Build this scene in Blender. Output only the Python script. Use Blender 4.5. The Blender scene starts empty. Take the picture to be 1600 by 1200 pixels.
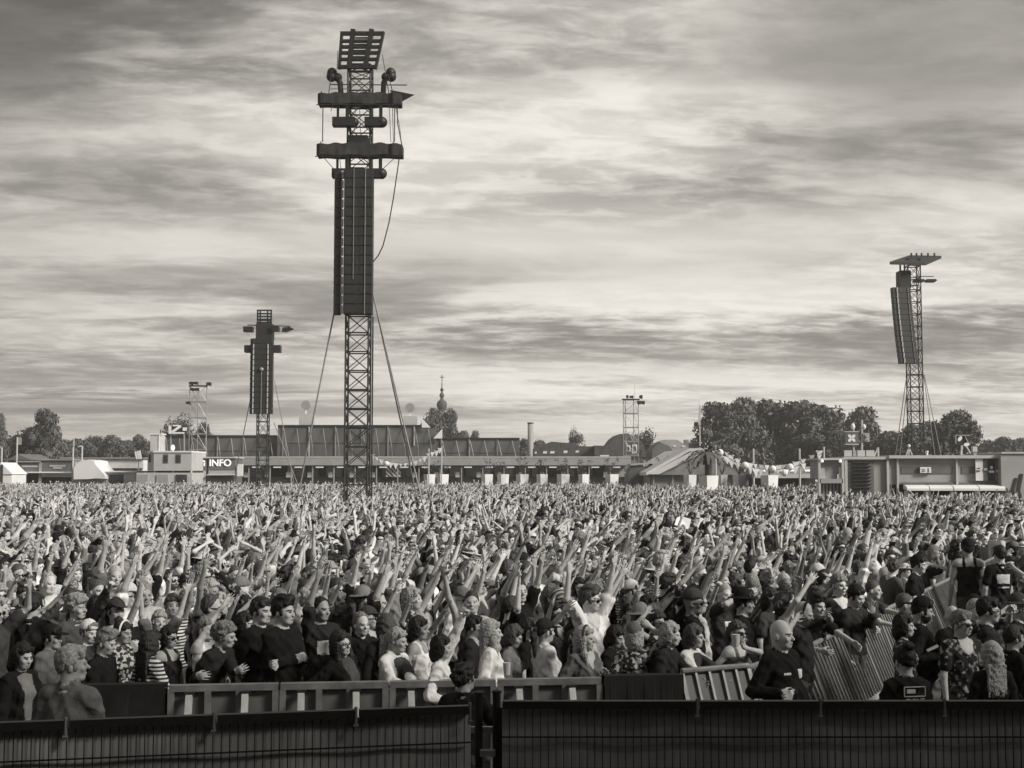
import bpy, math, random
import numpy as np
from mathutils import Vector, Matrix

random.seed(7)
RNG = np.random.default_rng(7)
sc = bpy.context.scene
R = math.radians

# ------------------------------------------------------------------ camera
FPX = 2000.0                       # focal length in pixels of a 1600 px wide frame
CAMZ = 3.0
HOR = 738.0                        # row of the horizon
PITCH = math.atan((HOR - 600.0) / FPX)
cam_data = bpy.data.cameras.new('camera')
cam = bpy.data.objects.new('camera', cam_data)
sc.collection.objects.link(cam)
cam_data.sensor_width = 36.0
cam_data.lens = 36.0 * FPX / 1600.0
cam_data.clip_end = 6000.0
cam.location = (0, 0, CAMZ)
cam.rotation_euler = (R(90) + PITCH, 0, 0)
sc.camera = cam

# ------------------------------------------------------------------ light
SUN_AZ = 118.0      # degrees to the right of the view direction
SUN_EL = 32.0
TINT = (1.0, 0.955, 0.875)
world = bpy.data.worlds.new("World")
sc.world = world
world.use_nodes = True
nt = world.node_tree
nt.nodes.clear()
def N(t, **kw):
    n = nt.nodes.new(t)
    for k, v in kw.items():
        setattr(n, k, v)
    return n
def L(a, b):
    nt.links.new(a, b)
def math_node(op, a, b=None, c=None, clamp=False):
    n = N('ShaderNodeMath', operation=op)
    n.use_clamp = clamp
    for i, v in enumerate((a, b, c)):
        if v is None:
            continue
        if isinstance(v, (int, float)):
            n.inputs[i].default_value = v
        else:
            L(v, n.inputs[i])
    return n.outputs[0]
def smooth_node(v, lo, hi, o0=0.0, o1=1.0):
    n = N('ShaderNodeMapRange', interpolation_type='SMOOTHSTEP')
    L(v, n.inputs['Value'])
    for nm, x in (('From Min', lo), ('From Max', hi), ('To Min', o0), ('To Max', o1)):
        n.inputs[nm].default_value = x
    return n.outputs['Result']
sky = N('ShaderNodeTexSky', sky_type='NISHITA')
sky.sun_disc = False
sky.sun_elevation = R(SUN_EL)
sky.sun_rotation = R(SUN_AZ)
sky.air_density = 1.0
sky.dust_density = 2.0
bw = N('ShaderNodeRGBToBW')
L(sky.outputs[0], bw.inputs[0])
tc = N('ShaderNodeTexCoord')
sep = N('ShaderNodeSeparateXYZ')
L(tc.outputs['Generated'], sep.inputs[0])
dx, dy, dz = sep.outputs
zz = math_node('MAXIMUM', dz, 0.0)
den = math_node('ADD', zz, 0.10)
px_ = math_node('DIVIDE', dx, den)
py_ = math_node('DIVIDE', dy, den)
def cloud_noise(sx, sy, ox, oy, scale, detail, rough, dist, shear=0.0):
    c = N('ShaderNodeCombineXYZ')
    xs = math_node('MULTIPLY_ADD', px_, sx, ox)
    ys0 = math_node('MULTIPLY_ADD', px_, shear, oy)
    ys = math_node('MULTIPLY_ADD', py_, sy, ys0)
    L(xs, c.inputs[0]); L(ys, c.inputs[1])
    n = N('ShaderNodeTexNoise')
    n.inputs['Scale'].default_value = scale
    n.inputs['Detail'].default_value = detail
    n.inputs['Roughness'].default_value = rough
    n.inputs['Distortion'].default_value = dist
    L(c.outputs[0], n.inputs['Vector'])
    return n.outputs[0]
big = cloud_noise(0.42, 1.0, 3.1, 1.7, 0.62, 2.0, 0.45, 0.6, -0.08)
mid = cloud_noise(0.55, 1.2, 7.3, 4.2, 1.5, 10.0, 0.62, 0.25, -0.10)
fine = cloud_noise(0.9, 1.3, 1.3, 9.2, 6.5, 8.0, 0.60, 0.3, -0.1)
patch = cloud_noise(0.5, 0.8, 5.3, 2.2, 0.9, 1.0, 0.5, 0.0)
s1 = math_node('MULTIPLY', smooth_node(big, 0.38, 0.60), 0.40)
s2 = math_node('MULTIPLY', smooth_node(mid, 0.40, 0.60), 0.46)
s3 = math_node('MULTIPLY', math_node('MULTIPLY', smooth_node(fine, 0.40, 0.64), smooth_node(patch, 0.36, 0.56)), 0.34)
cl = math_node('ADD', math_node('ADD', s1, s2), s3)      # 0 thick dark cloud .. 1 thin bright cloud
# the glow behind the cloud deck, towards the hidden sun on the horizon right of centre
az, el = R(7), R(6)
gd = N('ShaderNodeVectorMath', operation='DOT_PRODUCT')
gd.inputs[1].default_value = (math.sin(az) * math.cos(el), math.cos(az) * math.cos(el), math.sin(el))
L(tc.outputs['Generated'], gd.inputs[0])
glow = smooth_node(gd.outputs['Value'], 0.80, 1.0, 0.0, 1.0)
lowband = smooth_node(dz, 0.0, 0.06, 0.0, 1.0)
amp = math_node('MULTIPLY_ADD', glow, 2.2, 3.2)
base = math_node('MULTIPLY_ADD', glow, 1.3, 1.05)
# broad cloud banks and rifts ahead, plus vignette darkening painted into the top corners: (azimuth tangent, elevation tangent, half width, half height, darker - / brighter +)
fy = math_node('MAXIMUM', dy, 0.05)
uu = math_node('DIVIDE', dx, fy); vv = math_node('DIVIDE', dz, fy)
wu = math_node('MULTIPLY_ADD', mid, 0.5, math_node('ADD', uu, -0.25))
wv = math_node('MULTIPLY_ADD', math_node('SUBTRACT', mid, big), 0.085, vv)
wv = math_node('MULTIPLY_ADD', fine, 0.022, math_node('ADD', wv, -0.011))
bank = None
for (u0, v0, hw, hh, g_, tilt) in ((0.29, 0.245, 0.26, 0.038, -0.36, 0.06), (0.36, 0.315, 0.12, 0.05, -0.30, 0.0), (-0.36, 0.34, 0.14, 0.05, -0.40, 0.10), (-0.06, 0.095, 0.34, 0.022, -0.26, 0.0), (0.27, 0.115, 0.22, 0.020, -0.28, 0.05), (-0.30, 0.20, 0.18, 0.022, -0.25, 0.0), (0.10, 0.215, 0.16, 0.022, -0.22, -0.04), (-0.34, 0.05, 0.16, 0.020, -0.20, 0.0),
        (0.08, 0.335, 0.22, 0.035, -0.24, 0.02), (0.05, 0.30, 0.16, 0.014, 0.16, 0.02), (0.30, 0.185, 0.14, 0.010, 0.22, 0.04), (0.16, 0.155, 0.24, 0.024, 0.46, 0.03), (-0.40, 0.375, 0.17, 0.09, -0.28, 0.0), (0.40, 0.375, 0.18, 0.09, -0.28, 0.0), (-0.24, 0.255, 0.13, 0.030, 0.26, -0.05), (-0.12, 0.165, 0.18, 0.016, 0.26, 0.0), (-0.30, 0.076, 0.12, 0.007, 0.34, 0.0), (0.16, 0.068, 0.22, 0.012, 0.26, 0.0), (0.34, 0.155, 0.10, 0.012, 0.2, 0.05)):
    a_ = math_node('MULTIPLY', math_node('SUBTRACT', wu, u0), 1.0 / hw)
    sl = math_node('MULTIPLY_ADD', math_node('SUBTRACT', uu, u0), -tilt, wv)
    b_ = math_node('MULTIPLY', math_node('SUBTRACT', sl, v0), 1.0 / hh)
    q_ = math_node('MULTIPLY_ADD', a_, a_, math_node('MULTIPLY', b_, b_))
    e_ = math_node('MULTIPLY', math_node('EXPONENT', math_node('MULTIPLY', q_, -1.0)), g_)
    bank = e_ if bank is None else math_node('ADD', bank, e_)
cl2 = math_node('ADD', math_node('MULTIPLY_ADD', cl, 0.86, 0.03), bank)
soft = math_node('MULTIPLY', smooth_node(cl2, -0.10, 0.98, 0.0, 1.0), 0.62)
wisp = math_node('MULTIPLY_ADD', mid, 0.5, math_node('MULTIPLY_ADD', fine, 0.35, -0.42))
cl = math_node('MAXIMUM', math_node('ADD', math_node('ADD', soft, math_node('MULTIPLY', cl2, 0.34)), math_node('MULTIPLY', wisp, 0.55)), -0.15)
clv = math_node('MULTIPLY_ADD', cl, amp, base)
hz = math_node('MULTIPLY_ADD', glow, 2.4, 4.0)
mixn = N('ShaderNodeMix', data_type='FLOAT')
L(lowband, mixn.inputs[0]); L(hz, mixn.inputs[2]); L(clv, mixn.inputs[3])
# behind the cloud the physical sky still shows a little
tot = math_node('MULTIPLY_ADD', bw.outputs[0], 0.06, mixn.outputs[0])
tintn = N('ShaderNodeVectorMath', operation='SCALE')
tintn.inputs[0].default_value = TINT
L(tot, tintn.inputs['Scale'])
bg = N('ShaderNodeBackground')
bg.inputs['Strength'].default_value = 0.10
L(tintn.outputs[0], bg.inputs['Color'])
wo = N('ShaderNodeOutputWorld')
L(bg.outputs[0], wo.inputs['Surface'])

sun_data = bpy.data.lights.new('sun', 'SUN')
sun_data.energy = 4.4
sun_data.angle = R(18)
sun_data.color = TINT
sun = bpy.data.objects.new('sun', sun_data)
sc.collection.objects.link(sun)
sdir = Vector((math.sin(R(SUN_AZ)) * math.cos(R(SUN_EL)), math.cos(R(SUN_AZ)) * math.cos(R(SUN_EL)), math.sin(R(SUN_EL))))
sun.rotation_euler = (-sdir).to_track_quat('-Z', 'Y').to_euler()
sun.location = (40, 20, 40)

sc.view_settings.view_transform = 'Standard'
sc.view_settings.look = 'None'
sc.view_settings.exposure = 0.25
sc.view_settings.gamma = 1.0
sc.view_settings.use_curve_mapping = False
sc.cycles.use_denoising = True
sc.cycles.max_bounces = 6

# ------------------------------------------------------------------ helpers
def ray(px, py):
    u = (px - 800.0) / FPX
    v = (600.0 - py) / FPX
    c, s = math.cos(PITCH), math.sin(PITCH)
    return Vector((u, c - v * s, s + v * c))
def W(px, py, Y):
    """the point at depth Y that the pixel px, py shows"""
    d = ray(px, py)
    return Vector((0, 0, CAMZ)) + d * (Y / d.y)

def link(o):
    sc.collection.objects.link(o)
    return o
def tag(o, label=None, cat=None, group=None, kind=None):
    if label: o['label'] = label
    if cat: o['category'] = cat
    if group: o['group'] = group
    if kind: o['kind'] = kind
    return o
def empty(name, loc, label=None, cat=None, group=None):
    o = bpy.data.objects.new(name, None)
    o.empty_display_size = 0.2
    o.location = loc
    link(o)
    return tag(o, label, cat, group)
def world_loc(o):
    v = Vector((0, 0, 0))
    while o is not None:
        v = v + o.location
        o = o.parent
    return v

_mats = {}
def mat(name, v, rough=0.7, var=0.15, scale=4.0, metal=0.0, bump=0.0, bscale=40.0, emit=0.0, tint=None, spec=0.3):
    """grey material whose albedo wavers a little (wear, weave, dirt)"""
    if name in _mats:
        return _mats[name]
    m = bpy.data.materials.new(name)
    m.use_nodes = True
    t = m.node_tree
    b = t.nodes['Principled BSDF']
    b.inputs['Roughness'].default_value = rough
    b.inputs['Metallic'].default_value = metal
    b.inputs['Specular IOR Level'].default_value = spec
    co = t.nodes.new('ShaderNodeTexCoord')
    if var > 0:
        n = t.nodes.new('ShaderNodeTexNoise')
        n.inputs['Scale'].default_value = scale
        n.inputs['Detail'].default_value = 5
        t.links.new(co.outputs['Object'], n.inputs['Vector'])
        r = t.nodes.new('ShaderNodeMapRange')
        r.inputs['From Min'].default_value = 0.3
        r.inputs['From Max'].default_value = 0.7
        r.inputs['To Min'].default_value = v * (1 - var)
        r.inputs['To Max'].default_value = min(v * (1 + var), 0.95)
        t.links.new(n.outputs[0], r.inputs['Value'])
        t.links.new(r.outputs[0], b.inputs['Base Color'])
    else:
        b.inputs['Base Color'].default_value = (v, v, v, 1)
    if bump > 0:
        n2 = t.nodes.new('ShaderNodeTexNoise')
        n2.inputs['Scale'].default_value = bscale
        n2.inputs['Detail'].default_value = 3
        t.links.new(co.outputs['Object'], n2.inputs['Vector'])
        bp = t.nodes.new('ShaderNodeBump')
        bp.inputs['Strength'].default_value = bump
        bp.inputs['Distance'].default_value = 0.02
        t.links.new(n2.outputs[0], bp.inputs['Height'])
        t.links.new(bp.outputs[0], b.inputs['Normal'])
    if emit > 0:
        b.inputs['Emission Color'].default_value = (1, 0.97, 0.9, 1)
        b.inputs['Emission Strength'].default_value = emit
    _mats[name] = m
    return m
def wave_mat(name, v0, v1, scale, axis='Z', dist=0.0, hard=True, rough=0.8):
    if name in _mats:
        return _mats[name]
    m = bpy.data.materials.new(name)
    m.use_nodes = True
    t = m.node_tree
    b = t.nodes['Principled BSDF']
    b.inputs['Roughness'].default_value = rough
    b.inputs['Specular IOR Level'].default_value = 0.2
    co = t.nodes.new('ShaderNodeTexCoord')
    w = t.nodes.new('ShaderNodeTexWave')
    w.bands_direction = axis
    w.inputs['Scale'].default_value = scale
    w.inputs['Distortion'].default_value = dist
    t.links.new(co.outputs['Object'], w.inputs['Vector'])
    r = t.nodes.new('ShaderNodeMapRange')
    r.inputs['From Min'].default_value = 0.45 if hard else 0.0
    r.inputs['From Max'].default_value = 0.55 if hard else 1.0
    r.inputs['To Min'].default_value = v0
    r.inputs['To Max'].default_value = v1
    t.links.new(w.outputs['Fac'], r.inputs['Value'])
    t.links.new(r.outputs[0], b.inputs['Base Color'])
    _mats[name] = m
    return m
def blotch_mat(name, v0, v1, scale, lo=0.5, hi=0.56):
    if name in _mats:
        return _mats[name]
    m = bpy.data.materials.new(name)
    m.use_nodes = True
    t = m.node_tree
    b = t.nodes['Principled BSDF']
    b.inputs['Roughness'].default_value = 0.8
    b.inputs['Specular IOR Level'].default_value = 0.2
    co = t.nodes.new('ShaderNodeTexCoord')
    w = t.nodes.new('ShaderNodeTexNoise')
    w.inputs['Scale'].default_value = scale
    w.inputs['Detail'].default_value = 2
    t.links.new(co.outputs['Object'], w.inputs['Vector'])
    r = t.nodes.new('ShaderNodeMapRange')
    r.inputs['From Min'].default_value = lo
    r.inputs['From Max'].default_value = hi
    r.inputs['To Min'].default_value = v0
    r.inputs['To Max'].default_value = v1
    t.links.new(w.outputs[0], r.inputs['Value'])
    t.links.new(r.outputs[0], b.inputs['Base Color'])
    _mats[name] = m
    return m

def np_mesh(name, V, F, mats, M=None, smooth=False):
    """F: an (n,k) array or a list of index tuples"""
    me = bpy.data.meshes.new(name)
    if isinstance(F, np.ndarray):
        n, k = F.shape
        me.vertices.add(len(V)); me.loops.add(n * k); me.polygons.add(n)
        me.vertices.foreach_set('co', np.asarray(V, dtype=np.float32).ravel())
        me.loops.foreach_set('vertex_index', F.astype(np.int32).ravel())
        me.polygons.foreach_set('loop_start', np.arange(0, n * k, k, dtype=np.int32))
    else:
        me.from_pydata([tuple(v) for v in V], [], F)
    if M is not None:
        me.polygons.foreach_set('material_index', np.asarray(M, dtype=np.int32))
    me.polygons.foreach_set('use_smooth', np.full(len(me.polygons), smooth, dtype=bool))
    me.update(calc_edges=True)
    me.validate()
    for m in mats:
        me.materials.append(m)
    return me

class MB:
    def __init__(s):
        s.v = []; s.f = []
    def quadpts(s, pts):
        i = len(s.v); s.v += [Vector(p) for p in pts]; s.f.append(tuple(range(i, i + len(pts)))); return s
    def box(s, lo, hi):
        x0, y0, z0 = lo; x1, y1, z1 = hi
        i = len(s.v)
        s.v += [Vector(p) for p in ((x0,y0,z0),(x1,y0,z0),(x1,y1,z0),(x0,y1,z0),(x0,y0,z1),(x1,y0,z1),(x1,y1,z1),(x0,y1,z1))]
        for q in ((0,3,2,1),(4,5,6,7),(0,1,5,4),(1,2,6,5),(2,3,7,6),(3,0,4,7)):
            s.f.append(tuple(i + k for k in q))
        return s
    def beam(s, a, b, w, h=None, n=4, taper=1.0, up=None):
        """square (n=4) or round bar from a to b; w across, h along up"""
        a, b = Vector(a), Vector(b)
        d = (b - a)
        if d.length < 1e-6: return s
        d.normalize()
        u = Vector(up) if up else (Vector((0,0,1)) if abs(d.z) < 0.9 else Vector((0,1,0)))
        x = d.cross(u).normalized(); y = x.cross(d).normalized()
        h = w if h is None else h
        i = len(s.v)
        for p, k in ((a, 1.0), (b, taper)):
            for j in range(n):
                t = 2 * math.pi * (j + 0.5) / n
                r = 0.5 / math.cos(math.pi / n) if n == 4 else 0.5
                s.v.append(p + x * (math.cos(t) * w * r * k) + y * (math.sin(t) * h * r * k))
        for j in range(n):
            k = (j + 1) % n
            s.f.append((i + j, i + k, i + n + k, i + n + j))
        s.f.append(tuple(i + n - 1 - j for j in range(n)))
        s.f.append(tuple(i + n + j for j in range(n)))
        return s
    def path(s, pts, w, n=6):
        for a, b in zip(pts, pts[1:]):
            s.beam(a, b, w, n=n)
        return s
    def prism(s, pts, d):
        """closed outline pts (list of 3-D points, counter-clockwise seen from -d) swept along the vector d"""
        d = Vector(d); n = len(pts); i = len(s.v)
        s.v += [Vector(p) for p in pts] + [Vector(p) + d for p in pts]
        s.f.append(tuple(i + k for k in range(n)))
        s.f.append(tuple(i + n + n - 1 - k for k in range(n)))
        for k in range(n):
            m = (k + 1) % n
            s.f.append((i + m, i + k, i + n + k, i + n + m))
        return s
    def lathe(s, c, prof, n=16):
        """prof: list of (radius, z) from bottom to top around the vertical through c"""
        c = Vector(c); i = len(s.v)
        for r, z in prof:
            for j in range(n):
                t = 2 * math.pi * j / n
                s.v.append(c + Vector((r * math.cos(t), r * math.sin(t), z)))
        m = len(prof)
        for k in range(m - 1):
            for j in range(n):
                q = (j + 1) % n
                s.f.append((i + k*n + j, i + k*n + q, i + (k+1)*n + q, i + (k+1)*n + j))
        s.f.append(tuple(i + n - 1 - j for j in range(n)))
        s.f.append(tuple(i + (m-1)*n + j for j in range(n)))
        return s
    def ball(s, c, r, n=12, sx=1.0, sy=1.0, sz=1.0):
        prof = [(max(r * math.sin(math.pi * k / 8), 1e-4), -r * math.cos(math.pi * k / 8)) for k in range(9)]
        i = len(s.v); s.lathe((0,0,0), prof, n)
        for k in range(i, len(s.v)):
            p = s.v[k]; s.v[k] = Vector((p.x*sx, p.y*sy, p.z*sz)) + Vector(c)
        return s
    def pxbox(s, x0, x1, y0, y1, Y, depth, ground=False):
        """a box whose front face at depth Y fills the pixel rectangle"""
        a = W(x0, y1, Y); b = W(x1, y0, Y)
        z0 = 0.0 if ground else min(a.z, b.z)
        return s.box((a.x, Y, z0), (b.x, Y + depth, b.z))
    def build(s, name, m, parent=None, smooth=False, loc=None):
        base = world_loc(parent) if parent else Vector(loc or (0, 0, 0))
        me = np_mesh(name, [v - base for v in s.v], s.f, [m], smooth=smooth)
        o = bpy.data.objects.new(name, me)
        if parent: o.parent = parent
        else: o.location = base
        return link(o)

def text(name, body, parent, c, size, m, depth=0.01, rot=(R(90), 0, 0), sx=1.0, align='CENTER', offset=0.0):
    cu = bpy.data.curves.new(name, 'FONT')
    cu.body = body; cu.size = size; cu.extrude = depth
    cu.align_x = align; cu.align_y = 'CENTER'
    cu.offset = offset
    o = bpy.data.objects.new(name, cu)
    cu.materials.append(m)
    o = text_mesh(o, name)
    o.rotation_euler = rot
    o.scale = (sx, 1, 1)
    base = world_loc(parent) if parent else Vector((0, 0, 0))
    o.location = Vector(c) - base
    if parent: o.parent = parent
    return o
def text_mesh(fo, name):
    """the letters of a text object as an ordinary mesh"""
    me = bpy.data.meshes.new_from_object(fo)
    cu = fo.data
    for m in cu.materials:
        if me.materials.find(m.name) < 0: me.materials.append(m)
    bpy.data.objects.remove(fo); bpy.data.curves.remove(cu)
    return link(bpy.data.objects.new(name, me))
def copy_tree(o, loc=None, rz=None, scale=None, label=None):
    c = o.copy(); link(c)
    if loc is not None: c.location = loc
    if rz is not None: c.rotation_euler = (0, 0, rz)
    if scale is not None: c.scale = scale
    if label: c['label'] = label
    for ch in [k for k in KIDS.get(o.name, [])]:
        q = ch.copy(); link(q); q.parent = c
        for g in KIDS.get(ch.name, []):
            w = g.copy(); link(w); w.parent = q
    return c
KIDS = {}
def note_kids():
    KIDS.clear()
    for o in sc.objects:
        if o.parent: KIDS.setdefault(o.parent.name, []).append(o)

# ------------------------------------------------------------------ materials
M_black = mat('black_steel', 0.022, 0.5, 0.3, 8)
M_truss = mat('dark_truss_metal', 0.035, 0.5, 0.3, 6, metal=0.2)
M_speaker = mat('speaker_cabinet_paint', 0.03, 0.6, 0.25, 5)
M_grille = mat('speaker_grille', 0.03, 0.6, 0.2, 20)
M_strap = mat('pale_strap', 0.5, 0.6, 0.2, 10)
M_drape = mat('dark_drape', 0.04, 0.85, 0.4, 2.5, bump=0.4, bscale=5)
M_rope = mat('guy_wire', 0.30, 0.6, 0.2, 5)
M_alu = mat('scaffold_aluminium', 0.30, 0.4, 0.2, 6, metal=0.3)
M_white = mat('white_panel', 0.72, 0.6, 0.07, 1.2)
M_pale = mat('pale_panel', 0.45, 0.6, 0.10, 1.0)
M_grey = mat('grey_panel', 0.31, 0.6, 0.12, 0.8)
M_dgrey = mat('dark_grey_panel', 0.13, 0.65, 0.2, 1.0)
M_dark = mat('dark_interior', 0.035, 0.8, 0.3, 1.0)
M_tent = mat('tent_fabric', 0.68, 0.8, 0.07, 0.6)
M_screen = mat('screen_cloth', 0.11, 0.85, 0.35, 0.35)
M_lamp = mat('lit_tube', 0.8, 0.5, 0, emit=0.45)
M_foliage = mat('leaf_foliage', 0.10, 0.75, 0.55, 0.35)
M_foliage2 = mat('pale_leaf_foliage', 0.12, 0.75, 0.5, 0.4)
M_bark = mat('bark', 0.06, 0.9, 0.3, 3)
M_slate = mat('slate_roof', 0.075, 0.7, 0.3, 1.5)
M_brick = mat('house_wall', 0.20, 0.8, 0.25, 1.5)
M_glass = mat('window_glass', 0.03, 0.15, 0.2, 1, spec=0.5)
M_ground = mat('trampled_grass', 0.07, 0.95, 0.6, 0.8, bump=0.5, bscale=3)
M_rail = mat('barrier_aluminium', 0.20, 0.5, 0.3, 7, metal=0.2)
M_railbright = mat('barrier_brace', 0.5, 0.45, 0.2, 9, metal=0.2)
M_sheet = mat('barrier_backing', 0.13, 0.8, 0.3, 2, bump=0.3, bscale=6)
M_cloth = mat('black_barrier_cloth', 0.012, 0.95, 0.4, 3, bump=0.5, bscale=6)
M_fence = mat('black_fence_paint', 0.012, 0.55, 0.3, 12)
M_fencecloth = mat('grey_fence_screen', 0.28, 0.9, 0.35, 2.2)
# ------------------------------------------------------------------ people: one continuous surface each, grown from a blended distance field
def rotx(a):
    c, s = math.cos(a), math.sin(a); return np.array([[1,0,0],[0,c,-s],[0,s,c]], dtype=float)
def roty(a):
    c, s = math.cos(a), math.sin(a); return np.array([[c,0,s],[0,1,0],[-s,0,c]], dtype=float)
def rotz(a):
    c, s = math.cos(a), math.sin(a); return np.array([[c,-s,0],[s,c,0],[0,0,1]], dtype=float)
def unit(v):
    v = np.asarray(v, dtype=float); return v / (np.linalg.norm(v) + 1e-9)

class Field:
    def __init__(s):
        s.p = []
    def cap(s, a, b, ra, rb=None, k=0.02, tag=0, sub=False):
        s.p.append(('c', np.asarray(a, float), np.asarray(b, float), ra, ra if rb is None else rb, k, tag, sub))
    def ell(s, c, r, k=0.02, tag=0, Rm=None, sub=False, cut=None):
        s.p.append(('e', np.asarray(c, float), np.asarray(r, float), Rm, cut, k, tag, sub))
    def mesh(s, h):
        lo = np.full(3, 1e9); hi = -lo
        bb = []
        for q in s.p:
            if q[0] == 'c':
                r = max(q[3], q[4])
                a = np.minimum(q[1], q[2]) - r; b = np.maximum(q[1], q[2]) + r
            else:
                r = q[2] if q[3] is None else np.full(3, q[2].max())
                a = q[1] - r; b = q[1] + r
            bb.append((a, b))
            if not q[7]:
                lo = np.minimum(lo, a); hi = np.maximum(hi, b)
        lo = lo - 2.5 * h
        n = np.ceil((hi + 2.5 * h - lo) / h).astype(int) + 1
        D = np.full(n, 1.0, dtype=np.float32)
        Dm = np.full(n, 1.0, dtype=np.float32)
        T = np.zeros(n, dtype=np.int8)
        ax = [lo[i] + h * np.arange(n[i]) for i in range(3)]
        for q, (a, b) in zip(s.p, bb):
            k = q[5]; mg = k + 2.5 * h
            i0 = np.maximum(np.floor((a - mg - lo) / h).astype(int), 0)
            i1 = np.minimum(np.ceil((b + mg - lo) / h).astype(int) + 1, n)
            if (i1 <= i0).any(): continue
            sl = tuple(slice(i0[i], i1[i]) for i in range(3))
            X = ax[0][sl[0]][:, None, None].astype(np.float32); Y = ax[1][sl[1]][None, :, None].astype(np.float32); Z = ax[2][sl[2]][None, None, :].astype(np.float32)
            if q[0] == 'c':
                a_, b_ = q[1], q[2]; ba = b_ - a_; L2 = float(ba @ ba) + 1e-9
                t = ((X - a_[0]) * ba[0] + (Y - a_[1]) * ba[1] + (Z - a_[2]) * ba[2]) / L2
                t = np.clip(t, 0, 1)
                d = np.sqrt((X - a_[0] - t * ba[0]) ** 2 + (Y - a_[1] - t * ba[1]) ** 2 + (Z - a_[2] - t * ba[2]) ** 2) - (q[3] + (q[4] - q[3]) * t)
            else:
                x, y, z = X - q[1][0], Y - q[1][1], Z - q[1][2]
                if q[3] is not None:
                    Rm = q[3]
                    x, y, z = (Rm[0,0]*x + Rm[1,0]*y + Rm[2,0]*z), (Rm[0,1]*x + Rm[1,1]*y + Rm[2,1]*z), (Rm[0,2]*x + Rm[1,2]*y + Rm[2,2]*z)
                r = q[2]
                k0 = np.sqrt((x/r[0])**2 + (y/r[1])**2 + (z/r[2])**2)
                k1 = np.sqrt((x/r[0]**2)**2 + (y/r[1]**2)**2 + (z/r[2]**2)**2) + 1e-6
                d = k0 * (k0 - 1.0) / k1
                if q[4] is not None:
                    nx, ny, nz, off = q[4]
                    d = np.maximum(d, nx*x + ny*y + nz*z - off)
            d = d.astype(np.float32)
            cur = D[sl]
            if q[7]:
                hh = np.maximum(k - np.abs(-d - cur), 0) / k
                D[sl] = np.maximum(cur, -d) + hh * hh * k * 0.25
            else:
                hh = np.maximum(k - np.abs(d - cur), 0) / k
                D[sl] = np.minimum(cur, d) - hh * hh * k * 0.25
                cm = Dm[sl]; w = d < cm
                T[sl] = np.where(w, q[6], T[sl]); Dm[sl] = np.where(w, d, cm)
        V, F = surface_nets(D, lo, h)
        if len(F):
            C = V[F].mean(axis=1)
            I = np.clip(np.rint((C - lo) / h).astype(int), 0, n - 1)
            M = T[I[:, 0], I[:, 1], I[:, 2]].astype(np.int32)
        else:
            M = np.zeros(0, int)
        return V, F, M

def surface_nets(D, lo, h):
    S = D < 0
    nx, ny, nz = D.shape
    cnt = np.zeros((nx-1, ny-1, nz-1), dtype=np.int8)
    offs = [(i, j, k) for i in (0, 1) for j in (0, 1) for k in (0, 1)]
    for i, j, k in offs:
        cnt += S[i:nx-1+i, j:ny-1+j, k:nz-1+k]
    act = (cnt > 0) & (cnt < 8)
    ii, jj, kk = np.nonzero(act)
    vid = np.full(act.shape, -1, dtype=np.int32)
    vid[ii, jj, kk] = np.arange(len(ii))
    cv = np.stack([D[ii+i, jj+j, kk+k] for i, j, k in offs], axis=1)
    oc = np.array(offs, dtype=np.float32)
    acc = np.zeros((len(ii), 3), dtype=np.float32); num = np.zeros(len(ii), dtype=np.float32)
    for a in range(8):
        for b in range(a + 1, 8):
            if np.abs(oc[a] - oc[b]).sum() != 1: continue
            va, vb = cv[:, a], cv[:, b]
            x = (va < 0) != (vb < 0)
            t = np.where(x, va / np.where(x, va - vb, 1), 0)
            p = oc[a] + t[:, None] * (oc[b] - oc[a])
            acc += p * x[:, None]; num += x
    V = np.asarray(lo) + h * (np.stack([ii, jj, kk], axis=1) + acc / num[:, None])
    faces = []
    def emit(mask_pos, mask_neg, q):
        for m, rev in ((mask_pos, False), (mask_neg, True)):
            f = np.stack([c[m] for c in q], axis=1)
            faces.append(f[:, ::-1] if rev else f)
    a, b = S[:-1, 1:-1, 1:-1], S[1:, 1:-1, 1:-1]
    emit(a & ~b, ~a & b, [vid[:, :-1, :-1], vid[:, 1:, :-1], vid[:, 1:, 1:], vid[:, :-1, 1:]])
    a, b = S[1:-1, :-1, 1:-1], S[1:-1, 1:, 1:-1]
    emit(a & ~b, ~a & b, [vid[:-1, :, :-1], vid[:-1, :, 1:], vid[1:, :, 1:], vid[1:, :, :-1]])
    a, b = S[1:-1, 1:-1, :-1], S[1:-1, 1:-1, 1:]
    emit(a & ~b, ~a & b, [vid[:-1, :-1, :], vid[1:, :-1, :], vid[1:, 1:, :], vid[:-1, 1:, :]])
    F = np.concatenate(faces) if faces else np.zeros((0, 4), int)
    F = F[(F >= 0).all(axis=1)]
    return V, F

def reach(S, T, l1, l2, pole):
    d = T - S; Ln = np.linalg.norm(d) + 1e-9; u = d / Ln
    Ln = min(max(Ln, 0.12), (l1 + l2) * 0.995)
    a = (l1*l1 - l2*l2 + Ln*Ln) / (2 * Ln)
    hh = math.sqrt(max(l1*l1 - a*a, 0))
    v = np.asarray(pole, float); v = v - u * (v @ u); v = unit(v)
    return S + u * a + v * hh, S + u * Ln

SKIN, SHIRT, PANTS, SHOE, DARK, HAIRC, LIP, ACC = range(8)

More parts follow.
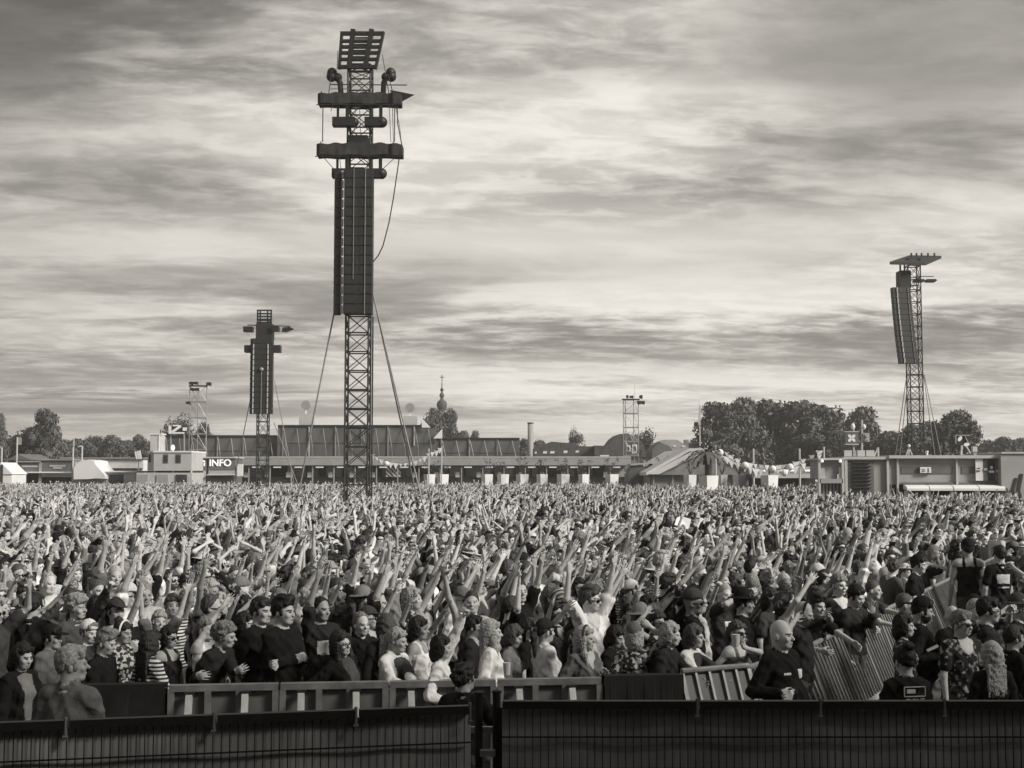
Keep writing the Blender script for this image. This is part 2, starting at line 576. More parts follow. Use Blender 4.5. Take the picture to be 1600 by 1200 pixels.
def hand(F, Wr, d, n, side, kind, fr):
    """palm, four bent fingers of unequal length and a thumb from the side of the palm"""
    d = unit(d); n = np.asarray(n, float); n = unit(n - d * (n @ d))
    t = np.cross(d, n) * (-1 if side > 0 else 1)      # the thumb's side
    Rm = np.stack([t, n, d], axis=1)
    F.ell(Wr + d * 0.052, (0.041, max(0.017, fr * 1.4), 0.055), 0.02, SKIN, Rm)
    curl = {'open': (0.12, 0.15), 'relaxed': (0.55, 0.6), 'fist': (1.35, 1.5), 'grip': (1.0, 1.1), 'point': (0.1, 0.1)}[kind]
    for i, (ln, sp) in enumerate(((0.072, 0.20), (0.082, 0.06), (0.076, -0.08), (0.060, -0.24))):
        c1, c2 = curl
        if kind == 'point' and i > 0: c1, c2 = 1.35, 1.5
        c1 += 0.06 * math.sin(i * 2.1)
        spx = sp * (1.3 if kind == 'open' else 0.5)
        b = Wr + d * (0.096 - 0.006 * abs(i - 1.3)) + t * (0.031 - 0.0205 * i)
        d1 = unit(d * math.cos(c1) + n * math.sin(c1) + t * spx)
        m = b + d1 * ln * 0.52
        d2 = unit(d * math.cos(c1 + c2) + n * math.sin(c1 + c2) + t * spx)
        F.cap(b - d1 * 0.012, m, fr, fr * 0.92, 0.006, SKIN)
        F.cap(m, m + d2 * ln * 0.48, fr * 0.92, fr * 0.78, 0.004, SKIN)
    b = Wr + d * 0.028 + t * 0.028
    k = 0.35 if kind in ('open', 'point') else 0.75
    d1 = unit(d * 0.75 + t * (1.0 - 0.6 * k) + n * k)
    m = b + d1 * 0.044
    d2 = unit(d * 0.95 + t * (0.45 - 0.5 * k) + n * k * 0.8)
    F.cap(b, m, fr * 1.35, fr * 1.1, 0.012, SKIN)
    F.cap(m, m + d2 * 0.034, fr * 1.1, fr * 0.85, 0.004, SKIN)

def person_geo(par, h, lod=0):
    """returns vertices, faces, material indices, the head's matrix and the scale"""
    s = par.get('h', 1.75) / 1.75
    fem = par.get('fem', False)
    wt = par.get('wt', 0.0)
    lean = R(par.get('lean', 0)); side_lean = R(par.get('tilt', 0))
    slv = par.get('sleeve', 'short')
    F = Field()
    piv = np.array([0, 0.0, 0.95])
    Ru = roty(side_lean) @ rotx(lean)
    U = lambda p: piv + Ru @ (np.asarray(p, float) - piv)
    yaw, pit, roll = R(par.get('yaw', 0)), R(par.get('pitch', 0)), R(par.get('roll', 0))
    Rh = rotz(yaw) @ rotx(-lean * 0.7) @ rotx(pit) @ roty(roll)
    Rh = Ru @ Rh
    hp = U((0, -0.005, 1.52))
    Q = lambda p: hp + Rh @ np.asarray(p, float)
    top = par.get('toptag', SHIRT)
    fv = np.random.RandomState(int(par.get('seed', 0)) * 13 + 5)
    fw, fj, fn, fc = 1 + fv.uniform(-.07, .09), 1 + fv.uniform(-.15, .3), fv.uniform(-.006, .006), fv.uniform(-.008, .010)
    # head
    F.ell(Q((0, 0.012, 0.125)), (0.074, 0.094, 0.108), 0.02, SKIN, Rh)
    F.ell(Q((0, -0.030, 0.075)), (0.061 * fw + 0.006 * wt, 0.066, 0.088), 0.02, SKIN, Rh)
    F.ell(Q((0, -0.052 - fc * 0.6, 0.013 - fc * 0.5)), (0.040 * fj + 0.012 * wt, 0.036, 0.028), 0.025, SKIN, Rh)
    F.cap(U((0, 0.030, 1.44)), Q((0, 0.014, 0.07)), (0.050 if fem else 0.058) + 0.008 * wt, None, 0.03, SKIN)
    if lod < 2:
        F.ell(Q((0, -0.083, 0.119)), (0.052, 0.018, 0.011), 0.012, SKIN, Rh)
        for e in (-1, 1):
            F.ell(Q((e * 0.032, -0.103, 0.101)), (0.020, 0.016, 0.012), 0.010, SKIN, Rh, sub=True)
            F.ell(Q((e * 0.042, -0.072, 0.075)), (0.022, 0.016, 0.020), 0.02, SKIN, Rh)
            F.ell(Q((e * 0.078, 0.012, 0.085)), (0.011, 0.020, 0.032), 0.008, SKIN, Rh)
        F.ell(Q((0, -0.090, 0.037)), (0.024, 0.013, 0.010), 0.008, SKIN, Rh)
    F.cap(Q((0, -0.088, 0.108)), Q((0, -0.111 + fn, 0.072 - fn)), 0.008, 0.0145, 0.010, SKIN)
    # torso
    sw = 0.152 if fem else 0.178
    ch = 0.148 if fem else 0.165
    ease = par.get('ease', 0.016)
    F.ell(U((0, 0.0, 1.27)), (ch + ease + 0.02 * wt, 0.108 + ease + 0.02 * wt, 0.195), 0.05, top, Ru)
    F.cap(U((-sw + 0.035, 0.018, 1.402)), U((sw - 0.035, 0.018, 1.402)), 0.058 + ease, None, 0.04, top)
    for e in (-1, 1):
        F.cap(U((e * 0.03, 0.03, 1.462)), U((e * (sw - 0.04), 0.018, 1.42)), 0.036, 0.048, 0.03, top)
        if fem:
            F.ell(U((e * 0.070, -0.080, 1.262)), (0.064, 0.052 + ease, 0.066), 0.05, top, Ru)
    F.ell(U((0, -0.012 - 0.03 * wt, 1.08)), (0.128 + ease * 1.5 + 0.045 * wt, 0.100 + ease + 0.06 * wt, 0.18), 0.06, top, Ru)
    F.ell((0, 0.008, 0.93), (0.165 + 0.02 * wt, 0.118 + 0.03 * wt, 0.13), 0.05, PANTS)
    F.ell(U((0, 0.0, 0.96)), (0.162 + ease + 0.035 * wt, 0.118 + ease + 0.045 * wt, 0.10), 0.03, top, Ru)
    if par.get('hood'):
        F.ell(U((0, 0.085, 1.43)), (0.12, 0.06, 0.055), 0.03, top, Ru)
    if par.get('collar'):
        for e in (-1, 1):
            F.cap(U((e * 0.02, -0.055, 1.43)), U((e * 0.065, 0.035, 1.49)), 0.020, 0.022, 0.015, top)
        F.cap(U((-0.06, 0.055, 1.49)), U((0.06, 0.055, 1.49)), 0.022, None, 0.015, top)
    if par.get('neck', 'crew') == 'crew' or par.get('open'):      # the rib of the collar
        for i in range(14):
            t0, t1 = 2 * math.pi * i / 14, 2 * math.pi * (i + 1) / 14
            q = lambda t: U((0.073 * math.sin(t), 0.022 - 0.070 * math.cos(t), 1.452 - 0.022 * math.cos(t)))
            F.cap(q(t0), q(t1), 0.0145, None, 0.008, ACC if par.get('ribbed') else top)
    # legs
    crouch = par.get('crouch', 0.0)
    for e in (-1, 1):
        hip = np.array([e * 0.088, 0.0, 0.90]); kn = np.array([e * 0.098, -0.01 - 0.30 * crouch, 0.49 + 0.05 * crouch]); an = np.array([e * 0.105, 0.025, 0.085])
        if lod < 2 or True:
            F.cap(hip, kn, 0.092, 0.062, 0.03, PANTS)
            F.cap(kn, an, 0.060, 0.045, 0.02, PANTS)
            F.ell(an + (0, -0.065, -0.035), (0.048, 0.13, 0.048), 0.02, SHOE)
    # arms
    fr = (0.0088, 0.0105, 0.017)[lod]
    hc = Q((0, 0, 0.11))
    for key, e in (('L', 1), ('R', -1)):
        a = par.get(key, {})
        tgt = np.asarray(a.get('w', (e * 0.26, -0.06, -0.82)), float) + (hc if a.get('head', True) else 0)
        S = U((e * sw, 0.018, 1.398))
        up = tgt[2] - S[2]
        if up > 0.05: S = S + np.array([-e * 0.02, -0.015, min(up, 0.4) * 0.13])
        pole = a.get('pole', (e * 0.5, 0.25, -0.8) if up < 0.05 else (e * 0.9, 0.05, -0.25))
        E, Wr = reach(S, tgt, 0.285, 0.255, pole)
        fd = unit(Wr - E)
        F.cap(S, E, (0.045 if lod < 2 else 0.047) - 0.004 * fem + 0.008 * wt, 0.036, 0.03, SKIN if slv != 'long' else top)
        F.cap(E, Wr, 0.037 - 0.003 * fem + 0.004 * wt, 0.0245, 0.015, SKIN if slv != 'long' else top)
        if slv == 'short':
            F.cap(S, S + (E - S) * 0.62, 0.068 + 0.008 * wt, 0.070 + 0.008 * wt, 0.012, top)
        elif slv == 'long':
            F.cap(S, E, 0.068 + 0.006 * wt, 0.060, 0.02, top)
            F.cap(E, E + (Wr - E) * 0.93, 0.060, 0.047, 0.015, top)
        elif slv == 'none':
            F.cap(S, S + (E - S) * 0.08, 0.052, 0.050, 0.02, top)
        hd = unit(np.asarray(a.get('hd'), float)) if a.get('hd') is not None else fd
        nn = a.get('n', (0, -1, 0) if up > 0.05 else (-e, -0.2, 0))
        hand(F, Wr, unit(hd * 0.7 + fd * 0.3), nn, e, a.get('hand', 'open' if up > 0.05 else 'relaxed'), fr)
    V, Fc, M = F.mesh(h)
    if len(Fc) == 0: raise RuntimeError('empty person')
    C = V[Fc].mean(axis=1)
    # folds in the cloth
    H = (C - hp) @ Rh                       # face centres in the head's frame
    B = (C - piv) @ Ru + piv                # and in the torso's
    near = (H[:, 2] > -0.06) & (np.abs(H[:, 0]) < 0.11) & (np.abs(H[:, 1]) < 0.16) & (M == SKIN)
    front = near & (H[:, 1] < -0.05)
    if lod < 2:
        ax_ = np.abs(H[:, 0])
        M[front & (ax_ > 0.018) & (ax_ < 0.046) & (H[:, 2] > 0.0945) & (H[:, 2] < 0.1065)] = DARK
        M[front & (ax_ > 0.013) & (ax_ < 0.056) & (H[:, 2] > 0.115) & (H[:, 2] < 0.124)] = HAIRC
        M[front & (H[:, 1] < -0.07) & (ax_ < 0.023) & (H[:, 2] > 0.027) & (H[:, 2] < 0.041)] = LIP
        if par.get('smile'):
            M[front & (H[:, 1] < -0.07) & (ax_ < 0.020) & (H[:, 2] > 0.030) & (H[:, 2] < 0.037)] = ACC
    else:
        ax_ = np.abs(H[:, 0])
        M[front & (ax_ < 0.058) & (H[:, 2] > 0.088) & (H[:, 2] < 0.124)] = DARK
    if par.get('beard'):
        M[near & (H[:, 1] < 0.015) & (H[:, 2] < 0.055) & (H[:, 2] > -0.03) & (M != LIP)] = HAIRC
    sh = M == SHIRT
    fr_ = sh & (B[:, 1] < -0.02)
    neck = par.get('neck', 'crew')
    if neck == 'v':
        M[fr_ & (B[:, 2] > 1.30) & (np.abs(B[:, 0]) < 0.65 * (B[:, 2] - 1.30))] = SKIN
    elif neck == 'scoop':
        M[fr_ & (((B[:, 0] / 0.085) ** 2 + ((B[:, 2] - 1.45) / 0.12) ** 2) < 1)] = SKIN
    elif neck == 'tank':
        M[sh & (B[:, 2] > 1.36) & (np.abs(np.abs(B[:, 0]) - 0.085) > 0.022)] = SKIN
    if par.get('open'):                     # an open jacket with something else below
        M[fr_ & (B[:, 2] > 0.86) & (B[:, 1] < -0.05) & (np.abs(B[:, 0]) < 0.035 + 0.05 * np.clip(B[:, 2] - 1.0, 0, 0.4) / 0.4)] = ACC
    for (x0, x1, z0, z1, fb) in par.get('print', ()):
        q = sh & (B[:, 0] > x0) & (B[:, 0] < x1) & (B[:, 2] > z0) & (B[:, 2] < z1)
        M[q & ((B[:, 1] < -0.05) if fb == 'f' else (B[:, 1] > 0.05))] = ACC
    if lod < 2:
        amp = 0.0085
        Bv = (V - piv) @ Ru + piv
        cloth = np.zeros(len(V), bool); cloth[Fc[(M == SHIRT) | (M == PANTS)].ravel()] = True
        ph = par.get('seed', 0) * 1.7
        f = (0.7 - 1.7 * np.abs(np.sin(Bv[:, 2] * 19 + 3.5 * np.sin(Bv[:, 0] * 9 + ph) + ph))) + 0.8 * (0.6 - 1.4 * np.abs(np.sin(Bv[:, 2] * 11 - Bv[:, 0] * 23 + 3 * np.sin(Bv[:, 1] * 15 + ph)))) + 0.4 * np.sin(Bv[:, 2] * 47 + Bv[:, 0] * 60 + ph)
        rad = Bv - np.array([0, 0, 0]); rad[:, 2] = 0
        ln = np.linalg.norm(rad, axis=1, keepdims=True) + 1e-6
        inner = np.clip((ln[:, 0] - 0.03) / 0.05, 0, 1)
        V = V + ((rad / ln) @ Ru.T) * (f * amp * cloth * inner)[:, None]
    Hm = np.eye(4); Hm[:3, :3] = Rh; Hm[:3, 3] = hp
    return V * s, Fc, M, Hm, s

# ---- head-space pieces: hair, hats, glasses (the head's pivot is at the top of the neck, the face looks along -Y)
def hair_geo(kind, h=0.009):
    F = Field()
    # keep what lies above a plane that falls from the hairline over the brow to the nape
    def crop(rs=1.0, front=0.165, slope=0.72, dz=0.0):
        # z - 0.130 > (front - 0.130) - slope*(y + 0.072 + ...)
        nrm = math.sqrt(1 + slope*slope)
        F.ell((0, 0.018, 0.130 + dz), (0.085*rs, 0.103*rs, 0.115*rs), 0.012, 0, None, False,
              (0, -slope/nrm, -1/nrm, -((front - 0.130 - dz) - slope*0.085)/nrm))
    if kind in ('short', 'quiff', 'bob', 'long', 'longback', 'pony', 'bun', 'curly', 'messy'):
        rr = random.Random(len(kind) * 7 + ord(kind[0]))
        for i in range(16):                  # an uneven hairline
            x = rr.uniform(-0.066, 0.066); F.ell((x, -0.070 + 3.6 * x * x + rr.uniform(-.006, .004), rr.uniform(0.166, 0.196) - 2.2 * x * x), (rr.uniform(.010, .018), 0.014, rr.uniform(.014, .026)), 0.010, 0, roty(rr.uniform(-.7, .7)))
        for e in (-1, 1): F.ell((e * 0.0745, -0.022, 0.098), (0.009, 0.018, 0.034), 0.010)
    if kind == 'buzz': crop(0.955, 0.168, 0.80)
    elif kind == 'short':
        crop(1.0, 0.166, 0.80); F.ell((0, -0.045, 0.205), (0.062, 0.048, 0.026), 0.02)
    elif kind == 'quiff':
        crop(1.0, 0.166, 0.80); F.ell((0.01, -0.055, 0.218), (0.062, 0.045, 0.034), 0.02); F.ell((0, 0.0, 0.23), (0.07, 0.08, 0.03), 0.02)
    elif kind == 'receding': crop(0.985, 0.238, 1.9)
    elif kind == 'messy':
        crop(1.06, 0.160, 0.9)
        r = random.Random(3)
        for i in range(26):
            a = r.uniform(0, 6.28); z = r.uniform(0.10, 0.235); q = math.sqrt(max(0.02, 1 - ((z - 0.13) / 0.125) ** 2))
            y = 0.02 + 0.105 * q * math.sin(a)
            if y < -0.03 and z < 0.17: continue
            F.ell((0.088 * q * math.cos(a), y, z), (0.030, 0.030, 0.024), 0.02)
    elif kind in ('bob', 'long', 'longback', 'curly'):
        crop(1.02, 0.170, 0.62)
        F.ell((0, 0.055, 0.075), (0.092, 0.062, 0.105), 0.03)
        for e in (-1, 1):
            F.ell((e*0.074, 0.018, 0.085), (0.026, 0.055, 0.095), 0.025)
            if kind == 'long':
                F.cap((e*0.076, -0.005, 0.11), (e*0.092, -0.03, -0.05), 0.026, 0.030, 0.03)
                F.cap((e*0.092, -0.03, -0.05), (e*0.085, -0.065, -0.20), 0.030, 0.016, 0.03)
            if kind == 'curly':
                r = random.Random(5 + e)
                for i in range(22):
                    F.ell((e*r.uniform(0.06, 0.125), r.uniform(-0.03, 0.12), r.uniform(-0.16, 0.17)), (0.030, 0.030, 0.030), 0.018)
        if kind in ('long', 'longback'):
            F.ell((0, 0.078, -0.02), (0.088, 0.046, 0.19), 0.03)
            if kind == 'longback':
                F.ell((0, 0.095, -0.16), (0.095, 0.04, 0.16), 0.03)
                for i in range(7): F.cap((-0.08 + 0.027*i, 0.11, 0.02), (-0.085 + 0.029*i, 0.118, -0.26 - 0.03*math.sin(i*2.3)), 0.014, 0.010, 0.012)
        if kind == 'bob': F.ell((0, 0.075, 0.02), (0.085, 0.05, 0.075), 0.03)
    elif kind == 'pony':
        crop(0.985, 0.172, 0.70); F.ell((0, 0.112, 0.14), (0.030, 0.028, 0.030), 0.015)
        F.cap((0, 0.125, 0.13), (0.0, 0.150, 0.06), 0.026, 0.036, 0.02); F.cap((0, 0.150, 0.06), (0.0, 0.135, -0.16), 0.036, 0.014, 0.02)
    elif kind == 'bun':
        crop(0.985, 0.172, 0.70); F.ell((0, 0.075, 0.235), (0.050, 0.050, 0.042), 0.015)
    V, Fc, M = F.mesh(h)
    # combed strands
    a = np.arctan2(V[:, 0], V[:, 1] - 0.02)
    rad = V - np.array([0, 0.02, 0.10]); ln = np.linalg.norm(rad, axis=1, keepdims=True)
    st = 0.0035 * np.sin(a * 34 + 3 * np.sin(V[:, 2] * 40)) + 0.002 * np.sin(a * 71 + V[:, 2] * 60)
    if kind in ('buzz',): st = st * 0.2
    rs = np.random.RandomState(len(V) % 97)
    lump = sum(0.0013 * np.sin(V @ (rs.normal(0, 1, 3) * rs.uniform(25, 95)) + rs.uniform(0, 6)) for _ in range(10))
    V = V + rad / ln * (st * 1.5 + (0.004 + lump) * (0.25 if kind == 'buzz' else 1.0))[:, None]
    return V, Fc

def hat_geo(kind):
    F = Field()
    if kind in ('cap', 'backcap'):
        F.ell((0, 0.012, 0.150), (0.092, 0.110, 0.108), 0.01, 0, None, False, (0, -0.10, -0.995, 0.004))
        sg = -1 if kind == 'cap' else 1
        F.ell((0, 0.012 + sg * 0.135, 0.152), (0.070, 0.075, 0.010), 0.012, 0, rotx(-sg * 0.12))
        F.ell((0, 0.012, 0.258), (0.010, 0.010, 0.006), 0.004)
    elif kind == 'hat':
        F.ell((0, 0.012, 0.160), (0.088, 0.105, 0.120), 0.012, 0, None, False, (0, 0, -1, 0.0))
        F.ell((0, 0.012, 0.165), (0.150, 0.165, 0.011), 0.014)
    elif kind == 'beanie':
        F.ell((0, 0.016, 0.145), (0.092, 0.112, 0.122), 0.012, 0, None, False, (0, -0.30, -0.95, 0.0))
    elif kind == 'bucket':
        F.ell((0, 0.012, 0.165), (0.090, 0.106, 0.095), 0.012, 0, None, False, (0, 0, -1, 0.0))
        for i in range(20):
            t = i * 2 * math.pi / 20
            F.cap((0.088*math.cos(t), 0.012+0.105*math.sin(t), 0.165), (0.128*math.cos(t), 0.012+0.145*math.sin(t), 0.125), 0.010, 0.008, 0.015)
    elif kind == 'band':
        for i in range(15):
            t0 = math.pi * (i / 15.0); t1 = math.pi * ((i + 1) / 15.0)
            F.cap((0.088*math.cos(t0), -0.015, 0.13 + 0.112*math.sin(t0)), (0.088*math.cos(t1), -0.015, 0.13 + 0.112*math.sin(t1)), 0.011, 0.011, 0.006)
    V, Fc, M = F.mesh(0.008)
    return V, Fc

def glasses_mb(dark=True):
    m = MB()
    for e in (-1, 1):
        if dark:
            i = len(m.v); m.ball((e*0.034, -0.104, 0.100), 0.026, 12, 1.0, 0.28, 0.80)
        else:
            for k in range(12):
                a0, a1 = 2*math.pi*k/12, 2*math.pi*(k+1)/12
                m.beam((e*0.034+0.025*math.cos(a0), -0.110, 0.100+0.019*math.sin(a0)), (e*0.034+0.025*math.cos(a1), -0.110, 0.100+0.019*math.sin(a1)), 0.005)
        m.beam((e*0.058, -0.100, 0.106), (e*0.082, 0.005, 0.104), 0.007)
    m.beam((-0.012, -0.112, 0.104), (0.012, -0.112, 0.104), 0.006)
    return m

HAIR_ME, HAT_ME, GLASS_ME = {}, {}, {}
def hair_mesh(kind):
    if kind not in HAIR_ME:
        V, F = hair_geo(kind); HAIR_ME[kind] = np_mesh('hair_' + kind, V, F, [M_hair['dark']], smooth=True)
    return HAIR_ME[kind]
def hat_mesh(kind):
    if kind not in HAT_ME:
        V, F = hat_geo(kind); HAT_ME[kind] = np_mesh('hat_' + kind, V, F, [M_shirt['black']], smooth=True)
    return HAT_ME[kind]
def glass_mesh(dark):
    if dark not in GLASS_ME:
        m = glasses_mb(dark); GLASS_ME[dark] = np_mesh('glasses', m.v, m.f, [M_lens], smooth=False)
    return GLASS_ME[dark]

M_skin = {k: mat('skin_' + k, v, 0.55, 0.10, 14, bump=0.15, bscale=30) for k, v in (('pale', 0.47), ('mid', 0.39), ('tan', 0.29), ('brown', 0.15))}
M_hair = {k: mat('hair_' + k, v, 0.5, 0.45, 45, bump=0.5, bscale=90) for k, v in (('black', 0.012), ('dark', 0.025), ('brown', 0.06), ('fair', 0.17), ('blond', 0.32), ('grey', 0.26))}
M_shirt = {k: mat('cloth_' + k, v, 0.9, 0.22, 9, bump=0.5, bscale=22, spec=0.1) for k, v in
           (('black', 0.012), ('ink', 0.022), ('dark', 0.045), ('slate', 0.07), ('grey', 0.115), ('mid', 0.16), ('light', 0.46), ('cream', 0.58), ('white', 0.68))}
M_shirt['stripe'] = wave_mat('cloth_stripe', 0.03, 0.6, 9.0, 'Z')
M_shirt['flower'] = blotch_mat('cloth_flower', 0.02, 0.4, 26)
M_shirt['floral_dark'] = blotch_mat('cloth_floral_dark', 0.015, 0.22, 22, 0.56, 0.60)
M_shirt['check'] = wave_mat('cloth_check', 0.05, 0.25, 7.0, 'DIAGONAL')
M_pants = {k: mat('trousers_' + k, v, 0.9, 0.2, 8, bump=0.4, bscale=25) for k, v in (('black', 0.015), ('denim', 0.06), ('grey', 0.14))}
M_shoe = mat('shoe_leather', 0.04, 0.6, 0.3, 12)
M_eye = mat('eye_dark', 0.035, 0.3, 0, spec=0.5)
M_lip = mat('lips', 0.17, 0.5, 0.1, 30)
M_teeth = mat('teeth', 0.6, 0.4, 0)
M_lens = mat('dark_lens', 0.008, 0.15, 0, spec=0.6)

def dress(o, skin, shirt, pants, hair, acc):
    ms = [M_skin[skin], M_shirt[shirt], M_pants[pants], M_shoe, M_eye, M_hair[hair], M_lip, acc if not isinstance(acc, str) else M_shirt[acc]]
    for sl, m in zip(o.material_slots, ms):
        sl.link = 'OBJECT'; sl.material = m
def head_child(o, name, me, Hm, s, m, grow=1.0):
    c = bpy.data.objects.new(name, me); link(c); c.parent = o
    A = Matrix(Hm.tolist()); A = Matrix.Scale(s, 4) @ A
    if grow != 1.0: A = A @ Matrix.Translation((0, 0, 0.10)) @ Matrix.Scale(grow, 4) @ Matrix.Translation((0, 0, -0.10))
    c.matrix_local = A
    if m is not None and len(c.material_slots):
        c.material_slots[0].link = 'OBJECT'; c.material_slots[0].material = m
    return c
BODY_MATS = None
def body_mesh(par, h, lod):
    global BODY_MATS
    V, F, M, Hm, s = person_geo(par, h, lod)
    me = np_mesh('person', V, F, [M_skin['mid'], M_shirt['grey'], M_pants['denim'], M_shoe, M_eye, M_hair['dark'], M_lip, M_shirt['light']], M, smooth=True)
    return me, Hm, s
# ------------------------------------------------------------------ ground
g = MB(); g.quadpts([(-380, -60, 0), (380, -60, 0), (380, 420, 0), (-380, 420, 0)])
tag(g.build('ground', M_ground), 'trampled festival field under the crowd', 'ground', kind='structure')

# unseen covered stand added to shade the front rows; unseen stage placed and sized likewise
st = empty('added_shade_stand', (0, -3, 0), 'added covered stand over the camera, shading the front rows', 'shading stand')
m = MB(); m.box((-16, -9, 5.35), (11, 2.4, 5.7)); m.build('roof', M_dgrey, st)
m = MB(); m.box((-16, -9.3, 0), (11, -9.02, 5.34)); m.build('back_wall', M_dark, st)
m = MB(); m.box((-16, -9, 1.0), (11, 1.5, 1.3)); m.build('deck', M_dgrey, st)
for x in (-15.8, 10.8):
    for y in (-8.7, 2.1):
        m = MB(); m.beam((x, y, 0), (x, y, 5.34), 0.2); m.build('post', M_black, st)
sg = empty('unseen_shade_stage', (24, 0, 0), 'unseen stage block sized to shade the front of the crowd', 'stage')
m = MB(); m.box((14.5, -22, 0), (34, 1, 1.6)); m.build('platform', M_dgrey, sg)
m = MB(); m.box((14.5, -22, 13.5), (34, 1, 15.5)); m.build('roof', M_dark, sg)
m = MB(); m.box((14.6, -8.0, 1.61), (15.4, 0.9, 13.49)); m.build('side_tower', M_dark, sg)
m = MB(); m.box((14.6, -22, 1.61), (15.4, -14, 13.49)); m.build('side_tower', M_dark, sg)
m = MB(); m.box((33, -22, 1.61), (33.9, 0.9, 13.49)); m.build('back_cloth', M_dark, sg)

# ------------------------------------------------------------------ delay towers
def truss(m, x, y, z0, z1, w, step, leg=0.075, brace=0.035):
    h = w / 2
    for sx in (-h, h):
        for sy in (-h, h):
            m.beam((x+sx, y+sy, z0), (x+sx, y+sy, z1), leg, n=6)
    z = z0; k = 0
    while z < z1 - 0.2:
        zt = min(z + step, z1)
        for a, b in (((-h,-h),(h,-h)), ((h,-h),(h,h)), ((h,h),(-h,h)), ((-h,h),(-h,-h))):
            m.beam((x+a[0], y+a[1], zt), (x+b[0], y+b[1], zt), brace * 1.4)
            m.beam((x+a[0], y+a[1], z), (x+b[0], y+b[1], zt), brace, n=5)
            m.beam((x+b[0], y+b[1], z), (x+a[0], y+a[1], zt), brace, n=5)
        z = zt
    return m

